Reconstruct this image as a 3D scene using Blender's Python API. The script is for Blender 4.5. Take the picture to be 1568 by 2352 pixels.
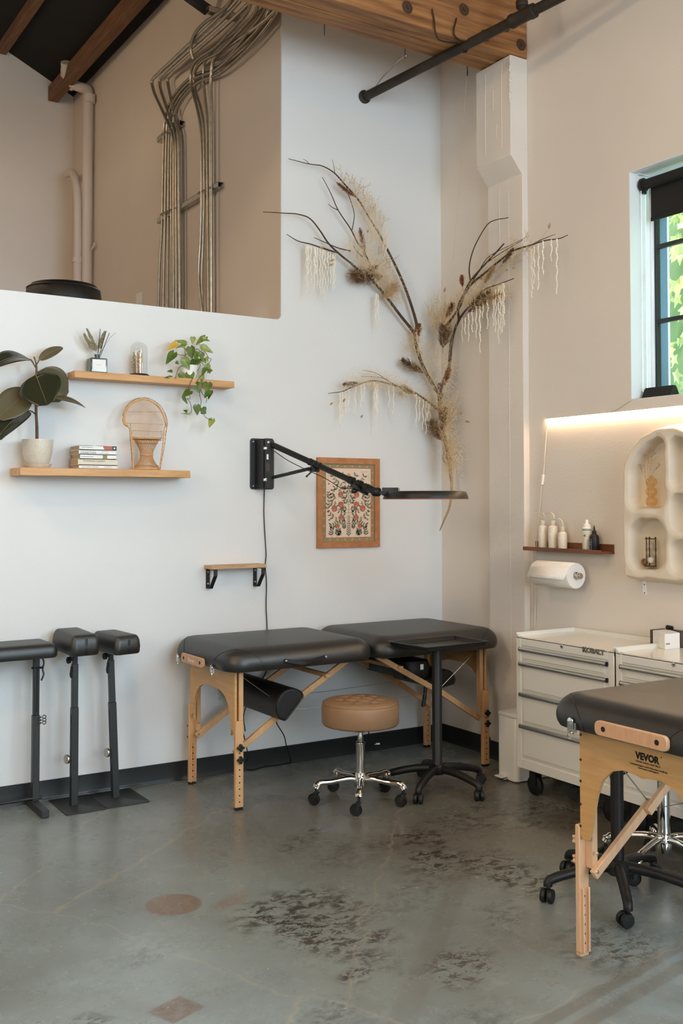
import bpy, bmesh, math, random
from mathutils import Vector, Matrix
V = Vector
PI = math.pi
for o in list(bpy.data.objects): bpy.data.objects.remove(o)
S = bpy.context.scene
COL = S.collection

# ------------------------------------------------------------------ camera
W_, H_ = 1568, 2352
FOC, HOR = 2369.0, 1155.0
PITCH = FOC / 72000.0
CX, CY = 784.0, HOR - FOC * math.tan(PITCH)
HEAD = math.atan(3751.0 / FOC)
CAM = V((-4.0656, -5.2378, 1.5))
_d = V((math.cos(HEAD), math.sin(HEAD), 0)); _r = V((math.sin(HEAD), -math.cos(HEAD), 0))
_f = _d * math.cos(PITCH) + V((0, 0, 1)) * math.sin(PITCH)
_u = -_d * math.sin(PITCH) + V((0, 0, 1)) * math.cos(PITCH)

def at(px, py, x=None, y=None, z=None):
    """world point on the plane x=, y= or z= that the photograph shows at a pixel"""
    v = _f + _r * ((px - CX) / FOC) + _u * ((CY - py) / FOC)
    i, val = (0, x) if x is not None else ((1, y) if y is not None else (2, z))
    return CAM + v * ((val - CAM[i]) / v[i])

cam = bpy.data.cameras.new('camera'); camo = bpy.data.objects.new('camera', cam); COL.objects.link(camo)
cam.sensor_fit = 'VERTICAL'; cam.sensor_height = 36.0; cam.sensor_width = 24.0
cam.lens = FOC / H_ * 36.0
cam.shift_y = (CY - H_ / 2) / H_
cam.clip_start = 0.05; cam.clip_end = 100
m3 = Matrix((_r, _u, -_f)).transposed().to_4x4(); m3.translation = CAM
camo.matrix_world = m3
S.camera = camo

# ------------------------------------------------------------------ light
S.view_settings.view_transform = 'Standard'
S.view_settings.look = 'None'
S.view_settings.gamma = 1.0
S.view_settings.exposure = -0.07
S.view_settings.use_curve_mapping = False
try:
    S.cycles.use_denoising = True
    S.cycles.max_bounces = 10; S.cycles.diffuse_bounces = 6; S.cycles.glossy_bounces = 4
    S.cycles.transmission_bounces = 8; S.cycles.transparent_max_bounces = 12
    S.cycles.caustics_reflective = False; S.cycles.caustics_refractive = False
    S.cycles.sample_clamp_indirect = 6.0
except Exception:
    pass
world = bpy.data.worlds.new('world'); S.world = world; world.use_nodes = True
bg = world.node_tree.nodes['Background']
bg.inputs['Color'].default_value = (0.74, 0.86, 1.0, 1); bg.inputs['Strength'].default_value = 9.0

def area(name, loc, target, sx, sy, power, color, spread=PI):
    l = bpy.data.lights.new(name, 'AREA'); l.shape = 'RECTANGLE'; l.size = sx; l.size_y = sy
    l.energy = power; l.color = color; l.spread = spread
    o = bpy.data.objects.new(name, l); COL.objects.link(o); o.location = loc
    o.rotation_euler = (V(target) - V(loc)).to_track_quat('-Z', 'Y').to_euler()
    return o
COOL = (0.53, 0.80, 1.0); WARM = (1.0, 0.74, 0.48)
# daylight through the side windows beyond the frame; the two lamps after them are added fill
area('daylight_side_window', (0.33, -4.65, 2.6), (-3.0, -4.4, 2.1), 1.25, 1.15, 185, COOL)
area('daylight_side_window', (0.33, -6.95, 2.6), (-3.0, -6.5, 2.1), 1.25, 1.15, 155, COOL)
area('overhead_fill', (-1.6, -6.6, 4.3), (-2.2, 0.0, 1.2), 1.5, 1.3, 54, COOL)  # added soft lamp floating in the room, deepens the shadows below the shelves
area('left_fill', (-8.3, -4.6, 2.8), (0.0, -2.6, 1.2), 3.0, 2.4, 190, (1.0, 0.92, 0.80))  # added fill lamp that lifts the right wall; the wall there is closed
# warm ceiling lamps of the main room and the loft
area('ceiling_lamp', (-3.4, -4.2, 4.9), (-3.4, -4.2, 0), 0.5, 0.5, 54, WARM)
area('ceiling_lamp', (-5.6, -2.2, 4.9), (-3.4, -2.2, 0), 0.5, 0.5, 54, WARM)
area('loft_lamp', (-4.2, 2.0, 4.6), (-2.2, 2.0, 3.4), 0.5, 0.5, 20, WARM)
sun = bpy.data.lights.new('sun', 'SUN'); sun.energy = 11.0; sun.angle = 0.02; sun.color = (1.0, 0.95, 0.86)
so = bpy.data.objects.new('sun', sun); COL.objects.link(so); so.location = (3, 3, 8)
so.rotation_euler = V((0.22, 0.5, -0.84)).to_track_quat('-Z', 'Y').to_euler()

# ------------------------------------------------------------------ materials
def lin(c):
    return tuple(((v / 255) / 12.92 if v / 255 <= 0.04045 else ((v / 255 + 0.055) / 1.055) ** 2.4) for v in c) + (1,)

def mk(name, c1, c2=None, rough=0.5, metal=0.0, scale=8, stretch=(1, 1, 1), bump=0.0, bscale=60, detail=4,
       coat=0.0, trans=0.0, ior=1.45, sheen=0.0, emit=None, estr=0.0, contrast=0.25, alpha=1.0, spec=0.5, sss=0.0):
    m = bpy.data.materials.new(name); m.use_nodes = True
    N = m.node_tree.nodes; L = m.node_tree.links; b = N['Principled BSDF']
    b.inputs['Base Color'].default_value = lin(c1)
    b.inputs['Roughness'].default_value = rough; b.inputs['Metallic'].default_value = metal
    b.inputs['Coat Weight'].default_value = coat; b.inputs['Transmission Weight'].default_value = trans
    b.inputs['IOR'].default_value = ior; b.inputs['Alpha'].default_value = alpha
    b.inputs['Specular IOR Level'].default_value = spec
    b.inputs['Sheen Weight'].default_value = sheen
    if sss: b.inputs['Subsurface Weight'].default_value = sss; b.inputs['Subsurface Radius'].default_value = (.02, .02, .02)
    if emit: b.inputs['Emission Color'].default_value = lin(emit); b.inputs['Emission Strength'].default_value = estr
    tc = N.new('ShaderNodeTexCoord'); mp = N.new('ShaderNodeMapping'); mp.inputs['Scale'].default_value = stretch
    L.new(tc.outputs['Object'], mp.inputs['Vector'])
    if c2:
        n = N.new('ShaderNodeTexNoise'); n.inputs['Scale'].default_value = scale; n.inputs['Detail'].default_value = detail
        L.new(mp.outputs['Vector'], n.inputs['Vector'])
        r = N.new('ShaderNodeValToRGB'); r.color_ramp.elements[0].position = 0.5 - contrast; r.color_ramp.elements[1].position = 0.5 + contrast
        r.color_ramp.elements[0].color = lin(c1); r.color_ramp.elements[1].color = lin(c2)
        L.new(n.outputs['Fac'], r.inputs['Fac']); L.new(r.outputs['Color'], b.inputs['Base Color'])
    if bump:
        n2 = N.new('ShaderNodeTexNoise'); n2.inputs['Scale'].default_value = bscale; n2.inputs['Detail'].default_value = 3
        L.new(mp.outputs['Vector'], n2.inputs['Vector'])
        bp = N.new('ShaderNodeBump'); bp.inputs['Strength'].default_value = bump; bp.inputs['Distance'].default_value = 0.01
        L.new(n2.outputs['Fac'], bp.inputs['Height']); L.new(bp.outputs['Normal'], b.inputs['Normal'])
    return m

def glass(name, c, rough=0.0):
    m = bpy.data.materials.new(name); m.use_nodes = True
    N = m.node_tree.nodes; L = m.node_tree.links; N.remove(N['Principled BSDF'])
    o = N['Material Output']; t = N.new('ShaderNodeBsdfTransparent'); t.inputs['Color'].default_value = lin(c)
    g = N.new('ShaderNodeBsdfGlossy'); g.inputs['Roughness'].default_value = 0.02
    mx = N.new('ShaderNodeMixShader'); lw = N.new('ShaderNodeLayerWeight'); lw.inputs['Blend'].default_value = 0.5; fr = N.new('ShaderNodeMath'); fr.operation = 'MULTIPLY_ADD'; pw = N.new('ShaderNodeMath'); pw.operation = 'POWER'; pw.inputs[1].default_value = 3.0; L.new(lw.outputs['Facing'], pw.inputs[0]); L.new(pw.outputs[0], fr.inputs[0]); fr.inputs[1].default_value = 0.45; fr.inputs[2].default_value = 0.04
    L.new(fr.outputs[0], mx.inputs['Fac']); L.new(t.outputs['BSDF'], mx.inputs[1]); L.new(g.outputs['BSDF'], mx.inputs[2])
    L.new(mx.outputs['Shader'], o.inputs['Surface'])
    return m

M = {}
M['wall'] = mk('white_paint', (225, 227, 226), (220, 221, 219), 0.62, scale=1.2, bump=0.06, bscale=90)
M['wall_b'] = mk('warm_white_paint', (226, 219, 208), (219, 211, 200), 0.62, scale=1.4, bump=0.08, bscale=80)
M['loft'] = mk('shaded_wall_paint', (214, 203, 189), (208, 197, 183), 0.7, scale=1.5, bump=0.05)  # same wall paint, darkened and warmed so the colour carries the loft's shade
M['concrete_white'] = mk('painted_concrete', (226, 219, 209), (220, 212, 201), 0.6, scale=3, bump=0.35, bscale=22)
M['reveal'] = mk('window_reveal_paint', (236, 238, 238), None, 0.5)
M['brown_brick'] = mk('brown_wall', (150, 112, 80), (120, 88, 62), 0.8, scale=3)
M['base'] = mk('rubber_baseboard', (34, 37, 37), None, 0.32, bump=0.02, bscale=8)
M['tar'] = mk('black_roof_fabric', (14, 14, 13), (22, 21, 19), 0.85, scale=2, bump=0.6, bscale=3)
M['ceil'] = mk('ceiling_boards', (168, 128, 88), (140, 104, 70), 0.7, scale=2, stretch=(1, 8, 1))
M['beam'] = mk('timber_beam_wood', (184, 130, 78), (104, 64, 34), 0.55, scale=2.6, stretch=(1, 12, 12), bump=0.35, bscale=14, detail=8)
M['rafter'] = mk('rafter_wood', (132, 94, 62), (98, 66, 42), 0.65, scale=4, stretch=(9, 1, 9), bump=0.15, bscale=20)
M['shelfwood'] = mk('shelf_oak', (214, 170, 118), (188, 138, 88), 0.5, scale=4, stretch=(1.3, 10, 10), bump=0.1, bscale=20, detail=7)
M['palewood'] = mk('pale_pine', (206, 172, 132), (176, 136, 96), 0.55, scale=6, stretch=(1.5, 10, 10), bump=0.08, bscale=30, detail=7)
M['beech'] = mk('beech_wood', (212, 170, 124), (200, 154, 106), 0.42, scale=6, stretch=(8, 8, 1), bump=0.03, bscale=60)
M['beech2'] = mk('pale_beech_wood', (226, 190, 154), (210, 170, 132), 0.42, scale=6, stretch=(8, 8, 1), bump=0.03, bscale=60)
M['ply'] = mk('beech_plywood', (208, 166, 112), (194, 148, 92), 0.4, scale=5, stretch=(2, 1.5, 14), bump=0.02)
M['ply_edge'] = mk('plywood_edge', (226, 200, 168), (190, 150, 110), 0.6, scale=60, stretch=(6, 1, 1))
M['oakframe'] = mk('frame_oak', (188, 130, 86), (162, 104, 62), 0.45, scale=6, stretch=(3, 9, 3), bump=0.06, bscale=30)
M['walnut'] = mk('walnut_stain', (128, 84, 54), (100, 62, 38), 0.4, scale=5, stretch=(9, 1, 9), bump=0.04)
M['vinyl'] = mk('black_vinyl', (22, 22, 21), (26, 26, 24), 0.43, scale=30, bump=0.06, bscale=420, spec=1.0)
M['vinyl2'] = mk('soft_black_vinyl', (19, 19, 18), None, 0.38, bump=0.25, bscale=300)
M['leather'] = mk('brown_leather', (154, 122, 92), (142, 110, 80), 0.40, scale=6, bump=0.1, bscale=260)
M['plate'] = mk('pale_plate_wood', (208, 166, 132), (194, 150, 114), 0.42, scale=6, stretch=(3, 9, 3))
M['chrome'] = mk('chrome', (225, 225, 222), None, 0.08, metal=1.0)
M['nickel'] = mk('brushed_nickel', (190, 186, 178), None, 0.28, metal=1.0)
M['steel'] = mk('brushed_steel', (206, 204, 196), None, 0.36, metal=1.0)
M['galv'] = mk('galvanised_steel', (192, 186, 172), (164, 158, 144), 0.36, metal=0.9, scale=30)
M['blackmetal'] = mk('black_metal', (26, 27, 27), None, 0.42, bump=0.03, bscale=300)
M['greymetal'] = mk('charcoal_metal', (44, 47, 47), None, 0.4, bump=0.05, bscale=400)
M['plasticblk'] = mk('black_plastic', (22, 22, 22), None, 0.45)
M['rubber'] = mk('black_rubber', (14, 14, 14), None, 0.55)
M['oldiron'] = mk('black_iron_pipe', (66, 58, 48), (38, 34, 29), 0.55, metal=0.35, scale=9, bump=0.25, bscale=30, detail=8)
M['rust'] = mk('rusty_iron', (92, 66, 44), (58, 44, 34), 0.7, metal=0.3, scale=20, bump=0.3)
M['pvc'] = mk('painted_pvc', (206, 194, 180), None, 0.4)
M['cab'] = mk('white_enamel', (226, 224, 214), None, 0.22, coat=0.3)
M['binwhite'] = mk('white_plastic', (226, 227, 222), None, 0.35)
M['white'] = mk('white_matt', (238, 236, 230), None, 0.6)
M['paper'] = mk('paper_towel', (240, 236, 228), None, 0.9, bump=0.5, bscale=90)
M['pot'] = mk('speckled_glaze', (222, 212, 196), (204, 190, 170), 0.3, scale=90, bump=0.02)
M['soil'] = mk('potting_soil', (52, 38, 28), (30, 22, 16), 0.95, scale=60, bump=1.0)
M['leafdark'] = mk('rubber_plant_leaf', (38, 46, 32), (50, 50, 34), 0.26, scale=5)
M['leafback'] = mk('rubber_plant_leaf_underside', (98, 88, 66), (84, 80, 56), 0.45, scale=5)
M['vein'] = mk('leaf_midrib', (136, 118, 84), None, 0.5)
M['stem'] = mk('brown_stem', (122, 96, 74), (96, 72, 54), 0.7, scale=40, bump=0.3)
M['pothos'] = mk('pothos_leaf', (96, 118, 42), (146, 156, 78), 0.35, scale=22, contrast=0.12)
M['pothos2'] = mk('pothos_leaf_dark', (62, 88, 32), (92, 116, 46), 0.35, scale=14, contrast=0.15)
M['yellowleaf'] = mk('yellowed_leaf', (214, 170, 76), (190, 160, 70), 0.45, scale=14)
M['vine'] = mk('vine_stem', (88, 92, 42), (88, 66, 44), 0.6, scale=30)
M['rattan'] = mk('rattan', (222, 178, 124), (198, 148, 94), 0.45, scale=50, stretch=(1, 1, 3), bump=0.3, bscale=200)
M['rattandk'] = mk('dark_rattan_edge', (110, 76, 48), (200, 160, 110), 0.6, scale=140, contrast=0.04)
M['greenglass'] = mk('green_glass', (42, 62, 40), None, 0.08, trans=0.5, coat=0.5)
M['reed'] = mk('dark_reed', (48, 36, 28), None, 0.8)
M['euc'] = mk('dried_eucalyptus', (152, 146, 116), (124, 116, 88), 0.7, scale=40)
M['clear'] = glass('clear_glass', (248, 248, 246))
M['amber'] = glass('amber_glass', (253, 238, 212))
M['winglass'] = glass('window_glass', (236, 246, 246))
M['foil'] = mk('copper_foil', (216, 176, 140), (250, 240, 226), 0.2, metal=0.8, scale=60, bump=0.8, bscale=80)
M['twig'] = mk('dark_twig', (84, 68, 52), (60, 48, 38), 0.8, scale=30, bump=0.4)
M['twigpale'] = mk('bare_wood_twig', (196, 166, 124), (160, 128, 90), 0.7, scale=30)
M['grass'] = mk('dried_grass', (222, 196, 152), (202, 172, 126), 0.85, scale=30)
M['grass2'] = mk('bleached_grass', (238, 224, 196), (222, 202, 168), 0.85, scale=30)
M['plume'] = mk('brown_plume', (128, 98, 70), (96, 70, 48), 0.9, scale=30)
M['rustplume'] = mk('rust_plume', (142, 84, 50), (116, 66, 40), 0.9, scale=30)
M['amar'] = mk('bleached_amaranthus', (246, 240, 226), (236, 226, 206), 0.85, scale=60)
M['tail'] = mk('bunny_tail', (186, 156, 116), (160, 128, 90), 0.9, scale=60)
M['print'] = mk('print_paper', (228, 204, 182), None, 0.6)
M['pgreen'] = mk('print_green', (104, 106, 84), None, 0.6)
M['pgreen2'] = mk('print_border_olive', (156, 142, 106), (130, 122, 90), 0.6, scale=160)
M['pred'] = mk('print_red', (176, 104, 84), None, 0.6)
M['porange'] = mk('print_ochre', (206, 150, 92), None, 0.6)
M['ppink'] = mk('print_rust_line', (186, 112, 86), None, 0.6)
M['plaster'] = mk('niche_plaster', (226, 214, 194), (216, 203, 182), 0.75, scale=6, bump=0.3, bscale=14)
M['frost'] = mk('frosted_plastic', (236, 226, 206), None, 0.35, trans=0.25, sss=0.2)
M['liquid'] = mk('pale_liquid_plastic', (238, 226, 204), None, 0.35, trans=0.1, sss=0.2)
M['label'] = mk('white_label', (236, 234, 230), None, 0.6)
M['teal'] = mk('teal_print', (40, 130, 110), None, 0.5)
M['inkblack'] = mk('black_ink', (18, 16, 14), None, 0.7)
M['greyprint'] = mk('grey_print', (150, 150, 146), None, 0.7)
M['whiteprint'] = mk('white_print', (235, 235, 230), None, 0.6)
M['sand'] = mk('white_sand', (240, 236, 226), None, 0.9)
M['brass'] = mk('aged_brass', (104, 84, 56), (72, 56, 38), 0.4, metal=0.8, scale=40)
M['stone'] = mk('brown_agate', (138, 104, 62), (74, 52, 32), 0.4, scale=30, contrast=0.1)
M['blind'] = mk('black_blind_fabric', (26, 24, 22), None, 0.8, bump=0.2, bscale=400)
M['frame_black'] = mk('black_window_steel', (34, 38, 38), None, 0.4)
M['outwall'] = mk('blue_grey_render', (92, 120, 138), (84, 112, 130), 0.8, scale=4)
M['ivy'] = mk('ivy_leaf', (206, 206, 132), (146, 166, 96), 0.5, scale=1.6, sss=0.2)
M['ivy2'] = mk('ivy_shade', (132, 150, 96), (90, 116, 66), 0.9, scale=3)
M['cloth'] = mk('speaker_cloth', (30, 28, 25), None, 0.9, bump=0.3, bscale=600)
M['led'] = mk('led_strip_light', (255, 240, 220), None, 0.5, emit=(255, 214, 170), estr=115)
M['bkpage'] = mk('book_pages', (206, 182, 152), (182, 156, 126), 0.9, scale=8, stretch=(1, 1, 60))
M['bkwhite'] = mk('book_cover_white', (232, 231, 226), None, 0.5)
M['bkcream'] = mk('book_cover_cream', (216, 208, 186), None, 0.5)
M['boxdark'] = mk('box_band_brown', (72, 64, 54), None, 0.6)
M['bag'] = glass('thin_plastic_bag', (236, 234, 230))

def floor_material():
    m = bpy.data.materials.new('polished_concrete'); m.use_nodes = True
    N = m.node_tree.nodes; L = m.node_tree.links; b = N['Principled BSDF']
    tc = N.new('ShaderNodeTexCoord'); ad = N.new('ShaderNodeVectorMath'); ad.inputs[1].default_value = (-4.1, -4.6, -0.1); L.new(tc.outputs['Object'], ad.inputs[0]); P = ad.outputs[0]   # room coordinates
    def noise(scale, detail=6, rough=0.6, dist=0.0, sv=None):
        n = N.new('ShaderNodeTexNoise'); n.inputs['Scale'].default_value = scale; n.inputs['Detail'].default_value = detail
        n.inputs['Roughness'].default_value = rough; n.inputs['Distortion'].default_value = dist
        if sv:
            mp = N.new('ShaderNodeMapping'); mp.inputs['Scale'].default_value = sv[0]; mp.inputs['Rotation'].default_value = (0, 0, sv[1])
            L.new(P, mp.inputs['Vector']); L.new(mp.outputs['Vector'], n.inputs['Vector'])
        else: L.new(P, n.inputs['Vector'])
        return n.outputs['Fac']
    def ramp(fac, p0, p1, c0=(0, 0, 0, 1), c1=(1, 1, 1, 1)):
        r = N.new('ShaderNodeValToRGB'); e = r.color_ramp.elements
        e[0].position = p0; e[1].position = p1; e[0].color = c0; e[1].color = c1
        L.new(fac, r.inputs['Fac']); return r.outputs['Color']
    def math_(op, a, b_=None, c=None):
        n = N.new('ShaderNodeMath'); n.operation = op
        for i, v in enumerate((a, b_, c)):
            if v is None: continue
            if isinstance(v, (int, float)): n.inputs[i].default_value = v
            else: L.new(v, n.inputs[i])
        return n.outputs[0]
    def mix(fac, a, b_, mode='MIX'):
        n = N.new('ShaderNodeMix'); n.data_type = 'RGBA'; n.blend_type = mode
        if isinstance(fac, (int, float)): n.inputs[0].default_value = fac
        else: L.new(fac, n.inputs[0])
        for i, v in ((6, a), (7, b_)):
            if isinstance(v, tuple): n.inputs[i].default_value = v
            else: L.new(v, n.inputs[i])
        return n.outputs[2]
    def spot(x, y, rx, ry, rot=0.0, soft=0.3, box=False):
        mp = N.new('ShaderNodeMapping'); mp.vector_type = 'TEXTURE'
        mp.inputs['Location'].default_value = (x, y, 0); mp.inputs['Rotation'].default_value = (0, 0, rot); mp.inputs['Scale'].default_value = (rx, ry, 1)
        L.new(P, mp.inputs['Vector'])
        if box:
            sp = N.new('ShaderNodeSeparateXYZ'); L.new(mp.outputs['Vector'], sp.inputs[0])
            d = math_('MAXIMUM', math_('ABSOLUTE', sp.outputs[0]), math_('ABSOLUTE', sp.outputs[1]))
        else:
            sp = N.new('ShaderNodeSeparateXYZ'); L.new(mp.outputs['Vector'], sp.inputs[0])
            d = math_('SQRT', math_('ADD', math_('POWER', sp.outputs[0], 2.0), math_('POWER', sp.outputs[1], 2.0)))
        mr = N.new('ShaderNodeMapRange'); mr.inputs[1].default_value = 1.0; mr.inputs[2].default_value = 1.0 - soft
        mr.inputs[3].default_value = 0.0; mr.inputs[4].default_value = 1.0; L.new(d, mr.inputs[0])
        return mr.outputs[0]
    base = mix(ramp(noise(0.9, 5, 0.6), 0.34, 0.68), lin((112, 116, 111)), lin((143, 155, 154)))
    base = mix(math_('MULTIPLY', ramp(noise(3.5, 8, 0.7), 0.42, 0.72), 0.3), base, lin((112, 106, 94)))
    base = mix(math_('MULTIPLY', ramp(noise(26, 8, 0.75), 0.52, 0.75), 0.35), base, lin((92, 86, 76)))
    base = mix(math_('MULTIPLY', ramp(noise(7, 6, 0.6, 0.4), 0.62, 0.8), 0.3), base, lin((186, 186, 178)))
    # broad brown tone over the middle and back of the floor
    for (x, y, rx, ry, rot, k) in ((-1.35, -1.5, 0.95, 0.55, -0.2, 0.75), (-0.7, -1.0, 0.9, 0.5, 0.2, 0.8), (-0.55, -1.9, 0.5, 0.8, 0, 0.8), (-1.9, -1.0, .8, .5, 0, .5), (-1.3, -0.6, 1.2, .5, 0, .45)):
        base = mix(math_('MULTIPLY', spot(x, y, rx, ry, rot, 1.0), k), base, lin((84, 66, 42)))
    # dark ragged stains where the coating flaked
    fl = ramp(noise(15, 10, 0.8, 0.4, ((1, 1.5, 1), 0.6)), 0.50, 0.54)
    fl2 = ramp(noise(34, 10, 0.8, 0.3), 0.55, 0.60)
    stains = [(-1.23, -2.12, .17, .10, 1.3, .9), (-2.10, -2.0, .28, .13, .8, .9), (-1.62, -1.45, .3, .12, .3, .5), (-1.7, -2.0, .3, .1, .5, .4), (-2.6, -2.8, .3, .1, .4, .4), (-1.55, -2.35, .2, .07, .8, .5), (-1.33, -1.60, .30, .10, 1.2, .9), (-1.22, -1.95, .26, .13, 1.35, .9), (-1.42, -1.75, .2, .08, .2, .6), (-2.2, -1.83, .26, .09, .5, .9), (-2.2, -2.15, .10, .30, .25, .85),
              (-1.72, -1.22, .26, .06, .55, .75), (-1.92, -2.58, .16, .09, .6, .9), (-2.02, -2.25, .08, .05, 0, .9), (-2.25, -2.45, .07, .04, .3, 1), (-2.45, -2.6, .12, .05, .4, .5),
              (-1.40, -2.72, .22, .14, .3, .8), (-2.2, -2.95, .25, .1, .5, .45), (-3.1, -2.3, .1, .06, 0, .7), (-.95, -1.35, .4, .12, .4, .6), (-.6, -1.5, .4, .2, 0, .7), (-3.35, -1.6, .2, .05, .6, .5), (-2.75, -1.95, .15, .05, .4, .35)]
    flm = math_('MAXIMUM', fl, fl2)
    for i, (x, y, rx, ry, rot, k) in enumerate(stains):
        f = flm if i % 3 else fl
        s_ = math_('MULTIPLY', spot(x, y, rx * 1.3, ry * 1.6, rot, 0.55), f)
        base = mix(math_('MULTIPLY', s_, k * .88), base, lin((46, 37, 28)))
    # rusty round patch, its smear and the rusty square
    rn = ramp(noise(30, 8, 0.8), 0.35, 0.6)
    rr = math_('MULTIPLY', spot(-2.51, -1.60, .108, .108, 0, 0.08), math_('MULTIPLY_ADD', rn, 0.35, 0.45))
    base = mix(rr, base, lin((112, 80, 50)))
    base = mix(math_('MULTIPLY', spot(-2.31, -1.68, .14, .05, .5, 0.5), math_('MULTIPLY_ADD', rn, .35, .15)), base, lin((112, 82, 54)))
    base = mix(math_('MULTIPLY', spot(-2.82, -2.35, .07, .06, .35, 0.15, True), math_('MULTIPLY_ADD', rn, .5, .25)), base, lin((104, 68, 42)))
    # smeared tyre bands lower right
    for (x, y, rx, ry, rot, k) in ((-1.62, -2.93, .55, .028, .18, .45), (-1.66, -3.02, .55, .03, .18, .4), (-1.85, -2.35, .9, .05, .75, .22)):
        base = mix(math_('MULTIPLY', spot(x, y, rx, ry, rot, 0.3, True), k), base, lin((96, 84, 68)))
    # pale flecks and a hairline crack
    base = mix(math_('MULTIPLY', ramp(noise(55, 3, 0.5), 0.72, 0.76), 0.55), base, lin((208, 210, 204)))
    base = mix(math_('MULTIPLY', ramp(noise(38, 3, 0.5), 0.73, 0.77), 0.75), base, lin((48, 38, 30)))
    wv = N.new('ShaderNodeTexVoronoi'); wv.feature = 'DISTANCE_TO_EDGE'; wv.inputs['Scale'].default_value = 0.55
    mpv = N.new('ShaderNodeMapping'); L.new(P, mpv.inputs['Vector'])
    nn = N.new('ShaderNodeTexNoise'); nn.inputs['Scale'].default_value = 5; L.new(P, nn.inputs['Vector'])
    va = N.new('ShaderNodeVectorMath'); va.operation = 'MULTIPLY_ADD'; va.inputs[1].default_value = (.16, .16, 0); L.new(nn.outputs['Color'], va.inputs[0]); L.new(P, va.inputs[2])
    L.new(va.outputs[0], wv.inputs['Vector'])
    base = mix(math_('MULTIPLY', ramp(wv.outputs['Distance'], 0.0, 0.003, (1, 1, 1, 1), (0, 0, 0, 1)), 0.35), base, lin((170, 158, 134)))
    L.new(base, b.inputs['Base Color'])
    rg = N.new('ShaderNodeMapRange'); rg.inputs[1].default_value = 0.3; rg.inputs[2].default_value = 0.7; rg.inputs[3].default_value = 0.16; rg.inputs[4].default_value = 0.36
    L.new(noise(4, 8, 0.7), rg.inputs[0]); L.new(rg.outputs[0], b.inputs['Roughness'])
    bp = N.new('ShaderNodeBump'); bp.inputs['Strength'].default_value = 0.12; bp.inputs['Distance'].default_value = 0.004
    L.new(noise(14, 8, 0.7), bp.inputs['Height']); L.new(bp.outputs['Normal'], b.inputs['Normal'])
    return m
M['floor'] = floor_material()

# ------------------------------------------------------------------ mesh helpers
ORG = {}
def catmull(pts, n):
    pts = [V(p) for p in pts]
    if len(pts) < 3: return [pts[0].lerp(pts[-1], i / n) for i in range(n + 1)]
    P = [pts[0] * 2 - pts[1]] + pts + [pts[-1] * 2 - pts[-2]]
    out = []
    for i in range(1, len(P) - 2):
        a, b, c, d = P[i - 1], P[i], P[i + 1], P[i + 2]
        for k in range(n):
            t = k / n
            out.append(0.5 * ((2 * b) + (c - a) * t + (2 * a - 5 * b + 4 * c - d) * t * t + (3 * b - a - 3 * c + d) * t ** 3))
    out.append(pts[-1]); return out

def frame_of(d):
    d = V(d).normalized(); a = V((0, 0, 1)) if abs(d.z) < 0.9 else V((1, 0, 0))
    x = d.cross(a).normalized(); y = d.cross(x).normalized()
    return x, y, d

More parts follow.
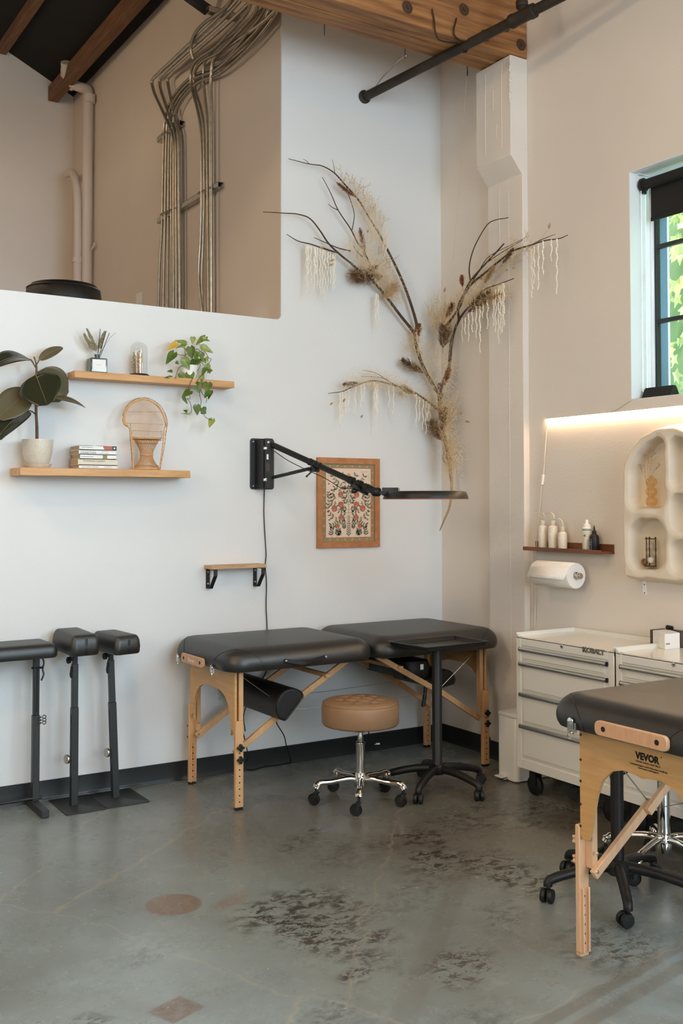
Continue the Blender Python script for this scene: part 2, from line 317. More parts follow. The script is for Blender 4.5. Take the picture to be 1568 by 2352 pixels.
class MB:
    def __init__(s, M_=None): s.v = []; s.f = []; s.m = []; s.mi = 0; s.T = M_ or Matrix.Identity(4)
    def add(s, vs, fs):
        b = len(s.v); s.v += [s.T @ V(p) for p in vs]
        for f in fs: s.f.append([b + i for i in f]); s.m.append(s.mi)
        return s
    def box(s, c, size, rot=None):
        c = V(c); h = V(size) / 2; R = rot or Matrix.Identity(3)
        vs = [c + R @ V((sx * h.x, sy * h.y, sz * h.z)) for sx in (-1, 1) for sy in (-1, 1) for sz in (-1, 1)]
        return s.add(vs, [(0, 1, 3, 2), (4, 6, 7, 5), (0, 4, 5, 1), (2, 3, 7, 6), (0, 2, 6, 4), (1, 5, 7, 3)])
    def bb(s, a, b):
        a, b = V(a), V(b); return s.box((a + b) / 2, (abs(b.x - a.x), abs(b.y - a.y), abs(b.z - a.z)))
    def bar(s, a, b, w, h, up=(0, 0, 1)):
        """rectangular bar from a to b; h measured along up"""
        a, b = V(a), V(b); d = (b - a).normalized(); x = d.cross(V(up)).normalized(); y = x.cross(d).normalized()
        vs = [p + x * (i * w / 2) + y * (j * h / 2) for p in (a, b) for i, j in ((-1, -1), (1, -1), (1, 1), (-1, 1))]
        return s.add(vs, [(0, 3, 2, 1), (4, 5, 6, 7), (0, 1, 5, 4), (1, 2, 6, 5), (2, 3, 7, 6), (3, 0, 4, 7)])
    def tube(s, pts, r, n=8, caps=True):
        pts = [V(p) for p in pts]; k = len(pts)
        rr = (lambda i: r(i / (k - 1))) if callable(r) else ((lambda i: r[i]) if isinstance(r, (list, tuple)) else (lambda i: r))
        tang = [(pts[min(i + 1, k - 1)] - pts[max(i - 1, 0)]).normalized() for i in range(k)]
        x, y, _ = frame_of(tang[0]); vs = []
        for i in range(k):
            x = (x - tang[i] * x.dot(tang[i]));
            if x.length < 1e-6: x = frame_of(tang[i])[0]
            x.normalize(); y = tang[i].cross(x)
            for j in range(n):
                a = 2 * PI * j / n; vs.append(pts[i] + (x * math.cos(a) + y * math.sin(a)) * rr(i))
        fs = [(i * n + j, i * n + (j + 1) % n, (i + 1) * n + (j + 1) % n, (i + 1) * n + j) for i in range(k - 1) for j in range(n)]
        if caps: fs += [tuple(range(n - 1, -1, -1)), tuple((k - 1) * n + j for j in range(n))]
        return s.add(vs, fs)
    def cyl(s, a, b, r, n=20, r2=None): return s.tube([a, b], [r, r if r2 is None else r2], n)
    def lathe(s, prof, c, axis=(0, 0, 1), n=28, close=False):
        x, y, d = frame_of(axis); c = V(c); vs = []; fs = []; k = len(prof)
        for (r, h) in prof:
            for j in range(n):
                a = 2 * PI * j / n; vs.append(c + d * h + (x * math.cos(a) + y * math.sin(a)) * max(r, 1e-5))
        fs = [(i * n + j, i * n + (j + 1) % n, (i + 1) * n + (j + 1) % n, (i + 1) * n + j) for i in range(k - 1) for j in range(n)]
        if close: fs += [((k - 1) * n + j, (k - 1) * n + (j + 1) % n, (j + 1) % n, j) for j in range(n)]
        else:
            if prof[0][0] > 1e-4: fs.append(tuple(range(n)))
            if prof[-1][0] > 1e-4: fs.append(tuple((k - 1) * n + j for j in range(n)))
        return s.add(vs, fs)
    def prism(s, poly, o, ax, ay, depth):
        """2D outline extruded by the vector depth"""
        o, ax, ay, dp = V(o), V(ax), V(ay), V(depth); n = len(poly)
        vs = [o + ax * p[0] + ay * p[1] for p in poly] + [o + ax * p[0] + ay * p[1] + dp for p in poly]
        return s.add(vs, [tuple(range(n)), tuple(range(2 * n - 1, n - 1, -1))] + [(i, i + n, (i + 1) % n + n, (i + 1) % n) for i in range(n)])
    def ball(s, c, r, nu=12, nv=8, sc=(1, 1, 1), rot=None):
        R = rot or Matrix.Identity(3); c = V(c); vs = []; fs = []
        for i in range(nv + 1):
            t = PI * i / nv
            for j in range(nu):
                a = 2 * PI * j / nu
                vs.append(c + R @ V((r * sc[0] * math.sin(t) * math.cos(a), r * sc[1] * math.sin(t) * math.sin(a), r * sc[2] * math.cos(t))))
        for i in range(nv):
            for j in range(nu): fs.append((i * nu + j, (i + 1) * nu + j, (i + 1) * nu + (j + 1) % nu, i * nu + (j + 1) % nu))
        return s.add(vs, fs)
    def torus(s, c, R_, r, axis=(0, 0, 1), n=32, m=8, a0=0, a1=2 * PI):
        x, y, d = frame_of(axis); c = V(c)
        full = abs(a1 - a0 - 2 * PI) < 1e-6; vs = []; k = n if full else n + 1
        for i in range(k):
            a = a0 + (a1 - a0) * i / n; o = x * math.cos(a) + y * math.sin(a)
            for j in range(m):
                b = 2 * PI * j / m; vs.append(c + o * (R_ + r * math.cos(b)) + d * (r * math.sin(b)))
        fs = [(i * m + j, ((i + 1) % k) * m + j, ((i + 1) % k) * m + (j + 1) % m, i * m + (j + 1) % m) for i in range(n) for j in range(m)]
        return s.add(vs, fs)
    def rr(s, x0, x1, y0, y1, levels, rc, n=8):
        """stack of rounded rectangles; levels = [(z, inset)], closed at both ends"""
        vs = []; fs = []; k = 4 * (n + 1)
        for (z, ins) in levels:
            a0, a1, b0, b1 = x0 + ins, x1 - ins, y0 + ins, y1 - ins; r = max(rc - ins, 0.002)
            r = min(r, (a1 - a0) / 2 - 1e-4, (b1 - b0) / 2 - 1e-4)
            for q, (cx, cy) in enumerate(((a1 - r, b1 - r), (a0 + r, b1 - r), (a0 + r, b0 + r), (a1 - r, b0 + r))):
                for i in range(n + 1):
                    a = PI / 2 * (q + i / n); vs.append((cx + r * math.cos(a), cy + r * math.sin(a), z))
        for l in range(len(levels) - 1):
            for j in range(k): fs.append((l * k + j, l * k + (j + 1) % k, (l + 1) * k + (j + 1) % k, (l + 1) * k + j))
        fs.append(tuple(range(k - 1, -1, -1))); fs.append(tuple((len(levels) - 1) * k + j for j in range(k)))
        return s.add(vs, fs)
    def build(s, name, mats, parent=None, sharp=38, bevel=0.0, seg=2, flat=False, kind=None):
        me = bpy.data.meshes.new(name)
        if parent is not None:
            q = parent; org = ORG[q.name]
        else:
            xs = [p.x for p in s.v]; ys = [p.y for p in s.v]; zs = [p.z for p in s.v]
            org = V(((min(xs) + max(xs)) / 2, (min(ys) + max(ys)) / 2, min(zs)))
        me.from_pydata([p - org for p in s.v], [], s.f)
        for m_ in (mats if isinstance(mats, (list, tuple)) else [mats]): me.materials.append(M[m_])
        me.polygons.foreach_set('material_index', s.m)
        bm = bmesh.new(); bm.from_mesh(me); bmesh.ops.recalc_face_normals(bm, faces=bm.faces); bm.to_mesh(me); bm.free()
        if not flat:
            me.polygons.foreach_set('use_smooth', [True] * len(me.polygons)); me.set_sharp_from_angle(angle=math.radians(sharp))
        me.update()
        o = bpy.data.objects.new(name, me); COL.objects.link(o)
        if parent is not None: o.parent = parent
        else: o.location = org
        ORG[o.name] = org
        if kind: o['kind'] = kind
        if bevel:
            b = o.modifiers.new('bevel', 'BEVEL'); b.width = bevel; b.segments = seg; b.limit_method = 'ANGLE'; b.angle_limit = math.radians(35)
        return o

def thing(name, label, cat, loc, group=None):
    o = bpy.data.objects.new(name, None); o.empty_display_size = 0.05; COL.objects.link(o)
    o.location = loc; o['label'] = label; o['category'] = cat
    if group: o['group'] = group
    ORG[o.name] = V(loc); return o
def tag(o, label, cat, group=None, kind=None):
    if label: o['label'] = label
    if cat: o['category'] = cat
    if group: o['group'] = group
    if kind: o['kind'] = kind
    return o
def struct(mb, name, mat, **k): return mb.build(name, mat, kind='structure', **k)
def dup(root, loc, rotz=0.0, label=None, group=None):
    def cp(o, parent):
        c = o.copy(); COL.objects.link(c)
        if parent is not None: c.parent = parent
        for ch in list(o.children): cp(ch, c)
        return c
    r = cp(root, None); r.location = loc; r.rotation_euler = (0, 0, rotz)
    if label: r['label'] = label
    if group: r['group'] = group
    ORG[r.name] = V(loc); return r
def text(s, name, mat, parent, origin, ax, ay, height, width=None, ext=0.0004, bold=0.0, center=False):
    """lettering: origin = lower left corner, ax/ay = unit directions of reading and up"""
    cu = bpy.data.curves.new('t', 'FONT'); cu.body = s; cu.extrude = 0.02; cu.offset = bold; cu.size = 1.0
    cu.resolution_u = 3
    tmp = bpy.data.objects.new('t', cu); COL.objects.link(tmp)
    me = bpy.data.meshes.new_from_object(tmp.evaluated_get(bpy.context.evaluated_depsgraph_get()))
    bpy.data.objects.remove(tmp)
    xs = [v.co.x for v in me.vertices]; ys = [v.co.y for v in me.vertices]
    x0, x1, y0, y1 = min(xs), max(xs), min(ys), max(ys)
    sy = height / (y1 - y0); sx = (width / (x1 - x0)) if width else sy
    ax, ay = V(ax).normalized(), V(ay).normalized(); az = ax.cross(ay); o_ = V(origin); org = ORG[parent.name]
    for v in me.vertices:
        c = v.co.copy(); v.co = o_ + ax * ((c.x - x0) * sx) + ay * ((c.y - y0) * sy) + az * (c.z / 0.02 * ext) - org
    me.materials.clear(); me.materials.append(M[mat]); me.name = name
    o = bpy.data.objects.new(name, me); COL.objects.link(o); o.parent = parent; ORG[o.name] = org
    return o
def rotz(a): return Matrix.Rotation(a, 3, 'Z')

# ------------------------------------------------------------------ room shell
ROOFZ = lambda x: 5.2 + 0.476 * (-1.174 - x)
OX = -1.174; OZ = 2.565; YL = 3.92
struct(MB().bb((-8.5, -9.2, -0.1), (0.3, 0.0, 0.0)), 'floor', 'floor', flat=True)
# wall carrying the shelves, with the tall opening to the loft at its upper left
poly = [(-8.5, 0), (0, 0), (0, ROOFZ(0)), (OX, ROOFZ(OX)), (OX, OZ + .03)]
for i in range(5):
    a = -PI / 2 * i / 4; poly.append((OX - .03 + .03 * math.cos(a), OZ + .03 + .03 * math.sin(a)))
poly += [(-8.5, OZ)]
struct(MB().prism(poly, (0, 0, 0), (1, 0, 0), (0, 0, 1), (0, 0.012, 0)).bb((-8.5, .012, 0), (0, .12, 2.56)).bb((OX + .12, .012, 2.56), (0, .12, 4.6)), 'wall_left', 'wall', sharp=60)
# wall with the window
wins = [(-2.85, -1.577, 2.028, 3.205), (-5.3, -4.0, 2.028, 3.205), (-7.6, -6.3, 2.028, 3.205)]
mb = MB(); ys = [0.12]
zt = 4.8
ycur = 0.12
for (a, b, c, d) in wins:
    mb.bb((0, b, 0), (0.3, ycur, zt)); mb.bb((0, a, 0), (0.3, b, c)); mb.bb((0, a, d), (0.3, b, zt)); ycur = a
mb.bb((0, -9.2, 0), (0.3, ycur, zt))
struct(mb, 'wall_right', 'wall_b')
# wall behind the camera and the far side wall
mb = MB(); mb.bb((-8.5, -9.3, 0), (-4.2, -9.2, 6.7)).bb((-0.6, -9.3, 0), (0.3, -9.2, 6.7)).bb((-4.2, -9.3, 3.8), (-0.6, -9.2, 6.7)).bb((-4.2, -9.3, 0), (-0.6, -9.2, 0.9))
struct(mb, 'wall_rear', 'wall_b')
struct(MB().bb((-8.6, -9.3, 0), (-8.5, 4.1, 5.0)), 'wall_far_side', 'brown_brick')
# loft behind
struct(MB().bb((OX, 0.012, 2.562), (OX + .119, YL, 5.3)), 'wall_loft_side', 'loft')
struct(MB().bb((-8.5, YL, 2.2), (OX + .12, YL + .12, 7.0)), 'wall_loft_back', 'wall_b')
struct(MB().bb((-8.5, 0.12, 2.2), (OX, YL, 2.3)), 'floor_loft', 'ceil')
def roof(name, y0, y1, mat):
    mb = MB()
    rx = -4.4; zr = ROOFZ(rx)
    prof = [(0.3, ROOFZ(0.3)), (rx, zr), (-8.6, zr - .42 * (8.6 - 4.4)), (-8.6, zr - .42 * 4.2 + .1), (rx, zr + .1), (0.3, ROOFZ(.3) + .1)]
    mb.prism(prof, (0, y0, 0), (1, 0, 0), (0, 0, 1), (0, y1 - y0, 0)); struct(mb, name, mat, flat=True)
roof('ceiling', -9.3, 0.12, 'ceil'); roof('ceiling_loft', 0.12, 4.1, 'tar')
# concrete pilaster with corbel
CYF, CYB = -0.82, -0.514
prof = [(0, 0), (-.044, 0), (-.044, 3.395), (-.131, 3.495), (-.131, 4.072), (0, 4.072)]
mb = MB(); mb.prism(prof, (0, CYF, 0), (1, 0, 0), (0, 0, 1), (0, CYB - CYF, 0))
o = struct(mb, 'wall_pilaster', 'concrete_white', bevel=0.004)
mb = MB(); rnd = random.Random(3)
for i in range(34):   # rough chipped edge
    z = 3.80 + .25 * i / 33; mb.ball((-.131 + rnd.uniform(0, .004), CYF + rnd.uniform(-.001, .006), z), rnd.uniform(.005, .010), 6, 4, (1, .8, 1.3))
for (yy, z0, z1) in ((-.60, 3.55, 4.03), (-.745, 3.55, 4.05), (-.70, 3.62, 3.7), (-.67, 3.8, 3.92)):
    mb.tube(catmull([(-.131, yy, z0), (-.1318, yy + .002, (z0 + z1) / 2), (-.131, yy - .001, z1)], 5), .0022, 5)
for (yy, z0, z1) in ((-.7, .6, 3.33), (-.62, 2.9, 3.38)):
    mb.tube([(-.044, yy, z0), (-.0445, yy, (z0 + z1) / 2), (-.044, yy, z1)], .0018, 5)
mb.build('trim_1', 'concrete_white', kind='structure')
# rubber cove base
def base_prof(): return [(0, 0), (.018, 0), (.018, .003), (.011, .012), (.008, .02), (.008, .100), (.005, .102), (0, .102)]
mb = MB(); mb.prism(base_prof(), (-8.4, 0, 0), (0, -1, 0), (0, 0, 1), (8.4, 0, 0)); struct(mb, 'baseboard_left', 'base')
mb = MB(); mb.prism(base_prof(), (0, 0, 0), (-1, 0, 0), (0, 0, 1), (0, CYB, 0)); struct(mb, 'baseboard_right', 'base')
mb = MB(); mb.prism(base_prof(), (-.044, CYB, 0), (-1, 0, 0), (0, 0, 1), (0, CYF - CYB, 0)); mb.prism(base_prof(), (0, CYF, 0), (-1, 0, 0), (0, 0, 1), (0, -4, 0)); struct(mb, 'baseboard_right', 'base')

# visible window
a, b, c, d = wins[0]
mb = MB()
mb.bb((0.001, b - .002, c), (.178, b + .0, d)).bb((.001, a, d - .003), (.178, b, d)).bb((.001, a, c), (.178, b, c + .002))
win = struct(mb, 'window_1', 'reveal'); ORG[win.name] = ORG[win.name]
mb = MB()
for (y0, y1) in ((b - .012, b - .002), (a, a + .03)): mb.bb((.150, y0, c), (.195, y1, d))
mb.bb((.165, a, c), (.195, b, c + .02)).bb((.165, a, d - .03), (.195, b, d))
mb.build('window_casing', 'reveal', win, bevel=.002)
mb = MB(); fx = .184
mb.bb((fx - .015, b - .027, c), (fx + .015, b - .012, d)).bb((fx - .015, a, c), (fx + .015, a + .03, d))
for zz in (2.04, 2.443, 2.834, 3.19): mb.bb((fx - .012, a, zz - .011), (fx + .012, b - .012, zz + .011))
for yy in (-2.0, -2.43): mb.bb((fx - .012, yy - .009, c), (fx + .012, yy + .009, d))
mb.build('window_frame', 'frame_black', win, bevel=.002)
mb = MB(); mb.bb((fx - .002, a + .02, c), (fx + .002, b - .02, d)); mb.build('window_pane', 'winglass', win, flat=True)
for i, (a2, b2, c2, d2) in enumerate(wins[1:]):
    mb = MB()
    for (y0, y1) in ((a2, a2 + .04), ((a2 + b2) / 2 - .01, (a2 + b2) / 2 + .01), (b2 - .04, b2)): mb.bb((.19, y0, c2), (.22, y1, d2))
    for zz in (c2 + .02, 2.443, 2.834, d2 - .02): mb.bb((.19, a2, zz - .011), (.22, b2, zz + .011))
    struct(mb, 'window_%d' % (i + 2), 'frame_black')
# outside: render jamb of the neighbouring wall and the ivy
mb = MB(); mb.bb((.200, b - .024, 1.6), (at(1533, 700, y=b - .024).x, b + .3, 3.8)); struct(mb, 'wall_outside', 'outwall')
mb = MB(); rnd = random.Random(11)
for k in range(2600):
    y = rnd.uniform(-4.4, -.4); z = rnd.uniform(1.2, 5.0); x = 1.25 + rnd.uniform(0, .3)
    s_ = rnd.uniform(.035, .075); nrm = V((-1, rnd.uniform(-.7, .7), rnd.uniform(-.2, .9))).normalized()
    X, Y, _ = frame_of(nrm); an = rnd.uniform(-.6, .6) - PI / 2
    pts = [(0, 1.2), (.35, .35), (.95, .45), (.55, -.15), (.6, -.8), (0, -.5), (-.6, -.8), (-.55, -.15), (-.95, .45), (-.35, .35)]
    ax_ = V((0, 1, 0)); up_ = V((0, 0, 1)); ax_ = (ax_ - nrm * ax_.dot(nrm)).normalized(); up_ = ax_.cross(nrm)
    ca, sa = math.cos(rnd.uniform(2.4, 3.9)), math.sin(rnd.uniform(2.4, 3.9))
    P0 = V((x, y, z)); vs = [P0 + ax_ * ((p[0] * ca - p[1] * sa) * s_) + up_ * ((p[0] * sa + p[1] * ca) * s_) - nrm * (abs(p[0]) * .25 * s_) for p in pts] + [P0]
    mb.add(vs, [(i, (i + 1) % 10, 10) for i in range(10)])
tag(mb.build('ivy_leaves', 'ivy', flat=True), 'sunlit green ivy leaves climbing outside the window', 'ivy', kind='stuff')
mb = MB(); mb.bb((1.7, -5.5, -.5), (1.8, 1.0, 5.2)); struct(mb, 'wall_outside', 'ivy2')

# ------------------------------------------------------------------ timber, pipe, conduits
t = thing('ceiling_beam', 'heavy laminated timber ceiling beam resting on the white concrete pilaster', 'beam', (-4.2, -.68, 4.075))
mb = MB(); ya, yb = -.82, -.54; n = 4
for i in range(n):
    y0 = ya + (yb - ya) * i / n; y1 = ya + (yb - ya) * (i + 1) / n
    mb.bb((-8.4, y0 + .0012, 4.076 + (.004 if i % 2 else 0)), (-.002, y1 - .0012, 4.55))
mb.build('beam_timber', 'beam', t, bevel=.004)
for (px, py) in ((758, -20), (935, 17), (1065, 22), (1113, 82), (1160, 60), (1196, 103), (850, -34)):
    p = at(px, py, y=ya)
    if p.z < 4.1 or p.x > -.02: continue
    mb = MB(); mb.lathe([(.033, 0), (.034, .002), (.030, .006), (.012, .007), (.011, .014), (0, .015)], p, (0, -1, 0), 24)
    mb.build('bolt_washer', 'rust', t)
# ring hooks in the beam
for (px, py, lab) in ((745, 50, 'open black cup hook on the underside of the beam, leftmost'), (930, 120, 'black screw eye in the beam holding the hanging cable'), (1073, 140, 'small black eye hook by the pilaster holding a thread')):
    p = at(px, py, y=-.56)
    p = V((p.x, p.y, 4.076)); mb = MB(); mb.cyl(p, p + V((0, 0, -.025)), .0028, 6)
    mb.torus(p + V((0, 0, -.042)), .016, .0026, (.84, -.53, 0), 20, 6, 0, 2 * PI * (.8 if px < 800 else .98))
    tag(mb.build('ceiling_hook', 'rust'), lab, 'hook')
pr = .0275; PX_, PZ_ = -.594, 4.0
t = thing('iron_pipe', 'old black iron pipe running below the timber beam into the wall', 'pipe', (PX_, -1.5, 4.0))
pts = [V((PX_, .01, PZ_))]; pe = at(1245, 2, x=-.42); pts = [V((PX_, .01, PZ_)), V((PX_, -1.0, PZ_ + .0)), pe + (pe - V((PX_, -1.0, PZ_))) * 1.2]
mb = MB(); pts[1] = pts[0].lerp(pts[2], .45); mb.tube(catmull(pts, 12), pr, 20); mb.build('pipe_run', 'oldiron', t)
dirp = (pts[2] - pts[0]).normalized()
mb = MB(); q = pts[0].lerp(pts[2], .0);
cpl = at(1140, 55, y=-1.23); k_ = (cpl - pts[0]).dot(dirp); q0 = pts[0] + dirp * k_
mb.lathe([(.0275, -.085), (.038, -.08), (.040, -.06), (.036, -.05), (.036, .04), (.040, .05), (.039, .075), (.0275, .08)], q0, dirp, 22)
mb.tube([q0, q0 + V((.01, .02, .09)), q0 + V((.02, .04, .32))], .024, 14); mb.lathe([(.03, 0), (.033, .01), (.033, .03), (.03, .04)], q0 + V((.008, .016, .055)), (.06, .12, .95), 18)
mb.build('tee_fitting', 'oldiron', t)
mb = MB(); mb.lathe([(.028, .0), (.040, .001), (.041, .012), (.036, .016), (.028, .017)], V((PX_, -.001, PZ_)), (0, -1, 0), 22); mb.build('wall_flange', 'oldiron', t)
kh = at(1015, 118, y=-.80); kk = (kh - pts[0]).dot(dirp); qh = pts[0] + dirp * kk
mb = MB(); mb.tube(catmull([at(992, 20, y=-.83), at(996, 42, y=-.83), at(1006, 90, y=-.84), qh + V((-.030, -.01, .01)), qh + V((-.012, -.012, -.031)), qh + V((.02, -.01, -.026)), qh + V((.034, -.005, .01)), at(1043, 80, y=-.83), at(1048, 42, y=-.83)], 6), .0045, 8)
mb.build('hanger_loop', 'oldiron', t)
mb = MB(); e0 = at(931, 118, y=-.56); e0.z = 4.03
mb.tube(catmull([e0, at(915, 140, y=-.42), at(880, 175, y=-.2), at(857, 205, y=-.04), V((PX_, -.02, PZ_ + .03))], 8), .004, 6)
tag(mb.build('hanging_cable', 'galv'), 'grey twisted cable hanging from the beam to the iron pipe end', 'cable')
# thread that carries the floral branch
mb = MB(); mb.tube([at(1073, 150, y=-.5), at(1058, 380, y=-.3), at(1040, 600, y=-.14)], .0008, 4)
tag(mb.build('hanging_thread', 'grass'), 'thin thread hanging from the beam to the dried branches', 'thread')

# roof purlins in the loft
def bar_between(name, a, b, w, h, mat, lab=None, cat=None, **k):
    mb = MB(); mb.bar(a, b, w, h); o = mb.build(name, mat, **k)
    if lab: tag(o, lab, cat)
    return o
lg0 = at(125, 214, y=3.86); X = lg0.x
bar_between('roof_purlin', (X, 3.90, lg0.z), (X, .14, lg0.z + .03), .09, .13, 'rafter', 'brown timber purlin along the loft side wall under the black roof', 'beam', bevel=.004)
p0 = at(8, 100, y=3.86)
bar_between('roof_purlin', (p0.x, 3.9, p0.z - .02), (p0.x, .14, p0.z - .02), .07, .12, 'rafter', 'brown timber purlin crossing the top left corner under the black roof', 'beam', bevel=.004)
for (a, b, lab) in (((214, 55), (245, 90), 'larger short timber block beside the purlin'), ((112, 126), (140, 142), 'short timber stub behind the white drain pipe top')):
    A_, B_ = at(*a, y=2.9 if a[0] > 200 else 3.7), at(*b, y=2.9 if a[0] > 200 else 3.7)
    bar_between('roof_block', A_, B_, .05, .07, 'rafter', lab, 'wood block')
mb = MB(); mb.bar(at(425, -14, y=.9), at(478, 24, y=.9), .06, .05)
tag(mb.build('roof_strap', 'plasticblk'), 'black steel strap at the top edge above the conduit rack', 'bracket')

def zz(x, y): return (x / 2.376, y / 2.376)     # positions read off an enlargement of the loft corner
def cpath(pl, xa, xb=None):
    out = []; n = len(pl)
    for i, p in enumerate(pl):
        px, py = zz(*p); t_ = max(0, min(1, (420 - p[1]) / 420)); xx = xa if xb is None else xa + (xb - xa) * t_
        out.append(at(px, py, x=xx))
    return out
XW = OX
def below(pl, r):
    """carry the run down behind the half wall to the loft floor"""
    p = pl[0]; return [V((p.x, p.y, 2.31)), V((p.x, p.y, 2.5))] + pl
def rounded(pl, rad=.09, n=6):
    out = [pl[0]]
    for i in range(1, len(pl) - 1):
        a, b, c = pl[i - 1], pl[i], pl[i + 1]; r1 = min(rad, (a - b).length * .45, (c - b).length * .45)
        p = b + (a - b).normalized() * r1; q = b + (c - b).normalized() * r1
        for k in range(n + 1):
            t_ = k / n; out.append(p * (1 - t_) ** 2 + b * 2 * t_ * (1 - t_) + q * t_ ** 2)
    out.append(pl[-1]); return out
rigid = [
 ([(946, 1680), (950, 745), (838, 500), (826, 440), (870, 395), (1190, 95), (1290, -30)], -.06, -.20, 'galvanised rigid conduit, leftmost of the three bending out at the left'),
 ([(962, 1685), (962, 742), (876, 490), (868, 430), (900, 392), (1215, 108), (1340, -30)], -.055, -.18, 'galvanised rigid conduit, middle of the three bending out at the left'),
 ([(980, 1690), (976, 738), (922, 490), (912, 430), (945, 390), (1240, 130), (1400, -20)], -.05, -.16, 'galvanised rigid conduit, rightmost of the three bending out at the left'),
 ([(1136, 1698), (1130, 640), (1108, 420), (1112, 345), (1180, 250), (1320, 150), (1500, -10)], -.045, -.10, 'thin galvanised rigid conduit beside the flexible pair on the right'),
 ([(1152, 1702), (1150, 440), (1160, 330), (1195, 285), (1300, 215), (1440, 120), (1540, 20)], -.05, -.08, 'galvanised rigid conduit, rightmost of all the vertical runs'),
]
for pl, xa, xb, lab in rigid:
    P = below(cpath(pl, XW + xa, XW + xb), 0)
    r_ = .0125 if xa != -.045 else .0095
    mb = MB(); mb.tube(rounded(P, .10), r_, 12); tag(mb.build('rigid_conduit', 'galv'), lab, 'conduit', 'rigid conduits on the loft wall')
flex = [
 ([(864, 1672), (873, 1400), (885, 1200), (893, 800), (900, 660), (945, 530), (1040, 425), (1160, 370), (1260, 300), (1380, 180), (1440, 110), (1500, 20), (1505, -30)], -.035, -.05, 'flexible metal conduit, leftmost of the ribbed bundle of four'),
 ([(890, 1676), (895, 1400), (900, 1200), (907, 800), (918, 640), (958, 535), (1050, 435), (1170, 385), (1280, 290), (1395, 175), (1450, 100), (1478, 20), (1480, -30)], -.05, -.07, 'flexible metal conduit, second from left of the ribbed bundle of four'),
 ([(912, 1680), (915, 1400), (918, 1200), (922, 800), (930, 650), (972, 545), (1065, 440), (1180, 380), (1290, 260), (1365, 160), (1420, 90), (1455, 10), (1460, -30)], -.035, -.10, 'flexible metal conduit, third from left of the ribbed bundle of four'),
 ([(934, 1683), (936, 1400), (935, 1200), (936, 800), (948, 650), (990, 545), (1080, 450), (1200, 400), (1320, 300), (1430, 180), (1500, 80), (1520, 30)], -.05, -.06, 'flexible metal conduit, rightmost of the ribbed bundle of four'),
 ([(1100, 1697), (1083, 1500), (1092, 1300), (1100, 1000), (1095, 720), (1075, 590), (1043, 470), (1045, 380), (1080, 320), (1170, 260), (1270, 155), (1345, 70), (1372, 0), (1372, -30)], -.06, -.17, 'long flexible metal conduit, left one of the ribbed pair on the right'),
 ([(1106, 1697), (1100, 1500), (1108, 1300), (1115, 1000), (1112, 720), (1095, 590), (1062, 480), (1064, 390), (1110, 330), (1200, 280), (1320, 155), (1390, 70), (1410, 0), (1412, -30)], -.045, -.14, 'long flexible metal conduit, right one of the ribbed pair on the right'),
 ([(1056, 325), (1042, 260), (1060, 190), (1110, 130), (1180, 80), (1240, 30), (1270, -20)], -.09, -.22, 'short ribbed conduit curving over the strut channel at the top'),
]
for pl, xa, xb, lab in flex:
    P = cpath(pl, XW + xa, XW + xb)
    if pl[0][1] > 1000: P = below(P, 0)
    Q = catmull(P, 10)
    L_ = sum((Q[i + 1] - Q[i]).length for i in range(len(Q) - 1)); m_ = int(L_ / .0095) * 2
    R_ = []; acc = 0; seg = 0; step = L_ / m_
    for i in range(m_ + 1):
        tgt = i * step
        while seg < len(Q) - 2 and acc + (Q[seg + 1] - Q[seg]).length < tgt: acc += (Q[seg + 1] - Q[seg]).length; seg += 1
        l = (Q[seg + 1] - Q[seg]).length; R_.append(Q[seg].lerp(Q[seg + 1], min(1, (tgt - acc) / max(l, 1e-6))))
    mb = MB(); mb.tube(R_, [(.0115 if i % 2 else .0088) for i in range(len(R_))], 7)
    tag(mb.build('flexible_conduit', 'galv', sharp=80), lab, 'conduit', 'flexible conduits on the loft wall')
# strut channels with clamps
def strut(a, b, lab, clamps=(), up=(0, 0, 1)):
    a, b = V(a), V(b); t = thing('strut_channel', lab, 'channel', (a + b) / 2, 'strut channels carrying the conduits')
    mb = MB(); u_ = V(up); d = (b - a).normalized(); o_ = d.cross(u_).normalized()
    mb.bar(a - u_ * .018, b - u_ * .018, .040, .003, up).bar(a + u_ * .018, b + u_ * .018, .040, .003, up).bar(a + o_ * .0185, b + o_ * .0185, .003, .038, up)
    mb.bar(a - o_ * .0185 + u_ * .014, b - o_ * .0185 + u_ * .014, .003, .008, up).bar(a - o_ * .0185 - u_ * .014, b - o_ * .0185 - u_ * .014, .003, .008, up)
    mb.build('channel', 'galv', t)
    for p in clamps:
        mb = MB(); mb.torus(p, .0165, .0025, (0, 0, 1), 16, 6); mb.box(V(p) + V((-.006, -.022, 0)), (.008, .016, .012)); mb.cyl(V(p) + V((-.004, -.03, 0)), V(p) + V((-.022, -.03, 0)), .003, 6)
        mb.build('pipe_clamp', 'nickel', t)
s0 = at(*zz(870, 1188), x=XW - .022); s1 = at(*zz(1203, 1030), x=XW - .022)
s1.z = s0.z = (s0.z + s1.z) / 2
strut(s0, s1, 'long galvanised strut channel across both conduit groups', [at(*zz(x_, y_), x=XW - .055) for x_, y_ in ((885, 1172), (902, 1165), (918, 1158), (934, 1150), (965, 1137), (1090, 1055), (1112, 1045), (1150, 1028))])
s0 = at(*zz(870, 745), x=XW - .022); s1 = at(*zz(992, 694), x=XW - .022); s1.z = s0.z = (s0.z + s1.z) / 2
strut(s0, s1, 'short galvanised strut channel higher up on the left conduit group', [at(*zz(x_, y_), x=XW - .055) for x_, y_ in ((890, 735), (906, 727), (922, 716), (938, 706))])
s1 = at(548, 42, x=XW - .002); s0 = at(477, 22, y=s1.y)
strut((s0.x, s1.y, s1.z), (s1.x, s1.y, s1.z), 'slotted strut channel at the top sticking out from the loft wall', [])

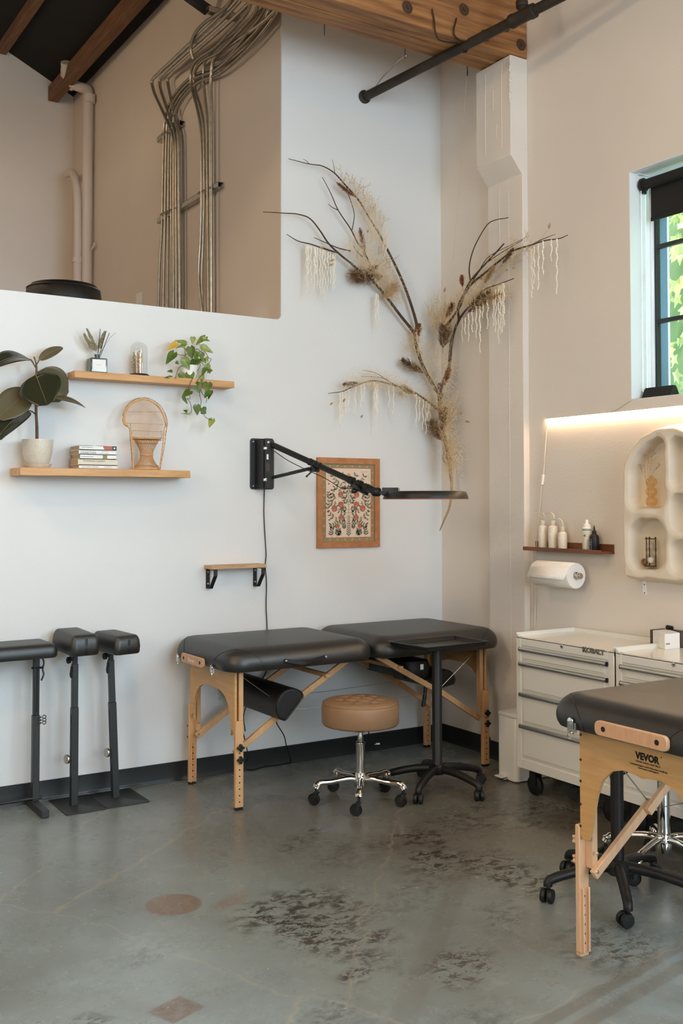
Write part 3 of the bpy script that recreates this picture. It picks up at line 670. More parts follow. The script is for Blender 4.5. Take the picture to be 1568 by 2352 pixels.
# painted drain pipes
mb = MB(); P = [at(*zz(x, y), x=XW - .045) for x, y in ((480, 1635), (484, 1200), (487, 800), (488, 520))]
for p_ in P: p_.x = XW - .058
P2 = [at(*zz(x, y), x=XW - .06) for x, y in ((470, 480), (415, 465), (378, 450), (362, 400), (360, 345))]
mb.tube(rounded([V((P[0].x, P[0].y, 2.31)), P[0], P[3], at(*zz(478, 488), x=XW - .05), at(*zz(408, 466), x=XW - .12), at(*zz(366, 425), x=XW - .2), at(*zz(359, 340), x=XW - .24)], .11), .044, 18)
P[3].x -= 0
t = thing('drain_pipe', 'tall white painted drain pipe with offset bend in the loft corner', 'pipe', (P[0].x, P[0].y, 2.3)); mb.build('pipe_run', 'pvc', t)
for (x, y) in ((488, 540), (398, 460), (362, 395)):
    c_ = at(*zz(x, y), x=XW - (.055 if x > 450 else .13 if x > 380 else .21)); mb = MB()
    ax_ = (0, 0, 1) if x != 398 else (1, 0, .45); mb.lathe([(.044, -.035), (.049, -.033), (.049, .033), (.044, .035)], c_, ax_, 18); mb.build('coupling', 'pvc', t)
mb = MB(); P = [at(*zz(x, y), x=XW - .13) for x, y in ((425, 1530), (425, 1200), (422, 1020), (400, 935), (362, 950))]
mb.tube(rounded([V((P[0].x, P[0].y, 2.31))] + P[1:], .12), .034, 16); t = thing('drain_pipe', 'short white painted vent pipe with curved top beside the tall pipe', 'pipe', (P[0].x, P[0].y, 2.3)); mb.build('pipe_run', 'pvc', t)
mb = MB(); mb.lathe([(.034, -.02), (.044, -.02), (.044, .02), (.034, .02)], at(*zz(422, 1420), x=XW - .13), (0, 0, 1), 18); mb.build('pipe_bracket', 'pvc', t)
mb = MB(); mb.tube(catmull([at(*zz(x, y), x=XW - .03) for x, y in ((450, 1545), (462, 1450), (480, 1390), (512, 1340), (513, 1325))], 6), .009, 8)
tag(mb.build('thin_hose', 'pvc'), 'thin pale hose curving to the wall beside the drain pipes', 'hose')
mb = MB(); pl_ = at(320, 691, x=XW); mb.box(pl_ - V((.003, 0, 0)), (.006, .11, .12)); tag(mb.build('outlet_plate', 'wall', bevel=.002), 'white blank outlet plate low on the loft wall', 'outlet')
# dark round pouf on the loft floor
t = thing('round_pouf', 'round black leather pouf peeking over the half wall', 'pouf', (-2.19, .85, 2.3))
c = V((-2.19, .85, 0)); mb = MB(); mb.lathe([(0, 2.305), (.19, 2.305), (.215, 2.33), (.225, 2.45), (.225, 2.70), (.215, 2.775), (.19, 2.80), (.1, 2.807), (0, 2.808)], c, (0, 0, 1), 48); mb.build('cushion', 'vinyl2', t)
mb = MB(); mb.torus(c + V((0, 0, 2.775)), .216, .003, (0, 0, 1), 48, 6).torus(c + V((0, 0, 2.34)), .219, .003, (0, 0, 1), 48, 6); mb.build('piping', 'vinyl', t)

# ------------------------------------------------------------------ shelves on the long wall
def live_board(x0, x1, dep, z0, z1, name_label, cut=0.0, seed=1, cut_l=0.0):
    rnd = random.Random(seed); mb = MB(); n = 26
    top = []; bot = []
    for i in range(n + 1):
        u = i / n; x = x0 + (x1 - x0) * u
        w = dep + rnd.uniform(-.0015, .0015)
        if cut and u > 1 - cut: w -= (u - (1 - cut)) / cut * .05
        top.append((x, -w + rnd.uniform(0, .003))); bot.append((x, -w - .004 - rnd.uniform(0, .002)))
    vs = []; k = n + 1
    vs += [(x, y, z1) for x, y in top] + [(x, y, z0) for x, y in bot] + [(x, -.001, z1) for x, y in top] + [(x, -.001, z0) for x, y in bot]
    fs = []
    for i in range(n):
        fs += [(i, i + 1, k + i + 1, k + i), (2 * k + i, 2 * k + i + 1, i + 1, i), (k + i, k + i + 1, 3 * k + i + 1, 3 * k + i), (3 * k + i, 3 * k + i + 1, 2 * k + i + 1, 2 * k + i)]
    fs += [(0, k, 3 * k, 2 * k), (n, 2 * k + n, 3 * k + n, k + n)]
    mb.add(vs, fs); return tag(mb.build('floating_shelf', 'shelfwood', bevel=.002), name_label, 'shelf', 'thick wooden floating shelves')
ZL, ZU = 1.672, 2.171
live_board(-2.715, -1.80, .185, 1.634, ZL, 'thick wooden floating shelf holding the potted rubber plant and books', .22, 4)
live_board(-2.429, -1.53, .115, 2.135, ZU, 'thick wooden floating shelf holding the trailing plant and glass dome', 0, 7)

# pale bracket shelf
t = thing('bracket_shelf', 'small pale pine shelf on two black iron brackets', 'shelf', (-1.49, 0, 1.02))
yd = at(487.8, 1301, x=-1.657).y
mb = MB(); mb.bb((-1.657, yd, 1.137), (-1.325, -.001, 1.157)); mb.build('board', 'palewood', t, bevel=.002)
for xx in (-1.645, -1.352):
    mb = MB(); w = .022; y2 = yd + .012
    mb.bb((xx, -.005, 1.028), (xx + w, -.001, 1.136)).bb((xx, -.045, 1.028), (xx + w, -.002, 1.032)).bb((xx, y2 - .004, 1.10), (xx + w, y2, 1.136)).bb((xx, y2, 1.132), (xx + w, -.002, 1.1365))
    mb.bar((xx + w / 2, -.043, 1.030), (xx + w / 2, y2 - .002, 1.102), w, .004, (0, -.5, .5)); mb.build('bracket', 'blackmetal', t)
    mb = MB()
    for z_ in (1.118, 1.052): mb.lathe([(.006, 0), (.005, .002), (0, .003)], (xx + w / 2, -.005, z_), (0, -1, 0), 10)
    mb.build('screw', 'nickel', t)

# ------------------------------------------------------------------ rubber plant
def leaf_mesh(mb, base, tip, width, nrm, curl=0.15, fold=0.12, n=12, m=3, shape='oval', wav=0.0, back=None):
    base, tip = V(base), V(tip); d = tip - base; L_ = d.length; d = d.normalized(); nrm = V(nrm); nrm = (nrm - d * nrm.dot(d)).normalized(); s_ = d.cross(nrm).normalized()
    vs = []; fs = []; W2 = 2 * m + 1
    for i in range(n + 1):
        u = i / n
        if shape == 'oval': w = (math.sin(PI * min(1, u ** .85 * 1.0)) ** .62) if u < .93 else (1 - u) / .07 * .45
        elif shape == 'heart': w = (min(1, (u + .02) / .16) ** .5) * (1 - max(0, u - .25) / .75) ** .8
        else: w = math.sin(PI * u) ** .8
        w = max(w, .0) * width / 2; c = base + d * (L_ * u) + nrm * (curl * L_ * (4 * u * (1 - u) * .5 - .0 * u))
        for j in range(-m, m + 1):
            q = j / m; back_ = -(.16 * L_ * (1 - u) ** 6 * abs(q)) if shape == 'heart' else 0
            vs.append(c + s_ * (w * q) + nrm * (-fold * w * (1 - abs(q)) * 1.0 + math.sin(u * 9 + q) * wav * w) + d * back_)
    for i in range(n):
        for j in range(2 * m): fs.append((i * W2 + j, i * W2 + j + 1, (i + 1) * W2 + j + 1, (i + 1) * W2 + j))
    mb.add(vs, fs)
    return [vs[i * W2 + m] + nrm * .0012 for i in range(n + 1)]
z4 = lambda x, y: (x / 2.8, 730 + y / 2.8)
t = thing('rubber_plant', 'rubber plant with large dark glossy leaves in a speckled cream pot', 'houseplant', (-2.608, -.1, ZL))
pc = V((-2.608, -.1, 0))
mb = MB(); mb.lathe([(0, ZL + .012), (.048, ZL + .012), (.056, ZL + .02), (.070, ZL + .07), (.0765, ZL + .138), (.0765, ZL + .142), (.071, ZL + .142), (.066, ZL + .10), (.0, ZL + .10)], pc, (0, 0, 1), 40); mb.build('pot', 'pot', t)
mb = MB(); mb.lathe([(0, ZL + .001), (.056, ZL + .001), (.066, ZL + .012), (.071, ZL + .021), (.068, ZL + .022), (.058, ZL + .010), (0, ZL + .009)], pc, (0, 0, 1), 40); mb.build('saucer', 'pot', t)
mb = MB(); mb.lathe([(.069, ZL + .122), (.04, ZL + .126), (0, ZL + .124)], pc, (0, 0, 1), 24); mb.build('soil', 'soil', t)
P = [at(*z4(x, y), y=-.1) for x, y in ((238, 800), (237, 700), (232, 600), (232, 480), (233, 380), (235, 320), (232, 298))]
mb = MB(); mb.tube(catmull(P, 5), lambda u: .0085 - .004 * u, 8)
for pl in (((232, 625), (205, 602), (182, 597)), ((236, 575), (262, 545), (272, 540)), ((232, 325), (210, 285), (195, 266)), ((236, 300), (247, 280), (250, 272)), ((236, 345), (262, 352)), ((233, 300), (225, 270), (217, 250))):
    mb.tube(catmull([at(*z4(*p), y=-.1) for p in pl], 5), .0035, 6)
mb.build('stem', 'stem', t)
TO = (-.55, -.83, .1)
# base px, tip px, base y, tip y, width, normal, material
for (b_, t_, yb_, yt_, w, nr, cu, mt) in (
    ((195, 268), (-70, 330), -.10, -.20, .115, (-.1, -.75, 1), .35, 'leafdark'),
    ((250, 273), (404, 190), -.10, -.06, .055, (.1, -1, .8), .2, 'leafback'),
    ((230, 366), (304, 562), -.16, -.30, .205, (-.5, -.8, .45), .12, 'leafdark'),
    ((245, 345), (420, 520), -.10, -.045, .185, (-.5, -.85, .25), .05, 'leafback'),
    ((352, 515), (549, 577), -.14, -.10, .07, (.0, -.6, 1), .18, 'leafback'),
    ((180, 462), (-20, 650), -.13, -.2, .15, (-.5, -.85, -.1), .06, 'leafback'),
    ((182, 598), (-30, 795), -.11, -.24, .12, (-.5, -.8, .6), .25, 'leafdark')):
    mb = MB(); B_, T_ = at(*z4(*b_), y=yb_), at(*z4(*t_), y=yt_)
    mid = leaf_mesh(mb, B_, T_, w, nr, cu, .18, 16, 4); o = mb.build('leaf', mt, t)
    so_ = o.modifiers.new('t', 'SOLIDIFY'); so_.thickness = .0012
    mb = MB(); mb.tube(mid, lambda u: .0018 - .0012 * u, 5); mb.build('midrib', 'vein', o)

# ------------------------------------------------------------------ books
t0 = at(181, 1078, y=-.165); X0 = t0.x; X1 = at(269, 1078, y=-.165).x
zs = [ZL + .0005, ZL + .019, ZL + .050, ZL + .073, ZL + .096, ZL + .1175]
bk = [('white paperback with grey title, bottom of the stack of five', 0, 0, 'bkwhite'), ('cream paperback, thickest and second from bottom of the stack', -.004, .003, 'bkcream'),
      ('white paperback with olive block on the spine, middle of the stack', .006, -.004, 'bkwhite'), ('white hardback with HAMILTON on the spine, second from top', .0, -.006, 'bkwhite'),
      ('white book with red and black spine end, top of the stack', .001, -.004, 'bkwhite')]
for i, (lab, dx, dx2, mt) in enumerate(bk):
    a0, a1, b0, b1, q0, q1 = X0 + dx, X1 + dx2, -.165 + (.002 if i % 2 else 0), -.022, zs[i], zs[i + 1] - .0006
    t = thing('paperback_book', lab, 'book', ((a0 + a1) / 2, (b0 + b1) / 2, q0), 'stacked books on the lower shelf')
    mb = MB(); mb.bb((a0, b0, q0), (a1, b1, q0 + .0018)).bb((a0, b0, q1 - .0018), (a1, b1, q1)).bb((a0, b0, q0), (a1, b0 + .0018, q1)); mb.build('cover', mt, t)
    mb = MB(); mb.bb((a0 + .002, b0 + .0018, q0 + .0018), (a1 - .002, b1 - .002, q1 - .0018)); mb.build('page_block', 'bkpage', t)
    W = a1 - a0; h_ = q1 - q0; yy = b0 - .0002; rx = (1, 0, 0); uz = (0, 0, 1)
    def tx(s, u, v, hh, ww=None, mat='greyprint'): text(s, 'spine_lettering', mat, t, (a0 + W * u, yy, q0 + h_ * v), rx, uz, h_ * hh, ww)
    if i == 0: tx('THE COMET SISTERS', .06, .35, .3, W * .45); tx('SHERMAN', .66, .38, .25, W * .2)
    if i == 1: tx("The Gentleman's Companion", .12, .5, .36, W * .55, 'stem')
    if i == 2: tx('INTRODUCTION', .05, .35, .3, W * .3); mb = MB(); mb.bb((a0 + W * .62, yy - .0002, q0), (a0 + W * .74, yy, q1)); mb.build('spine_block', 'pgreen2', t)
    if i == 3: tx('HISTORIANS ON', .05, .66, .2, W * .4); tx('HAMILTON', .05, .15, .36, W * .4, 'boxdark'); tx('EDWARD', .6, .62, .18, W * .2); tx('RUFFER', .6, .15, .18, W * .2)
    if i == 4:
        tx('BLOODY CROSSROADS', .07, .45, .22, W * .28)
        mb = MB(); mb.prism([(W * .62, h_), (W * .68, 0), (W * .88, 0), (W * .88, h_)], (a0, yy - .0002, q0), rx, uz, (0, .0003, 0)); mb.build('spine_block', 'pred', t)
        mb = MB(); mb.bb((a0 + W * .88, yy - .0002, q0), (a1, yy, q1)); mb.build('spine_block', 'greymetal', t)
        mb = MB(); mb.lathe([(.0045, 0), (.0045, .0004)], (a0 + W * .94, yy - .0003, q0 + h_ * .5), (0, -1, 0), 16).prism([(W * .37, h_), (W * .38, h_ * .5), (W * .46, h_)], (a0, yy - .0003, q0), rx, uz, (0, .0003, 0)); mb.build('spine_badge', 'label', t)

# ------------------------------------------------------------------ little peacock chair
zc = lambda x, y: (270 + x / 12.06, 900 + y / 12.06)
YC = -.105
t = thing('peacock_chair', 'miniature woven rattan peacock chair with round fan back', 'chair', (-2.04, YC, ZL))
def C_(x, y, dy=0.0): return at(*zc(x, y), y=YC + dy)
base_c = V((C_(800, 2130).x, YC, ZL)); zt_ = C_(800, 1300).z
def ring_pts(z, r, n=30, ry=None): return [V((base_c.x + r * math.cos(2 * PI * i / n), YC + (ry or r * .85) * math.sin(2 * PI * i / n), z)) for i in range(n)]
zmid = C_(800, 1765).z; Rb, Rt, Rm = .066, .066, .0325
mb = MB()
for s_ in (1, -1):
    for i in range(30):
        A_, B_, Cc = ring_pts(ZL + .012, Rb)[i], ring_pts(zmid, Rm)[(i + 5 * s_) % 30], ring_pts(zt_ - .006, Rt)[(i + 10 * s_) % 30]
        mb.tube([A_, B_], .0011, 4, False); mb.tube([B_, Cc], .0011, 4, False)
mb.build('woven_base', 'rattan', t)
mb = MB()
for (z_, r_, rr_) in ((ZL + .006, .070, .0052), (ZL + .024, .062, .0018), (zmid, .0335, .003), (zt_ - .022, .060, .002), (zt_, .072, .0055)):
    P = ring_pts(z_, r_, 30); P.append(P[0]); mb.tube(P, rr_, 7, False)
mb.build('base_ring', 'rattan', t)
mb = MB(); mb.lathe([(0, 0), (.068, 0), (.068, .002), (0, .003)], (base_c.x, YC, zt_ + .002), (0, 0, 1), 30); mb.build('seat', 'rattan', t)
for pl in (((350, 880, -.06), (370, 1100, -.06), (400, 1500, -.06), (435, 2140, -.055)), ((1300, 960, -.055), (1270, 1300, -.055), (1230, 1650, -.055), (1160, 2140, -.05))):
    mb = MB(); mb.tube(catmull([C_(*p) for p in pl], 6), .0036, 8); mb.build('arm_post', 'rattan', t)
hoop = [(290, 960, -.01), (200, 860, .0), (185, 690, .012), (230, 530, .02), (340, 370, .03), (500, 255, .035), (680, 210, .035), (860, 235, .035), (1020, 320, .03), (1150, 440, .025), (1240, 580, .02), (1300, 730, .01), (1330, 880, -.01), (1330, 960, -.045)]
H = catmull([C_(*p) for p in hoop], 6)
mb = MB(); mb.tube(H, .0054, 8)
H2 = catmull([C_(*p) for p in [(300, 990, -.02), (160, 880, .0), (140, 690, .012), (190, 500, .02), (310, 330, .03), (480, 210, .035), (680, 165, .035), (880, 190, .035), (1050, 275, .03), (1190, 400, .025), (1290, 560, .02), (1350, 720, .01), (1375, 900, -.01), (1340, 1100, -.03), (1320, 1300, -.03), (1285, 1550, -.035), (1215, 1900, -.04), (1180, 2130, -.045)]], 5)
mb.build('back_hoop', 'rattan', t)
mb = MB(); mb.tube(H2, .0022, 5); mb.tube(catmull([C_(*p) for p in [(320, 990, -.04), (340, 1200, -.04), (365, 1500, -.04), (400, 1900, -.04), (420, 2120, -.04)]], 5), .0018, 5); mb.build('edge_binding', 'rattandk', t)
def inhoop(x, y):
    if y < 900: return ((x - 745) / 555) ** 2 + ((y - 760) / 530) ** 2 < 1
    return 400 < x < 1265 - (y - 900) * .08 and y < 1310
mb = MB()
for sgn in (1, -1):
    for k in range(-40, 60):
        run = []
        for i in range(0, 115):
            y = 215 + i * 10; x = 745 + k * 52 + sgn * (y - 700) * .62
            if inhoop(x, y): run.append(C_(x, y, .012 + .02 * (1 - abs(x - 745) / 560) - max(0, (y - 900)) / 400 * .0))
            else:
                if len(run) > 3: mb.tube(run[::6] + [run[-1]], .0009, 3, False)
                run = []
        if len(run) > 3: mb.tube(run[::6] + [run[-1]], .0009, 3, False)
mb.build('back_lattice', 'rattan', t)
mb = MB()
for (x0, x1, y0, y1) in ((270, 1190, 545, 560), (230, 1270, 865, 905), (410, 1240, 1075, 1105), (430, 1220, 1255, 1275), (430, 1220, 1330, 1345)):
    mb.tube(catmull([C_(x0, y0, -.005), C_((x0 + x1) / 2, (y0 + y1) / 2, .03), C_(x1, y1, -.005)], 8), .0018, 5)
for (y0, y1) in ((1000, 1300),):
    for k in range(5):
        yy = 1090 + k * 50; mb.tube([C_(1195, yy + 15, .0), C_(1262, yy - 5, -.05)], .0014, 4); mb.tube([C_(420, yy - 10, .0), C_(372, yy - 5, -.05)], .0014, 4)
mb.build('back_band', 'rattan', t)

# ------------------------------------------------------------------ diffuser bottle, glass dome
zd = lambda x, y: (180 + x / 8.711, 745 + y / 8.711)
bx0, bx1 = at(*zd(250, 980), y=-.095).x, at(*zd(580, 985), y=-.095).x; bz = ZU + .001; bt = at(*zd(400, 670), y=-.095).z
t = thing('reed_diffuser', 'square green glass diffuser bottle with reeds and dried eucalyptus', 'bottle', ((bx0 + bx1) / 2, -.06, bz))
mb = MB(); mb.bb((bx0, -.095, bz), (bx1, -.025, bt)); mb.build('bottle_body', 'greenglass', t, bevel=.004)
cx_ = (bx0 + bx1) / 2; mb = MB(); mb.lathe([(.0115, 0), (.0115, .014), (.014, .015), (.014, .022), (.010, .022), (.010, .0)], (cx_, -.06, bt), (0, 0, 1), 20); mb.build('bottle_neck', 'greenglass', t)
L0, L1, l0, l1 = at(*zd(282, 905), y=-.0955), at(*zd(545, 715), y=-.0955), 0, 0
mb = MB(); mb.bb((L0.x, -.0958, L0.z), (L1.x, -.0953, L1.z)); mb.build('paper_label', 'label', t)
text('ELIXIR CO', 'label_lettering', 'greyprint', t, (cx_ - .014, -.0962, (L0.z + L1.z) / 2 - .001), (1, 0, 0), (0, 0, 1), .0022, .028)
for (x1_, y1_, r_) in ((437, 90, .0016), (548, 160, .0016), (620, 170, .0016)):
    mb = MB(); mb.tube([V((cx_, -.06, bt - .03)), at(*zd(x1_, y1_), y=-.07)], r_, 6); mb.build('reed', 'reed', t)
mb = MB(); mb.tube(catmull([V((cx_, -.06, bt)), at(*zd(590, 330), y=-.06), at(*zd(640, 260), y=-.06), at(*zd(690, 215), y=-.06), at(*zd(748, 170), y=-.06)], 4), .0006, 4)
for q in ((595, 325), (690, 215), (748, 172), (640, 258)): mb.ball(at(*zd(*q), y=-.06), .0016, 6, 4)
mb.build('berry_twig', 'twig', t)
rnd = random.Random(5)
for (pl, w0) in ((((380, 570), (320, 450), (260, 300), (210, 190), (170, 100)), .030), (((360, 560), (280, 480), (210, 380), (150, 280), (120, 200)), .034), (((400, 560), (430, 420), (480, 300), (510, 200), (540, 150)), .028)):
    P = catmull([at(*zd(*p), y=-.06) for p in pl], 5); mb = MB(); mb.tube(P, .0008, 4)
    for i in range(3, len(P)):
        for s_ in (-1, 1, 0):
            n_ = V((rnd.uniform(-.6, .3), -1, rnd.uniform(-.3, .9))); d_ = V((s_ * rnd.uniform(.4, 1) , rnd.uniform(-.3, .3), rnd.uniform(.1, .9))).normalized()
            L_ = w0 * (1 - .62 * i / len(P)) * rnd.uniform(.5, .75); leaf_mesh(mb, P[i], P[i] + d_ * L_, L_ * .95, n_, .2, .3, 5, 1, 'oval')
    mb.build('eucalyptus_sprig', 'euc', t)
cc = at(*zd(1210, 1000), y=-.062); cx_ = cc.x; t = thing('glass_cloche', 'small glass dome with dried flowers and copper foil roll inside', 'cloche', (cx_, -.062, ZU))
mb = MB(); mb.lathe([(0, ZU + .0005), (.056, ZU + .0005), (.056, ZU + .004), (.047, ZU + .010), (0, ZU + .010)], (cx_, -.062, 0), (0, 0, 1), 36); mb.build('base', 'reed', t)
R_ = .0445; hz = at(*zd(1210, 350), y=-.062).z; prof = [(R_, ZU + .011), (R_, hz - R_ * .95)] + [(R_ * math.cos(a), hz - R_ * .95 + R_ * .95 * math.sin(a)) for a in [PI / 2 * i / 8 for i in range(1, 9)]]
mb = MB(); mb.lathe(prof, (cx_, -.062, 0), (0, 0, 1), 40); mb.build('glass_dome', 'clear', t)
mb = MB(); mb.lathe([(0, ZU + .011), (.009, ZU + .011), (.010, ZU + .10), (.0085, ZU + .122), (0, ZU + .123)], (cx_ + .004, -.068, 0), (0, 0, 1), 14); mb.build('foil_roll', 'foil', t)
mb = MB(); mb.cyl((cx_ + .018, -.062, ZU + .011), (cx_ + .018, -.062, ZU + .12), .005, 10); mb.build('glass_tube', 'frost', t)
rnd = random.Random(9); mb = MB()
for k in range(60):
    p = V((cx_ - .022 + rnd.uniform(-.014, .014), -.062 + rnd.uniform(-.018, .018), ZU + .012 + rnd.uniform(0, .115)))
    mb.tube([V((cx_ - .02, -.062, ZU + .012)), p], .0004, 3, False)
    for q in range(2):
        d_ = V((rnd.uniform(-1, 1), rnd.uniform(-1, 1), rnd.uniform(-.4, 1))).normalized(); leaf_mesh(mb, p, p + d_ * rnd.uniform(.005, .010), .006, (0, -1, .2), .2, .3, 4, 1)
mb.build('dried_flowers', 'tail', t)

# ------------------------------------------------------------------ pothos
zp = lambda x, y: (360 + x / 7.84, 740 + y / 7.84)
t = thing('trailing_pothos', 'pothos with heart shaped green leaves trailing over the upper shelf', 'houseplant', (-1.86, -.06, ZU))
pcx = at(*zp(580, 900), y=-.06).x
mb = MB(); mb.lathe([(0, ZU + .001), (.034, ZU + .001), (.042, ZU + .03), (.048, ZU + .075), (.045, ZU + .077), (.04, ZU + .06), (0, ZU + .06)], (pcx, -.06, 0), (0, 0, 1), 30); mb.build('pot', 'white', t)
Q = lambda x, y, dy=0.0: at(*zp(x, y), y=-.09 + dy)
vines = [((580, 620), (530, 560), (520, 640)), ((600, 700), (520, 620), (500, 440), (440, 380)), ((640, 600), (720, 480), (800, 540), (870, 540), (930, 640), (975, 665), (935, 745)), ((700, 640), (780, 780), (690, 930), (610, 1080), (570, 1220), (600, 1380), (545, 1375), (600, 1450), (625, 1590), (580, 1650), (500, 1640)),
         ((760, 700), (850, 780), (870, 900), (740, 1040), (780, 1200), (770, 1310), (800, 1420), (785, 1540), (840, 1660), (900, 1730), (985, 1755)), ((560, 760), (430, 800), (375, 870), (335, 1015)), ((780, 1210), (830, 1300), (900, 1380), (880, 1450)), ((520, 600), (420, 590), (310, 565)), ((540, 500), (430, 430), (350, 395)), ((760, 400), (800, 450), (800, 530))]
mb = MB()
for v_ in vines: mb.tube(catmull([Q(x, y, .0 if y < 1000 else -.035) for x, y in v_], 5), .0017, 5)
mb.build('vines', 'vine', t)
leaves = [((355, 375), (172, 522), 110, 'y'), ((310, 550), (160, 765), 145, 'd'), ((525, 375), (310, 330), 80, 'l'), ((510, 400), (330, 475), 60, 'l'), ((650, 270), (640, 400), 90, 'l'), ((870, 265), (700, 420), 120, 'l'), ((830, 290), (955, 342), 70, 'l'), ((810, 440), (1015, 555), 120, 'l'),
          ((600, 450), (640, 670), 150, 'd'), ((480, 650), (590, 860), 150, 'l'), ((690, 690), (585, 850), 120, 'k'), ((740, 540), (680, 690), 110, 'l'), ((800, 560), (820, 680), 110, 'd'), ((760, 660), (730, 775), 120, 'l'), ((830, 670), (890, 740), 90, 'l'), ((890, 630), (925, 730), 50, 'l'),
          ((900, 760), (960, 935), 100, 'l'), ((880, 830), (810, 950), 90, 'd'), ((345, 715), (405, 755), 60, 'd'), ((275, 880), (180, 890), 55, 'd'), ((268, 990), (130, 1000), 55, 'd'), ((420, 925), (520, 1065), 120, 'm'), ((590, 900), (625, 1080), 150, 'm'), ((790, 950), (845, 1050), 100, 'l'), ((770, 1030), (800, 1150), 110, 'l'),
          ((700, 1100), (765, 1280), 145, 'm'), ((920, 1090), (890, 1260), 165, 'm'), ((950, 1240), (850, 1370), 110, 'd'), ((980, 1240), (925, 1400), 80, 'd'), ((600, 1240), (445, 1365), 130, 'd'), ((480, 1360), (555, 1485), 60, 'd'), ((720, 1495), (727, 1680), 125, 'm'), ((820, 1545), (870, 1660), 120, 'm'), ((800, 1620), (900, 1640), 60, 'd'), ((1000, 1745), (940, 1905), 110, 'l'), ((545, 1610), (470, 1585), 50, 'd'), ((590, 1655), (410, 1648), 26, 'l'), ((980, 855), (900, 920), 60, 'd')]
rnd = random.Random(21)
for (b_, t_, w, c_) in leaves:
    dy = rnd.uniform(-.02, .01) + (-.035 if b_[1] > 1000 else 0)
    B_, T_ = Q(b_[0], b_[1], dy), Q(t_[0], t_[1], dy - rnd.uniform(0, .012)); w_ = w / 7.84 / 2369 * 6.15
    mb = MB(); leaf_mesh(mb, B_, T_, w_ * 1.05, (-.55 + rnd.uniform(-.3, .3), -.8, rnd.uniform(.0, .5)), .12, .25, 10, 3, 'heart')
    mb.build('leaf', {'y': 'yellowleaf', 'd': 'pothos2', 'k': 'pothos2', 'l': 'pothos', 'm': 'pothos2'}[c_], t)

# ------------------------------------------------------------------ framed print
fy = -.018
F0, F1 = at(729, 1260, y=fy), at(872, 1053, y=fy)
fx0, fx1, fz0, fz1 = F0.x, F1.x, at(800, 1258, y=fy).z, at(800, 1052, y=fy).z
t = thing('framed_print', 'oak framed print of a flowering tree behind the lamp arm', 'picture', ((fx0 + fx1) / 2, 0, fz0))
fw = .037; mb = MB()
for (a, b, c, d, poly) in (((fx0, fz0), 0, 0, 0, [(0, 0), (fx1 - fx0, 0), (fx1 - fx0 - fw, fw), (fw, fw)]), ((fx0, fz1), 0, 0, 0, [(0, 0), (fw, -fw), (fx1 - fx0 - fw, -fw), (fx1 - fx0, 0)]),
                           ((fx0, fz0), 0, 0, 0, [(0, 0), (fw, fw), (fw, fz1 - fz0 - fw), (0, fz1 - fz0)]), ((fx1, fz0), 0, 0, 0, [(0, 0), (0, fz1 - fz0), (-fw, fz1 - fz0 - fw), (-fw, fw)])):
    mb.prism(poly, (a[0], -.001, a[1]), (1, 0, 0), (0, 0, 1), (0, -.019, 0))
mb.build('frame', 'oakframe', t, bevel=.0015)
mb = MB(); yp = -.010; ix0, ix1, iz0, iz1 = fx0 + fw, fx1 - fw, fz0 + fw, fz1 - fw
mb.bb((ix0, yp, iz0), (ix1, -.001, iz1)); pr_ = mb.build('print', 'print', t, flat=True)
def flat(mb, pts, lay=1):
    y = yp - .0003 * lay; mb.add([(p[0], y, p[1]) for p in pts], [tuple(range(len(pts)))])
mb = MB(); bw = .026
for (a, b, c, d) in ((ix0, ix1, iz0, iz0 + bw), (ix0, ix1, iz1 - bw, iz1), (ix0, ix0 + bw, iz0 + bw, iz1 - bw), (ix1 - bw, ix1, iz0 + bw, iz1 - bw)): flat(mb, [(a, c), (b, c), (b, d), (a, d)])
mb.mi = 1
g = .0035
for (a, b, c, d) in ((ix0 + bw - g, ix0 + bw, iz0 + bw - g, iz1 - bw + g), (ix1 - bw, ix1 - bw + g, iz0 + bw - g, iz1 - bw + g), (ix0 + bw, ix1 - bw, iz0 + bw - g, iz0 + bw), (ix0 + bw, ix1 - bw, iz1 - bw, iz1 - bw + g)): flat(mb, [(a, c), (b, c), (b, d), (a, d)], 2)
mb.mi = 2
def disc2(cx, cz, r, n=9): return [(cx + r * (1 + .18 * (k % 2)) * math.cos(2 * PI * k / (2 * n)), cz + r * (1 + .18 * (k % 2)) * math.sin(2 * PI * k / (2 * n))) for k in range(2 * n)]
k = 0
for i in range(9):
    zc_ = iz0 + bw + (iz1 - iz0 - 2 * bw) * (i + .5) / 9
    for xx in (ix0 + bw / 2, ix1 - bw / 2): flat(mb, disc2(xx, zc_, .006 if i % 2 else .0045), 2)
for i in range(6):
    xx = ix0 + bw + (ix1 - ix0 - 2 * bw) * (i + .5) / 6
    for zq in (iz0 + bw / 2, iz1 - bw / 2): flat(mb, disc2(xx, zq, .0055), 2)
mb.build('print_border', ['pgreen2', 'ppink', 'porange'], pr_, flat=True)
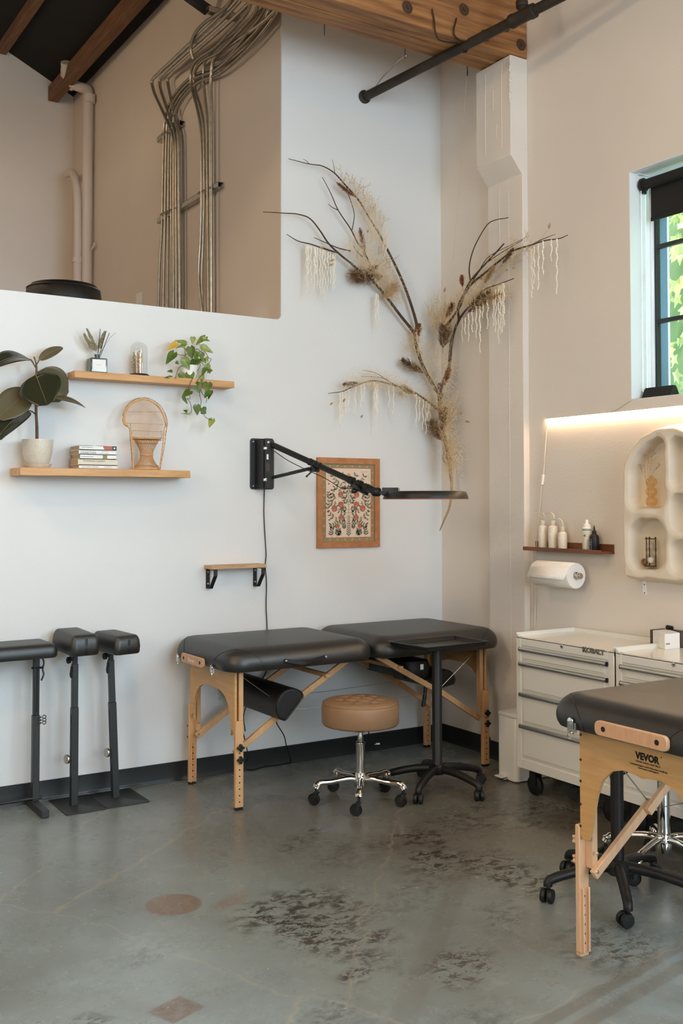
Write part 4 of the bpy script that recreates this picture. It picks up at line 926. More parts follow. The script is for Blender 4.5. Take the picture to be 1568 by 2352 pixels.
# the tree: mirrored stems, leaves and flowers
mx_, mz0 = (ix0 + ix1) / 2, iz0 + bw; HW = (ix1 - ix0) / 2 - bw; HH = iz1 - iz0 - 2 * bw
def stroke(mb, pts, w):
    P = catmull([(p[0], 0, p[1]) for p in pts], 5)
    for i in range(len(P) - 1):
        d = P[i + 1] - P[i]; n_ = V((-d.z, 0, d.x)).normalized() * w / 2
        flat(mb, [((P[i] + n_).x, (P[i] + n_).z), ((P[i] - n_).x, (P[i] - n_).z), ((P[i + 1] - n_).x, (P[i + 1] - n_).z), ((P[i + 1] + n_).x, (P[i + 1] + n_).z)], 2)
def pleaf(mb, x, z, a, L_, w=.38):
    L_ *= .84
    ca, sa = math.cos(a), math.sin(a); pts = [(0, 0), (.3, w * .42), (.62, w * .4), (1, 0), (.62, -w * .4), (.3, -w * .42)]
    flat(mb, [(x + (p[0] * ca - p[1] * sa) * L_, z + (p[0] * sa + p[1] * ca) * L_) for p in pts], 3)
mg, mr, mo = MB(), MB(), MB()
UZ = lambda u, v: (mx_ + u * HW, mz0 + v * HH)
flowers = [(.36, .62, .15), (.34, .475, .15), (.64, .42, .16), (.5, .16, .12), (.33, .29, .13)]
for s_ in (1, -1):
    stems = [[(0, .40), (.25, .42), (.36, .475)], [(0, .36), (.35, .36), (.64, .42)], [(0, .46), (.2, .55), (.36, .62)], [(0, .30), (.45, .26), (.8, .32), (.93, .44), (.86, .56), (.9, .66)], [(.05, .2), (.3, .22), (.55, .2), (.8, .17)],
             [(0, .5), (.3, .66), (.6, .72), (.72, .62), (.6, .54)], [(0, .56), (.25, .74), (.55, .8), (.72, .9)], [(0, .62), (.2, .82), (.36, .93)], [(.12, .36), (.5, .48), (.85, .5)], [(.75, 0), (.78, .08), (.74, .16)], [(.52, 0), (.5, .08), (.52, .17)], [(.3, .03), (.4, .06), (.45, .1)]]
    for st in stems:
        P = [UZ(s_ * a, b) for a, b in st]; stroke(mg, P, .0016)
        C2 = catmull([(p[0], 0, p[1]) for p in P], 5)
        for i in range(2, len(C2) - 1, 2):
            d = C2[i + 1] - C2[i - 1]; a = math.atan2(d.z, d.x)
            for q in (1, -1): pleaf(mg, C2[i].x, C2[i].z, a + q * .85, .021 + .006 * (i % 3), .42)
    for (u, v, r_) in flowers:
        x, z = UZ(s_ * u, v)
        mr.mi = 0; flat(mr, disc2(x, z, r_ * HW * .72, 7), 4); mr.mi = 1
        for q in range(5): a = PI / 2 + (q - 2) * .5; pleaf(mr, x, z - .006, a, r_ * HW * .7, .22)
        mr.mi = 2; flat(mr, disc2(x, z - .008, r_ * HW * .2, 5), 5)
    for (u, v) in ((.88, .76), (.86, .24), (.76, .67), (.9, .37), (.68, .11), (.2, .5), (.72, .52)):
        x, z = UZ(s_ * u, v); mr.mi = 0
        for q in (-.5, 0, .5): pleaf(mr, x, z, PI / 2 + q, .014, .5)
    mr.mi = 3
    x, z = UZ(s_ * .2, .155); flat(mr, [(x + s_ * a * .001, z + b * .001) for a, b in ((-12, -8), (2, -14), (14, -6), (16, 10), (8, 14), (4, 2), (-4, 12), (-12, 16))], 4)
    for q in range(6): x, z = UZ(s_ * (.55 + .06 * q), .965); pleaf(mg, x, z, -1.2 * 1, .010, .4)
    for q in range(4): x, z = UZ(s_ * .93, .93 - .03 * q); pleaf(mg, x, z, -2.2 if s_ > 0 else -.9, .010, .4)
stroke(mg, [UZ(0, 0), UZ(.01, .3), UZ(0, .6), UZ(0, .88)], .0022)
for i in range(9):
    x, z = UZ(0, .02 + .033 * i)
    for q in (1, -1): pleaf(mg, x, z, PI / 2 + q * .7, .034 - .002 * i, .26)
x, z = UZ(0, .905); mr.mi = 2; flat(mr, disc2(x, z, .0105, 6), 4)
mg.build('printed_leaves', 'pgreen', pr_, flat=True)
mr.build('printed_flowers', ['pred', 'ppink', 'porange', 'pgreen'], pr_, flat=True)

# ------------------------------------------------------------------ wall arm with ring light
za = lambda x, y: (560 + x / 7.84, 990 + y / 7.84)
wl = at(575, 1066, y=-.004); wr = at(627, 1066, y=-.004)
t = thing('wall_arm_light', 'black wall mounted boom arm with round ring light', 'lamp', (-1.29, 0, 1.55))
wp0, wp1 = at(574, 1124, y=-.004), at(*za(545, 150), y=-.004); zt2, zb2 = at(590, 1007, y=-.004).z, at(590, 1124, y=-.004).z
mb = MB(); mb.T = Matrix(((1, 0, 0, 0), (0, 0, 1, 0), (0, 1, 0, 0), (0, 0, 0, 1)))
mb.rr(wp0.x, wp1.x, zb2, zt2, [(-.0045, 0), (-.0005, 0)], .016, 5); mb.build('wall_plate', 'greymetal', t, bevel=.001)
# U bracket swung to the right
hx = at(*za(300, 600), y=-.03).x; e0 = at(*za(360, 600), y=-.085); e1 = at(*za(505, 600), y=-.085)
bzt, bzb = at(*za(430, 135), y=-.085).z, at(*za(430, 1045), y=-.085).z
mb = MB(); mb.bb((hx - .022, -.085, zb2 + .002), (hx + .022, -.004, zt2 - .006)); mb.build('hinge_block', 'plasticblk', t, bevel=.002)
for zz_ in (at(*za(300, 310), y=-.08).z, at(*za(300, 880), y=-.08).z):
    mb = MB(); p_ = V((hx, -.086, zz_)); mb.lathe([(0, 0), (.013, 0), (.013, .006), (.008, .007), (.008, .012), (0, .013)], p_, (-.3, -1, 0), 8); mb.build('hinge_bolt', 'chrome', t)
mb = MB(); mb.bb((e0.x, -.098, bzb), (e1.x, -.085, bzt)); mb.build('arm_bracket', 'blackmetal', t, bevel=.004)
for (x_, y_, r_) in ((442, 203, .0075), (397, 862, .0058)):
    mb = MB(); mb.lathe([(r_, 0), (r_, .003), (r_ * .6, .004), (0, .004)], at(*za(x_, y_), y=-.098), (0, -1, 0), 16); mb.build('bracket_screw', 'nickel', t)
mb = MB(); p_ = at(*za(425, 465), y=-.0985); mb.box(p_, (.012, .001, .030)); mb.build('sticker', 'label', t)
mb = MB(); p_ = at(*za(430, 650), y=-.0985); mb.box(p_, (.022, .001, .046)); mb.build('sticker', 'boxdark', t)
for (x_, y_) in ((172, 192), (172, 990)):
    mb = MB(); mb.lathe([(.005, 0), (.005, .002), (0, .003)], at(*za(x_, y_), y=-.005), (0, -1, 0), 12); mb.build('wall_screw', 'nickel', t)
rc = at(977, 1137, y=-.86); RR = .2255
J = rc + _r * (-RR - .062) + V((0, 0, .022)); J = at(864, 1130, x=J.x); A0 = at(*za(520, 250), y=-.10)
AD = (J - A0).normalized(); AL = (J - A0).length
K = at(722, 1066, y=-.35); ka = (K - A0).dot(AD)
# parameter along the boom for pixels
def along(px, py):
    best = min(range(0, 401), key=lambda i: ((lambda q: (q[0] - px) ** 2 + (q[1] - py) ** 2)(proj(A0 + AD * (AL * i / 400)))))
    return AL * best / 400
def proj(p):
    q = p - CAM; z = q.dot(_f); return (CX + FOC * q.dot(_r) / z, CY - FOC * q.dot(_u) / z)
k1, k2 = along(722, 1066), along(805, 1104)
mb = MB(); mb.tube([A0, A0 + AD * k2], .0165, 18); mb.build('boom_outer', 'blackmetal', t)
mb = MB(); mb.tube([A0 + AD * k2, A0 + AD * (AL - .03)], .0125, 16); mb.build('boom_inner', 'plasticblk', t)
mb = MB(); mb.lathe([(.0165, -.04), (.020, -.04), (.021, -.03), (.0195, -.028), (.0195, .0), (.021, .002), (.0195, .004), (.0195, .03), (.021, .032), (.021, .04), (.0165, .04)], A0 + AD * k1, AD, 20)
kp = A0 + AD * k1 + V((0, 0, -.025)); mb.box(kp + V((.0, 0, -.004)), (.05, .022, .03)); mb.build('clamp_collar', 'plasticblk', t, bevel=.002)
mb = MB(); l0 = kp + V((-.01, -.014, -.004)); l1 = at(704, 1094, y=l0.y - .01); mb.tube([l0, l0.lerp(l1, .85), l1], [.006, .0045, .0055], 8); mb.ball(l1, .006, 8, 6); mb.build('clamp_lever', 'greymetal', t)
mb = MB(); S0 = at(*za(515, 840), y=-.095); S1 = at(*za(1170, 680), y=kp.y + .0); mb.tube([S0, S1], .0098, 14); st_ = mb.build('support_strut', 'blackmetal', t)
sa_ = at(*za(708, 790), y=S0.y + (S1.y - S0.y) * .3 - .0102); dd = (S1 - S0).normalized()
text('NEEWER', 'strut_lettering', 'whiteprint', t, sa_ + V((0, -.0005, -.001)), dd, V((0, 0, 1)) - dd * dd.z, .0075, .046)
for (fr, r0) in ((0, .021), (.055, .0205), (.105, .0195)):
    mb = MB(); q_ = A0 + AD * (k2 + fr); mb.lathe([(.0125, -.012), (r0, -.012), (r0, .010), (r0 + .002, .012), (r0 + .002, .018), (.0125, .019)], q_, AD, 18); mb.build('telescope_collar', 'plasticblk', t)
mb = MB(); q_ = A0 + AD * (k2 + .06); mb.box(q_ + V((0, 0, -.028)), (.11, .022, .02), Matrix.Rotation(.42, 3, 'Y')); kn = at(813, 1128, y=q_.y); mb.cyl(q_ + V((0, 0, -.03)), kn, .007, 8); mb.ball(kn, .015, 10, 6, (1.3, .8, .8)); mb.build('locking_knob', 'plasticblk', t)
mb = MB(); mb.lathe([(0, -.02), (.021, -.02), (.024, -.014), (.024, .014), (.021, .02), (0, .02)], J, (.5, -.85, 0), 20); mb.lathe([(.018, -.055), (.02, -.05), (.02, -.01), (.015, 0)], J, AD, 16); mb.build('swivel_joint', 'plasticblk', t)
yaw = rotz(math.atan2(_r.y, _r.x))
bxc = at(890, 1127, x=J.x + .075); mb = MB(); bc = J + _r * .078 + V((0, 0, .004)); mb.box(J + _r * .038 + V((0, 0, -.004)), (.05, .024, .018), yaw); mb.build('joint_stem', 'plasticblk', t)
mb = MB(); bc = rc - _r * (RR - .038) + V((0, 0, .018)); mb.box(bc, (.085, .07, .042), yaw)
for q in range(4): mb.box(bc + _r * (.02 + q * .009) - _d * .036 + V((0, 0, .003)), (.003, .006, .03), yaw)
mb.build('battery_housing', 'greymetal', t, bevel=.004)
zr0 = rc.z - .022
mb = MB(); mb.lathe([(RR, zr0), (RR - .002, zr0 + .012), (RR - .008, zr0 + .030), (RR - .016, zr0 + .040), (RR - .035, zr0 + .0425), (RR - .052, zr0 + .040), (RR - .060, zr0 + .025), (RR - .062, zr0)], (rc.x, rc.y, 0), (0, 0, 1), 72); mb.build('ring_housing', 'blackmetal', t)
mb = MB(); mb.lathe([(RR + .0005, zr0 - .001), (RR + .0005, zr0 + .002), (RR - .062, zr0 + .002), (RR - .062, zr0 - .001)], (rc.x, rc.y, 0), (0, 0, 1), 72, True); mb.build('diffuser_ring', 'pred', t)
mb = MB(); mb.tube(catmull([at(*za(545, 360), y=-.1), at(660, 1057, y=-.18), at(697, 1076, y=-.28), at(745, 1098, y=-.42), at(782, 1120, y=-.52), at(800, 1122, y=-.56), A0 + AD * (k2 + .06) + V((0, 0, -.03))], 8), .0022, 6); mb.build('lamp_cable', 'rubber', t)
mb = MB(); mb.box(at(789, 1121, y=-.53), (.022, .012, .016)); mb.build('inline_plug', 'stem', t)
mb = MB(); P = [at(*p, y=-.010) for p in ((607, 1122), (606, 1180), (609, 1240), (611, 1275), (609, 1300), (612, 1340), (611, 1390), (613, 1440), (612, 1500), (610, 1545))]
P += [at(580, 1590, y=-.012), at(560, 1640, y=-.02), at(563, 1680, y=-.02)]
mb.tube(catmull(P, 8), .0028, 6); tag(mb.build('power_cord', 'rubber'), 'black power cord running down the wall from the boom arm', 'cord')
mb = MB(); P = [at(549, 1637, y=-.03), at(551, 1662, y=-.05), at(560, 1690, y=-.06), at(567, 1722, y=-.06), at(570, 1740, y=-.07), V(at(560, 1760, z=.006)), at(575, 1769, z=.006), at(610, 1760, z=.006), at(640, 1757, z=.006), at(664, 1752, z=.006), at(668, 1748, z=.02), at(658, 1715, y=-.1), at(652, 1690, y=-.1), at(637, 1665, y=-.12), at(634, 1655, y=-.14)]
mb.tube(catmull(P, 8), .0032, 6); tag(mb.build('extension_cord', 'rubber'), 'black extension cord looping on the floor under the near end of the massage table', 'cord')
ot = at(513, 1594, y=-.003)
t = thing('wall_outlet', 'white double wall outlet behind the massage table legs with black plug', 'outlet', (ot.x, 0, ot.z - .06))
mb = MB(); mb.bb((ot.x - .055, -.006, ot.z - .06), (ot.x + .055, 0, ot.z + .06)); mb.build('cover_plate', 'binwhite', t, bevel=.002)
for dx in (-.025, .025):
    for dz in (-.022, .022):
        mb = MB(); mb.lathe([(.017, 0), (.016, .002), (0, .002)], (ot.x + dx, -.006, ot.z + dz), (0, -1, 0), 18); mb.mi = 1
        for q in (-.006, .006): mb.bb((ot.x + dx + q - .001, -.009, ot.z + dz), (ot.x + dx + q + .001, -.0075, ot.z + dz + .007))
        mb.bb((ot.x + dx - .002, -.009, ot.z + dz - .009), (ot.x + dx + .002, -.0075, ot.z + dz - .005)); mb.build('socket', ['binwhite', 'inkblack'], t)
mb = MB(); mb.box((ot.x + .018, -.025, ot.z + .02), (.024, .034, .02)); mb.build('plug', 'rubber', t, bevel=.004)

# ------------------------------------------------------------------ dried floral installation in the corner
zf = lambda x, y: (600 + x / 2.148, 330 + y / 2.148)
def fp(x, y, off=.06):
    """point in front of the corner's two walls that the enlargement shows at x, y"""
    px, py = zf(x, y); p = at(px, py, y=-off)
    ox = off + (.07 if x > 1000 else .03)
    if p.x > -ox: p = at(px, py, x=-ox)
    return p
t = thing('dried_flower_installation', 'tall wall installation of dried branches, grasses and hanging cream amaranthus in the corner', 'dried flowers', (-.1, -.1, 1.25))
brs = [([(934, 1650), (931, 1600), (915, 1500), (890, 1380), (880, 1230)], .008, .017, 'twig'),
 ([(928, 1540), (934, 1620), (938, 1700), (928, 1790), (900, 1860), (880, 1908)], .012, .004, 'twigpale'),
 ([(880, 1240), (840, 1180), (790, 1080), (760, 980), (750, 930), (680, 840), (620, 760), (560, 690), (460, 605), (380, 540), (330, 490), (290, 430), (240, 370), (180, 348), (100, 342), (8, 337)], .0125, .002, 'twig'),
 ([(750, 935), (766, 900), (740, 800), (700, 690), (660, 600), (625, 530), (590, 460), (540, 380), (480, 280), (410, 200), (360, 145), (300, 110), (235, 100), (135, 75)], .0105, .002, 'twig'),
 ([(560, 690), (520, 560), (470, 480), (440, 420), (380, 330), (340, 240), (300, 165)], .006, .002, 'twig'),
 ([(378, 328), (352, 315), (330, 298)], .003, .0015, 'twig'), ([(448, 425), (458, 350), (440, 280), (412, 215)], .003, .0018, 'twig'),
 ([(380, 540), (300, 515), (240, 495), (180, 480), (125, 447)], .0055, .002, 'twig'), ([(440, 530), (380, 515), (320, 490), (260, 463)], .004, .002, 'twig'),
 ([(500, 560), (470, 530), (455, 505)], .004, .002, 'twig'), ([(235, 100), (222, 85), (205, 75)], .002, .001, 'twig'), ([(362, 148), (358, 115), (350, 78)], .002, .001, 'twig'),
 ([(885, 1220), (905, 1160), (925, 1110), (935, 1000), (950, 930), (975, 870), (1010, 820), (1060, 770), (1100, 720), (1180, 690), (1245, 665)], .0125, .0025, 'twig'),
 ([(975, 870), (972, 800), (1030, 700), (1100, 640), (1160, 590), (1240, 530), (1330, 500), (1400, 478), (1470, 468), (1512, 450)], .009, .002, 'twig'),
 ([(905, 905), (950, 850), (985, 790), (1000, 740), (1030, 680), (1080, 620), (1150, 545), (1197, 493)], .0085, .004, 'twig'),
 ([(1030, 672), (1025, 620), (1034, 560), (1060, 490), (1110, 405), (1150, 378), (1218, 365)], .0045, .0025, 'twig'),
 ([(1010, 740), (1040, 680), (1100, 600), (1180, 540), (1290, 475)], .0045, .0018, 'twig'), ([(1330, 500), (1390, 470), (1450, 447)], .003, .0012, 'twig'), ([(1060, 650), (1120, 560), (1230, 500), (1320, 455)], .003, .001, 'twig'),
 ([(880, 1320), (830, 1280), (750, 1225), (650, 1190), (550, 1170), (450, 1200), (400, 1222), (330, 1232)], .008, .0015, 'twig'), ([(650, 1185), (590, 1155), (490, 1147)], .003, .001, 'twig'), ([(620, 1165), (560, 1130), (500, 1118)], .002, .001, 'twig')]
for pl, ra, rb, mt in brs:
    P = catmull([fp(*p) for p in pl], 6); mb = MB(); mb.tube(P, lambda u: ra + (rb - ra) * u, 7); mb.build('branch', mt, t)
rnd = random.Random(77)
def strand(mb, p, q, w):
    p, q = V(p), V(q); d = (q - p); s_ = d.cross(V((-.5, -.8, .2))); s_ = s_.normalized() * w / 2 if s_.length > 1e-7 else V((w, 0, 0))
    mb.add([p + s_, p - s_, q], [(0, 1, 2)])
def hair(mb, p, d, L_, w, droop=.3, seg=4):
    p = V(p); d = V(d).normalized(); q = p; l_ = L_ / seg; s_ = d.cross(V((-.5, -.8, .15)))
    s_ = (s_.normalized() if s_.length > 1e-6 else V((1, 0, 0))) * w / 2; vs = []
    for i in range(seg + 1):
        f = 1 - i / seg * .8; vs += [q + s_ * f, q - s_ * f]; d = (d + V((rnd.uniform(-.12, .12), rnd.uniform(-.12, .12), -droop / seg + rnd.uniform(-.1, .1)))).normalized(); q = q + d * l_
    mb.add(vs, [(2 * i, 2 * i + 1, 2 * i + 3, 2 * i + 2) for i in range(seg)])
def plume(a, b, w, mt, n=420, off=.075):
    A_, B_ = fp(*a, off), fp(*b, off); d = B_ - A_; L_ = d.length; dn = d.normalized(); ww = w / 2.148 / 2369 * 6.2
    mb = MB(); mb.tube([A_ - dn * .03, B_], .0012, 5)
    for k in range(n):
        u = rnd.uniform(0, 1); p = A_ + d * u; x, y, _ = frame_of(dn); an = rnd.uniform(0, 2 * PI); side = x * math.cos(an) + y * math.sin(an)
        env = math.sin(PI * min(1, .12 + u * .9)) ** .6
        hair(mb, p, dn * 1.0 + side * .75, ww * env * rnd.uniform(.55, 1.15), .0020 if w < 40 else .0027, .1, 3)
    mb.build('plume', mt, t, flat=True)
for a, b, w, mt in (((460, 262), (370, 190), 24, 'rustplume'), ((512, 560), (485, 412), 30, 'rustplume'), ((600, 655), (440, 645), 85, 'plume'), ((800, 1130), (690, 1065), 50, 'plume'), ((895, 1010), (905, 900), 80, 'plume'), ((575, 600), (470, 680), 60, 'plume'),
                    ((992, 708), (987, 648), 24, 'rustplume'), ((1020, 830), (1130, 725), 70, 'plume'), ((1040, 800), (1190, 740), 50, 'tail'), ((897, 1195), (930, 1105), 34, 'rustplume'), ((900, 1470), (835, 1370), 75, 'plume'), ((910, 860), (948, 785), 34, 'rustplume'), ((775, 955), (780, 885), 26, 'rustplume'),
                    ((1190, 590), (1245, 515), 28, 'plume'), ((480, 1180), (400, 1188), 26, 'plume'), ((760, 1235), (690, 1200), 40, 'tail'), ((885, 1260), (880, 1180), 34, 'plume'), ((895, 1420), (905, 1300), 50, 'plume'), ((600, 760), (660, 700), 60, 'tail'), ((1100, 690), (1150, 600), 30, 'tail')):
    plume(a, b, w, mt)
def tuft(region, n, L_, mt, dirs, w=.0013, droop=.25, name='dried_grass', off=.07, jit=26):
    """sprays of dried grass along a polyline"""
    P = catmull([V((x, 0, y)) for x, y in region], 8); mb = MB()
    for k in range(int(n * .85)):
        c = P[rnd.randrange(len(P))]; x, y = c.x + rnd.gauss(0, jit), c.z + rnd.gauss(0, jit); p = fp(x, y, off + rnd.uniform(-.02, .05))
        d = dirs[rnd.randrange(len(dirs))]; d = V((d[0] + rnd.gauss(0, .45), rnd.gauss(-.15, .35), d[1] + rnd.gauss(0, .45)))
        hair(mb, p, d, L_ * rnd.uniform(.4, 1.1), w, droop, 5)
    tag(mb.build(name, mt, t, flat=True), None, None, kind='stuff')
def twiggy(region, n, L_, mt, dirs, name='seed_spray', off=.08, jit=14):
    """branching seed sprays with tiny bumps"""
    P = catmull([V((x, 0, y)) for x, y in region], 8); mb = MB()
    for k in range(n):
        c = P[rnd.randrange(len(P))]; p = fp(c.x + rnd.gauss(0, jit), c.z + rnd.gauss(0, jit), off)
        d = dirs[rnd.randrange(len(dirs))]; d = V((d[0] + rnd.gauss(0, .3), rnd.gauss(-.1, .2), d[1] + rnd.gauss(0, .25))).normalized(); l_ = L_ * rnd.uniform(.5, 1); pts = [p]; q = V(p)
        for i in range(9):
            d = (d + V((rnd.gauss(0, .13), rnd.gauss(0, .1), rnd.gauss(.03, .1)))).normalized(); q = q + d * l_ / 9; pts.append(V(q))
        mb.tube(pts, lambda u: .0011 - .0006 * u, 3, False)
        for i in range(3, 10):
            for s_ in range(2): o_ = V((rnd.gauss(0, 1), rnd.gauss(0, 1), rnd.gauss(.6, 1))).normalized() * rnd.uniform(.004, .009); mb.tube([pts[i], pts[i] + o_], [.0011, .0018], 3, True)
        if rnd.random() < .8:
            i = rnd.randrange(3, 7); q = V(pts[i]); dd = (d + V((rnd.gauss(0, .7), 0, rnd.gauss(0, .5)))).normalized(); pp = [V(q)]
            for j in range(5): q = q + dd * l_ * .09; dd = (dd + V((rnd.gauss(0, .2), 0, .1))).normalized(); pp.append(V(q))
            mb.tube(pp, .0006, 3, False)
            for j in range(1, 6): mb.tube([pp[j], pp[j] + V((rnd.gauss(0, .004), rnd.gauss(0, .004), .006))], [.0011, .0017], 3, True)
    tag(mb.build(name, mt, t, flat=True), None, None, kind='stuff')
UP = (0, 1)
tuft([(600, 620), (640, 720), (660, 760)], 330, .09, 'grass', [(0, 1), (.6, .3), (.3, -.7), (-.7, .2)])
tuft([(480, 600), (560, 640), (640, 700)], 420, .09, 'grass', [(-.8, .6), (.8, .2), (0, 1)])
tuft([(430, 490), (520, 560), (600, 620)], 380, .08, 'grass2', [(-.8, .5), (.7, .5), (0, -.8)])
tuft([(540, 370), (570, 430), (590, 490)], 380, .09, 'grass2', [(-.3, 1), (.4, 1), (-.6, -.3), (.2, -1)])
tuft([(480, 290), (540, 370)], 200, .08, 'grass2', [(.2, 1), (.6, .8), (.5, -.2)])
tuft([(480, 470), (545, 560)], 200, .07, 'grass2', [(0, -1), (.2, -.8)], off=.05)
twiggy([(480, 300), (530, 360), (580, 440)], 20, .17, 'grass', [(.25, 1), (.5, 1), (-.05, 1)])
twiggy([(390, 190), (430, 215), (470, 270)], 12, .12, 'grass', [(.2, 1), (-.1, 1), (.6, .5)])
twiggy([(560, 560), (640, 650)], 12, .12, 'grass', [(.7, .6), (.8, -.2)])
twiggy([(850, 890), (900, 900), (940, 870)], 26, .22, 'grass', [(-.2, 1), (0, 1), (.15, 1)], jit=20)
tuft([(860, 880), (910, 900)], 200, .10, 'grass', [(-.3, 1), (.3, 1)])
tuft([(985, 770), (1040, 760), (1100, 740), (1190, 735)], 500, .09, 'grass', [(.8, .2), (.5, -.6), (-.3, .8), (1, -.3)])
tuft([(990, 730), (1020, 780)], 160, .07, 'grass2', [(-.6, .5), (.8, -.4)])
twiggy([(1060, 700), (1130, 620), (1200, 560), (1290, 520)], 26, .12, 'grass', [(.8, .4), (.3, .8), (.9, -.1)])
tuft([(1060, 690), (1150, 600), (1260, 540), (1340, 510)], 260, .06, 'tail', [(.9, .3), (-.2, .8), (.7, -.3)], .0009)
tuft([(750, 960), (770, 1030), (800, 1100), (840, 1180)], 420, .08, 'grass', [(-.6, .5), (.6, .6), (.8, -.1)])
tuft([(870, 980), (870, 1080), (860, 1180), (880, 1240)], 520, .075, 'grass2', [(-.6, .4), (.5, .6), (0, -.8)])
tuft([(880, 1020), (900, 1100), (915, 1200)], 200, .09, 'grass', [(.5, .7), (-.5, .7)])
tuft([(420, 1195), (500, 1165), (600, 1180), (700, 1215), (760, 1240)], 620, .075, 'grass2', [(-.9, .1), (.3, -.9), (-.4, .7), (.7, .2)])
tuft([(500, 1165), (600, 1175), (720, 1215)], 260, .06, 'grass', [(-.9, .1), (.0, -1), (.2, .7)])
tuft([(800, 1260), (870, 1290), (900, 1320)], 340, .085, 'grass', [(-1, .1), (-.6, -.5), (.8, .4)])
tuft([(880, 1260), (895, 1350), (905, 1440), (925, 1520)], 700, .08, 'grass', [(-.5, .6), (.5, .6), (.8, -.2), (-.6, -.3)])
tuft([(900, 1400), (925, 1520), (935, 1600)], 480, .07, 'grass2', [(-.5, .5), (.5, .7), (.4, -.6)])
tuft([(930, 1480), (940, 1560), (932, 1620)], 380, .075, 'grass', [(.4, .9), (-.4, .9), (.2, -.8)], jit=14)
twiggy([(905, 1400), (930, 1300), (940, 1500)], 26, .15, 'grass', [(.5, 1), (.2, 1), (.8, .6)])
twiggy([(750, 980), (800, 1080)], 14, .15, 'grass', [(-.2, 1), (.3, 1), (-.8, .5)])
twiggy([(895, 1560), (940, 1600)], 12, .10, 'tail', [(.4, .9), (-.3, .8)])
am = [(222, 500, 755), (229, 505, 740), (245, 505, 690), (262, 508, 760), (276, 515, 700), (290, 520, 750), (303, 525, 740), (314, 530, 780), (328, 535, 730), (342, 535, 690), (355, 545, 720), (362, 550, 715), (234, 505, 640), (268, 512, 640),
 (610, 425, 570), (617, 430, 540), (604, 470, 575), (622, 560, 585), (640, 580, 640), (566, 740, 890), (575, 745, 920), (1330, 520, 640), (1335, 520, 760), (1345, 510, 690), (1366, 495, 720), (1388, 480, 650), (1430, 475, 580), (1457, 470, 742),
 (990, 860, 985), (1005, 860, 940), (1022, 840, 975), (1040, 820, 930), (1060, 800, 960), (1078, 790, 1030), (1092, 780, 860), (1115, 760, 915), (1145, 740, 900), (1155, 720, 930), (1170, 700, 985), (1180, 700, 940), (1190, 690, 930), (1196, 690, 900),
 (388, 1230, 1395), (400, 1225, 1350), (415, 1220, 1330), (432, 1215, 1320), (465, 1200, 1330), (492, 1190, 1300), (507, 1180, 1280), (558, 1180, 1310), (566, 1180, 1415), (572, 1185, 1330), (630, 1190, 1300), (652, 1195, 1360), (765, 1235, 1410), (780, 1250, 1370), (797, 1260, 1410), (812, 1270, 1435), (822, 1280, 1400), (832, 1285, 1390)]
for (x, y0, y1) in am:
    n_ = int((y1 - y0) / 3.2); P = [fp(x + rnd.gauss(0, 1.2) + math.sin(i * .3 + x) * 2.5 * min(1, i / 12), y0 + (y1 - y0) * i / n_, .075) for i in range(n_ + 1)]
    mb = MB(); mb.tube(P, [rnd.uniform(.0034, .0060) * (1 - .45 * i / n_) for i in range(n_ + 1)], 5); mb.build('amaranthus_strand', 'amar', t, sharp=80)
for (x, y, dx, dy) in ((1420, 405, 8, -28), (495, 1345, 8, -16), (345, 1283, -14, 12), (1017, 1371, 22, 6), (985, 1328, 6, -18), (300, 513, 24, -3), (345, 597, 22, -10), (350, 575, 20, -8), (408, 1265, 10, -18), (905, 720, 6, -24), (1210, 622, 14, -4), (1245, 613, 12, -3), (1085, 665, 10, -10), (525, 430, 4, -16)):
    a_, b_ = fp(x - dx / 2, y - dy / 2, .08), fp(x + dx / 2, y + dy / 2, .08); d_ = b_ - a_; mb = MB(); mb.tube([a_ + d_ * q for q in (-.02, .12, .35, .65, .9, 1)], [.001, .0045, .0062, .0055, .0028, .0005], 7); mb.build('bunny_tail', 'tail', t)
mb = MB(); mb.tube(catmull([fp(1330, 520), fp(1380, 465), fp(1412, 425)], 5), .0008, 3); mb.tube([fp(1020, 1372), fp(990, 1375)], .0007, 3); mb.build('grass_stem', 'tail', t)
for ch in t.children:      # nothing pokes into the plaster behind
    og = ORG[t.name]
    for v in ch.data.vertices:
        p = v.co + og; lim = -.006
        if -.83 < p.y < -.505: lim = -.052 if p.z < 3.3 else -.137
        p.x = min(p.x, lim); p.y = min(p.y, -.006); v.co = p - og

# ------------------------------------------------------------------ portable massage tables
def cushion_mesh(mb, x0, x1, y0, y1, z0, z1, rc=.11, crown=.006):
    H = z1 - z0; lv = [(z0, .03), (z0 + .004, .012), (z0 + .02, .003), (z0 + H * .32, 0.0)]
    re = H * .68; ri = re * 1.15
    for i in range(1, 9):
        a = PI / 2 * i / 8; lv.append((z0 + H * .32 + re * math.sin(a), ri * (1 - math.cos(a))))
    for k in range(1, 6):
        ins = ri + (min(x1 - x0, y1 - y0) / 2 - ri - .01) * k / 5; lv.append((z1 + crown * (1 - (1 - k / 5) ** 2), ins))
    mb.rr(x0, x1, y0, y1, lv, rc, 10)

def arch_panel(w, top, bot, legw, legb, at_, rx, rz, cham=.0):
    """plywood end panel outline in (u, v) with a rounded arch between its two legs"""
    out = [(0, top), (w - cham, top), (w, top - cham * 1.1)]
    out += [(w, bot + .012), (w - .012, bot), (w - legb + .012, bot), (w - legb, bot + .018)]
    z_s = at_ - rz; right = []
    for i in range(11):
        a = PI / 2 * i / 10; right.append((w - legw - rx + rx * math.cos(a) ** .9, z_s + rz * math.sin(a) ** .9))
    out += [(w - legw + .003, z_s - .05)] + right
    left = [(w - p[0], p[1]) for p in reversed(right)]
    out += left + [(legw - .003, z_s - .05)]
    out += [(legb, bot + .018), (legb - .012, bot), (.012, bot), (0, bot + .012)]
    return out

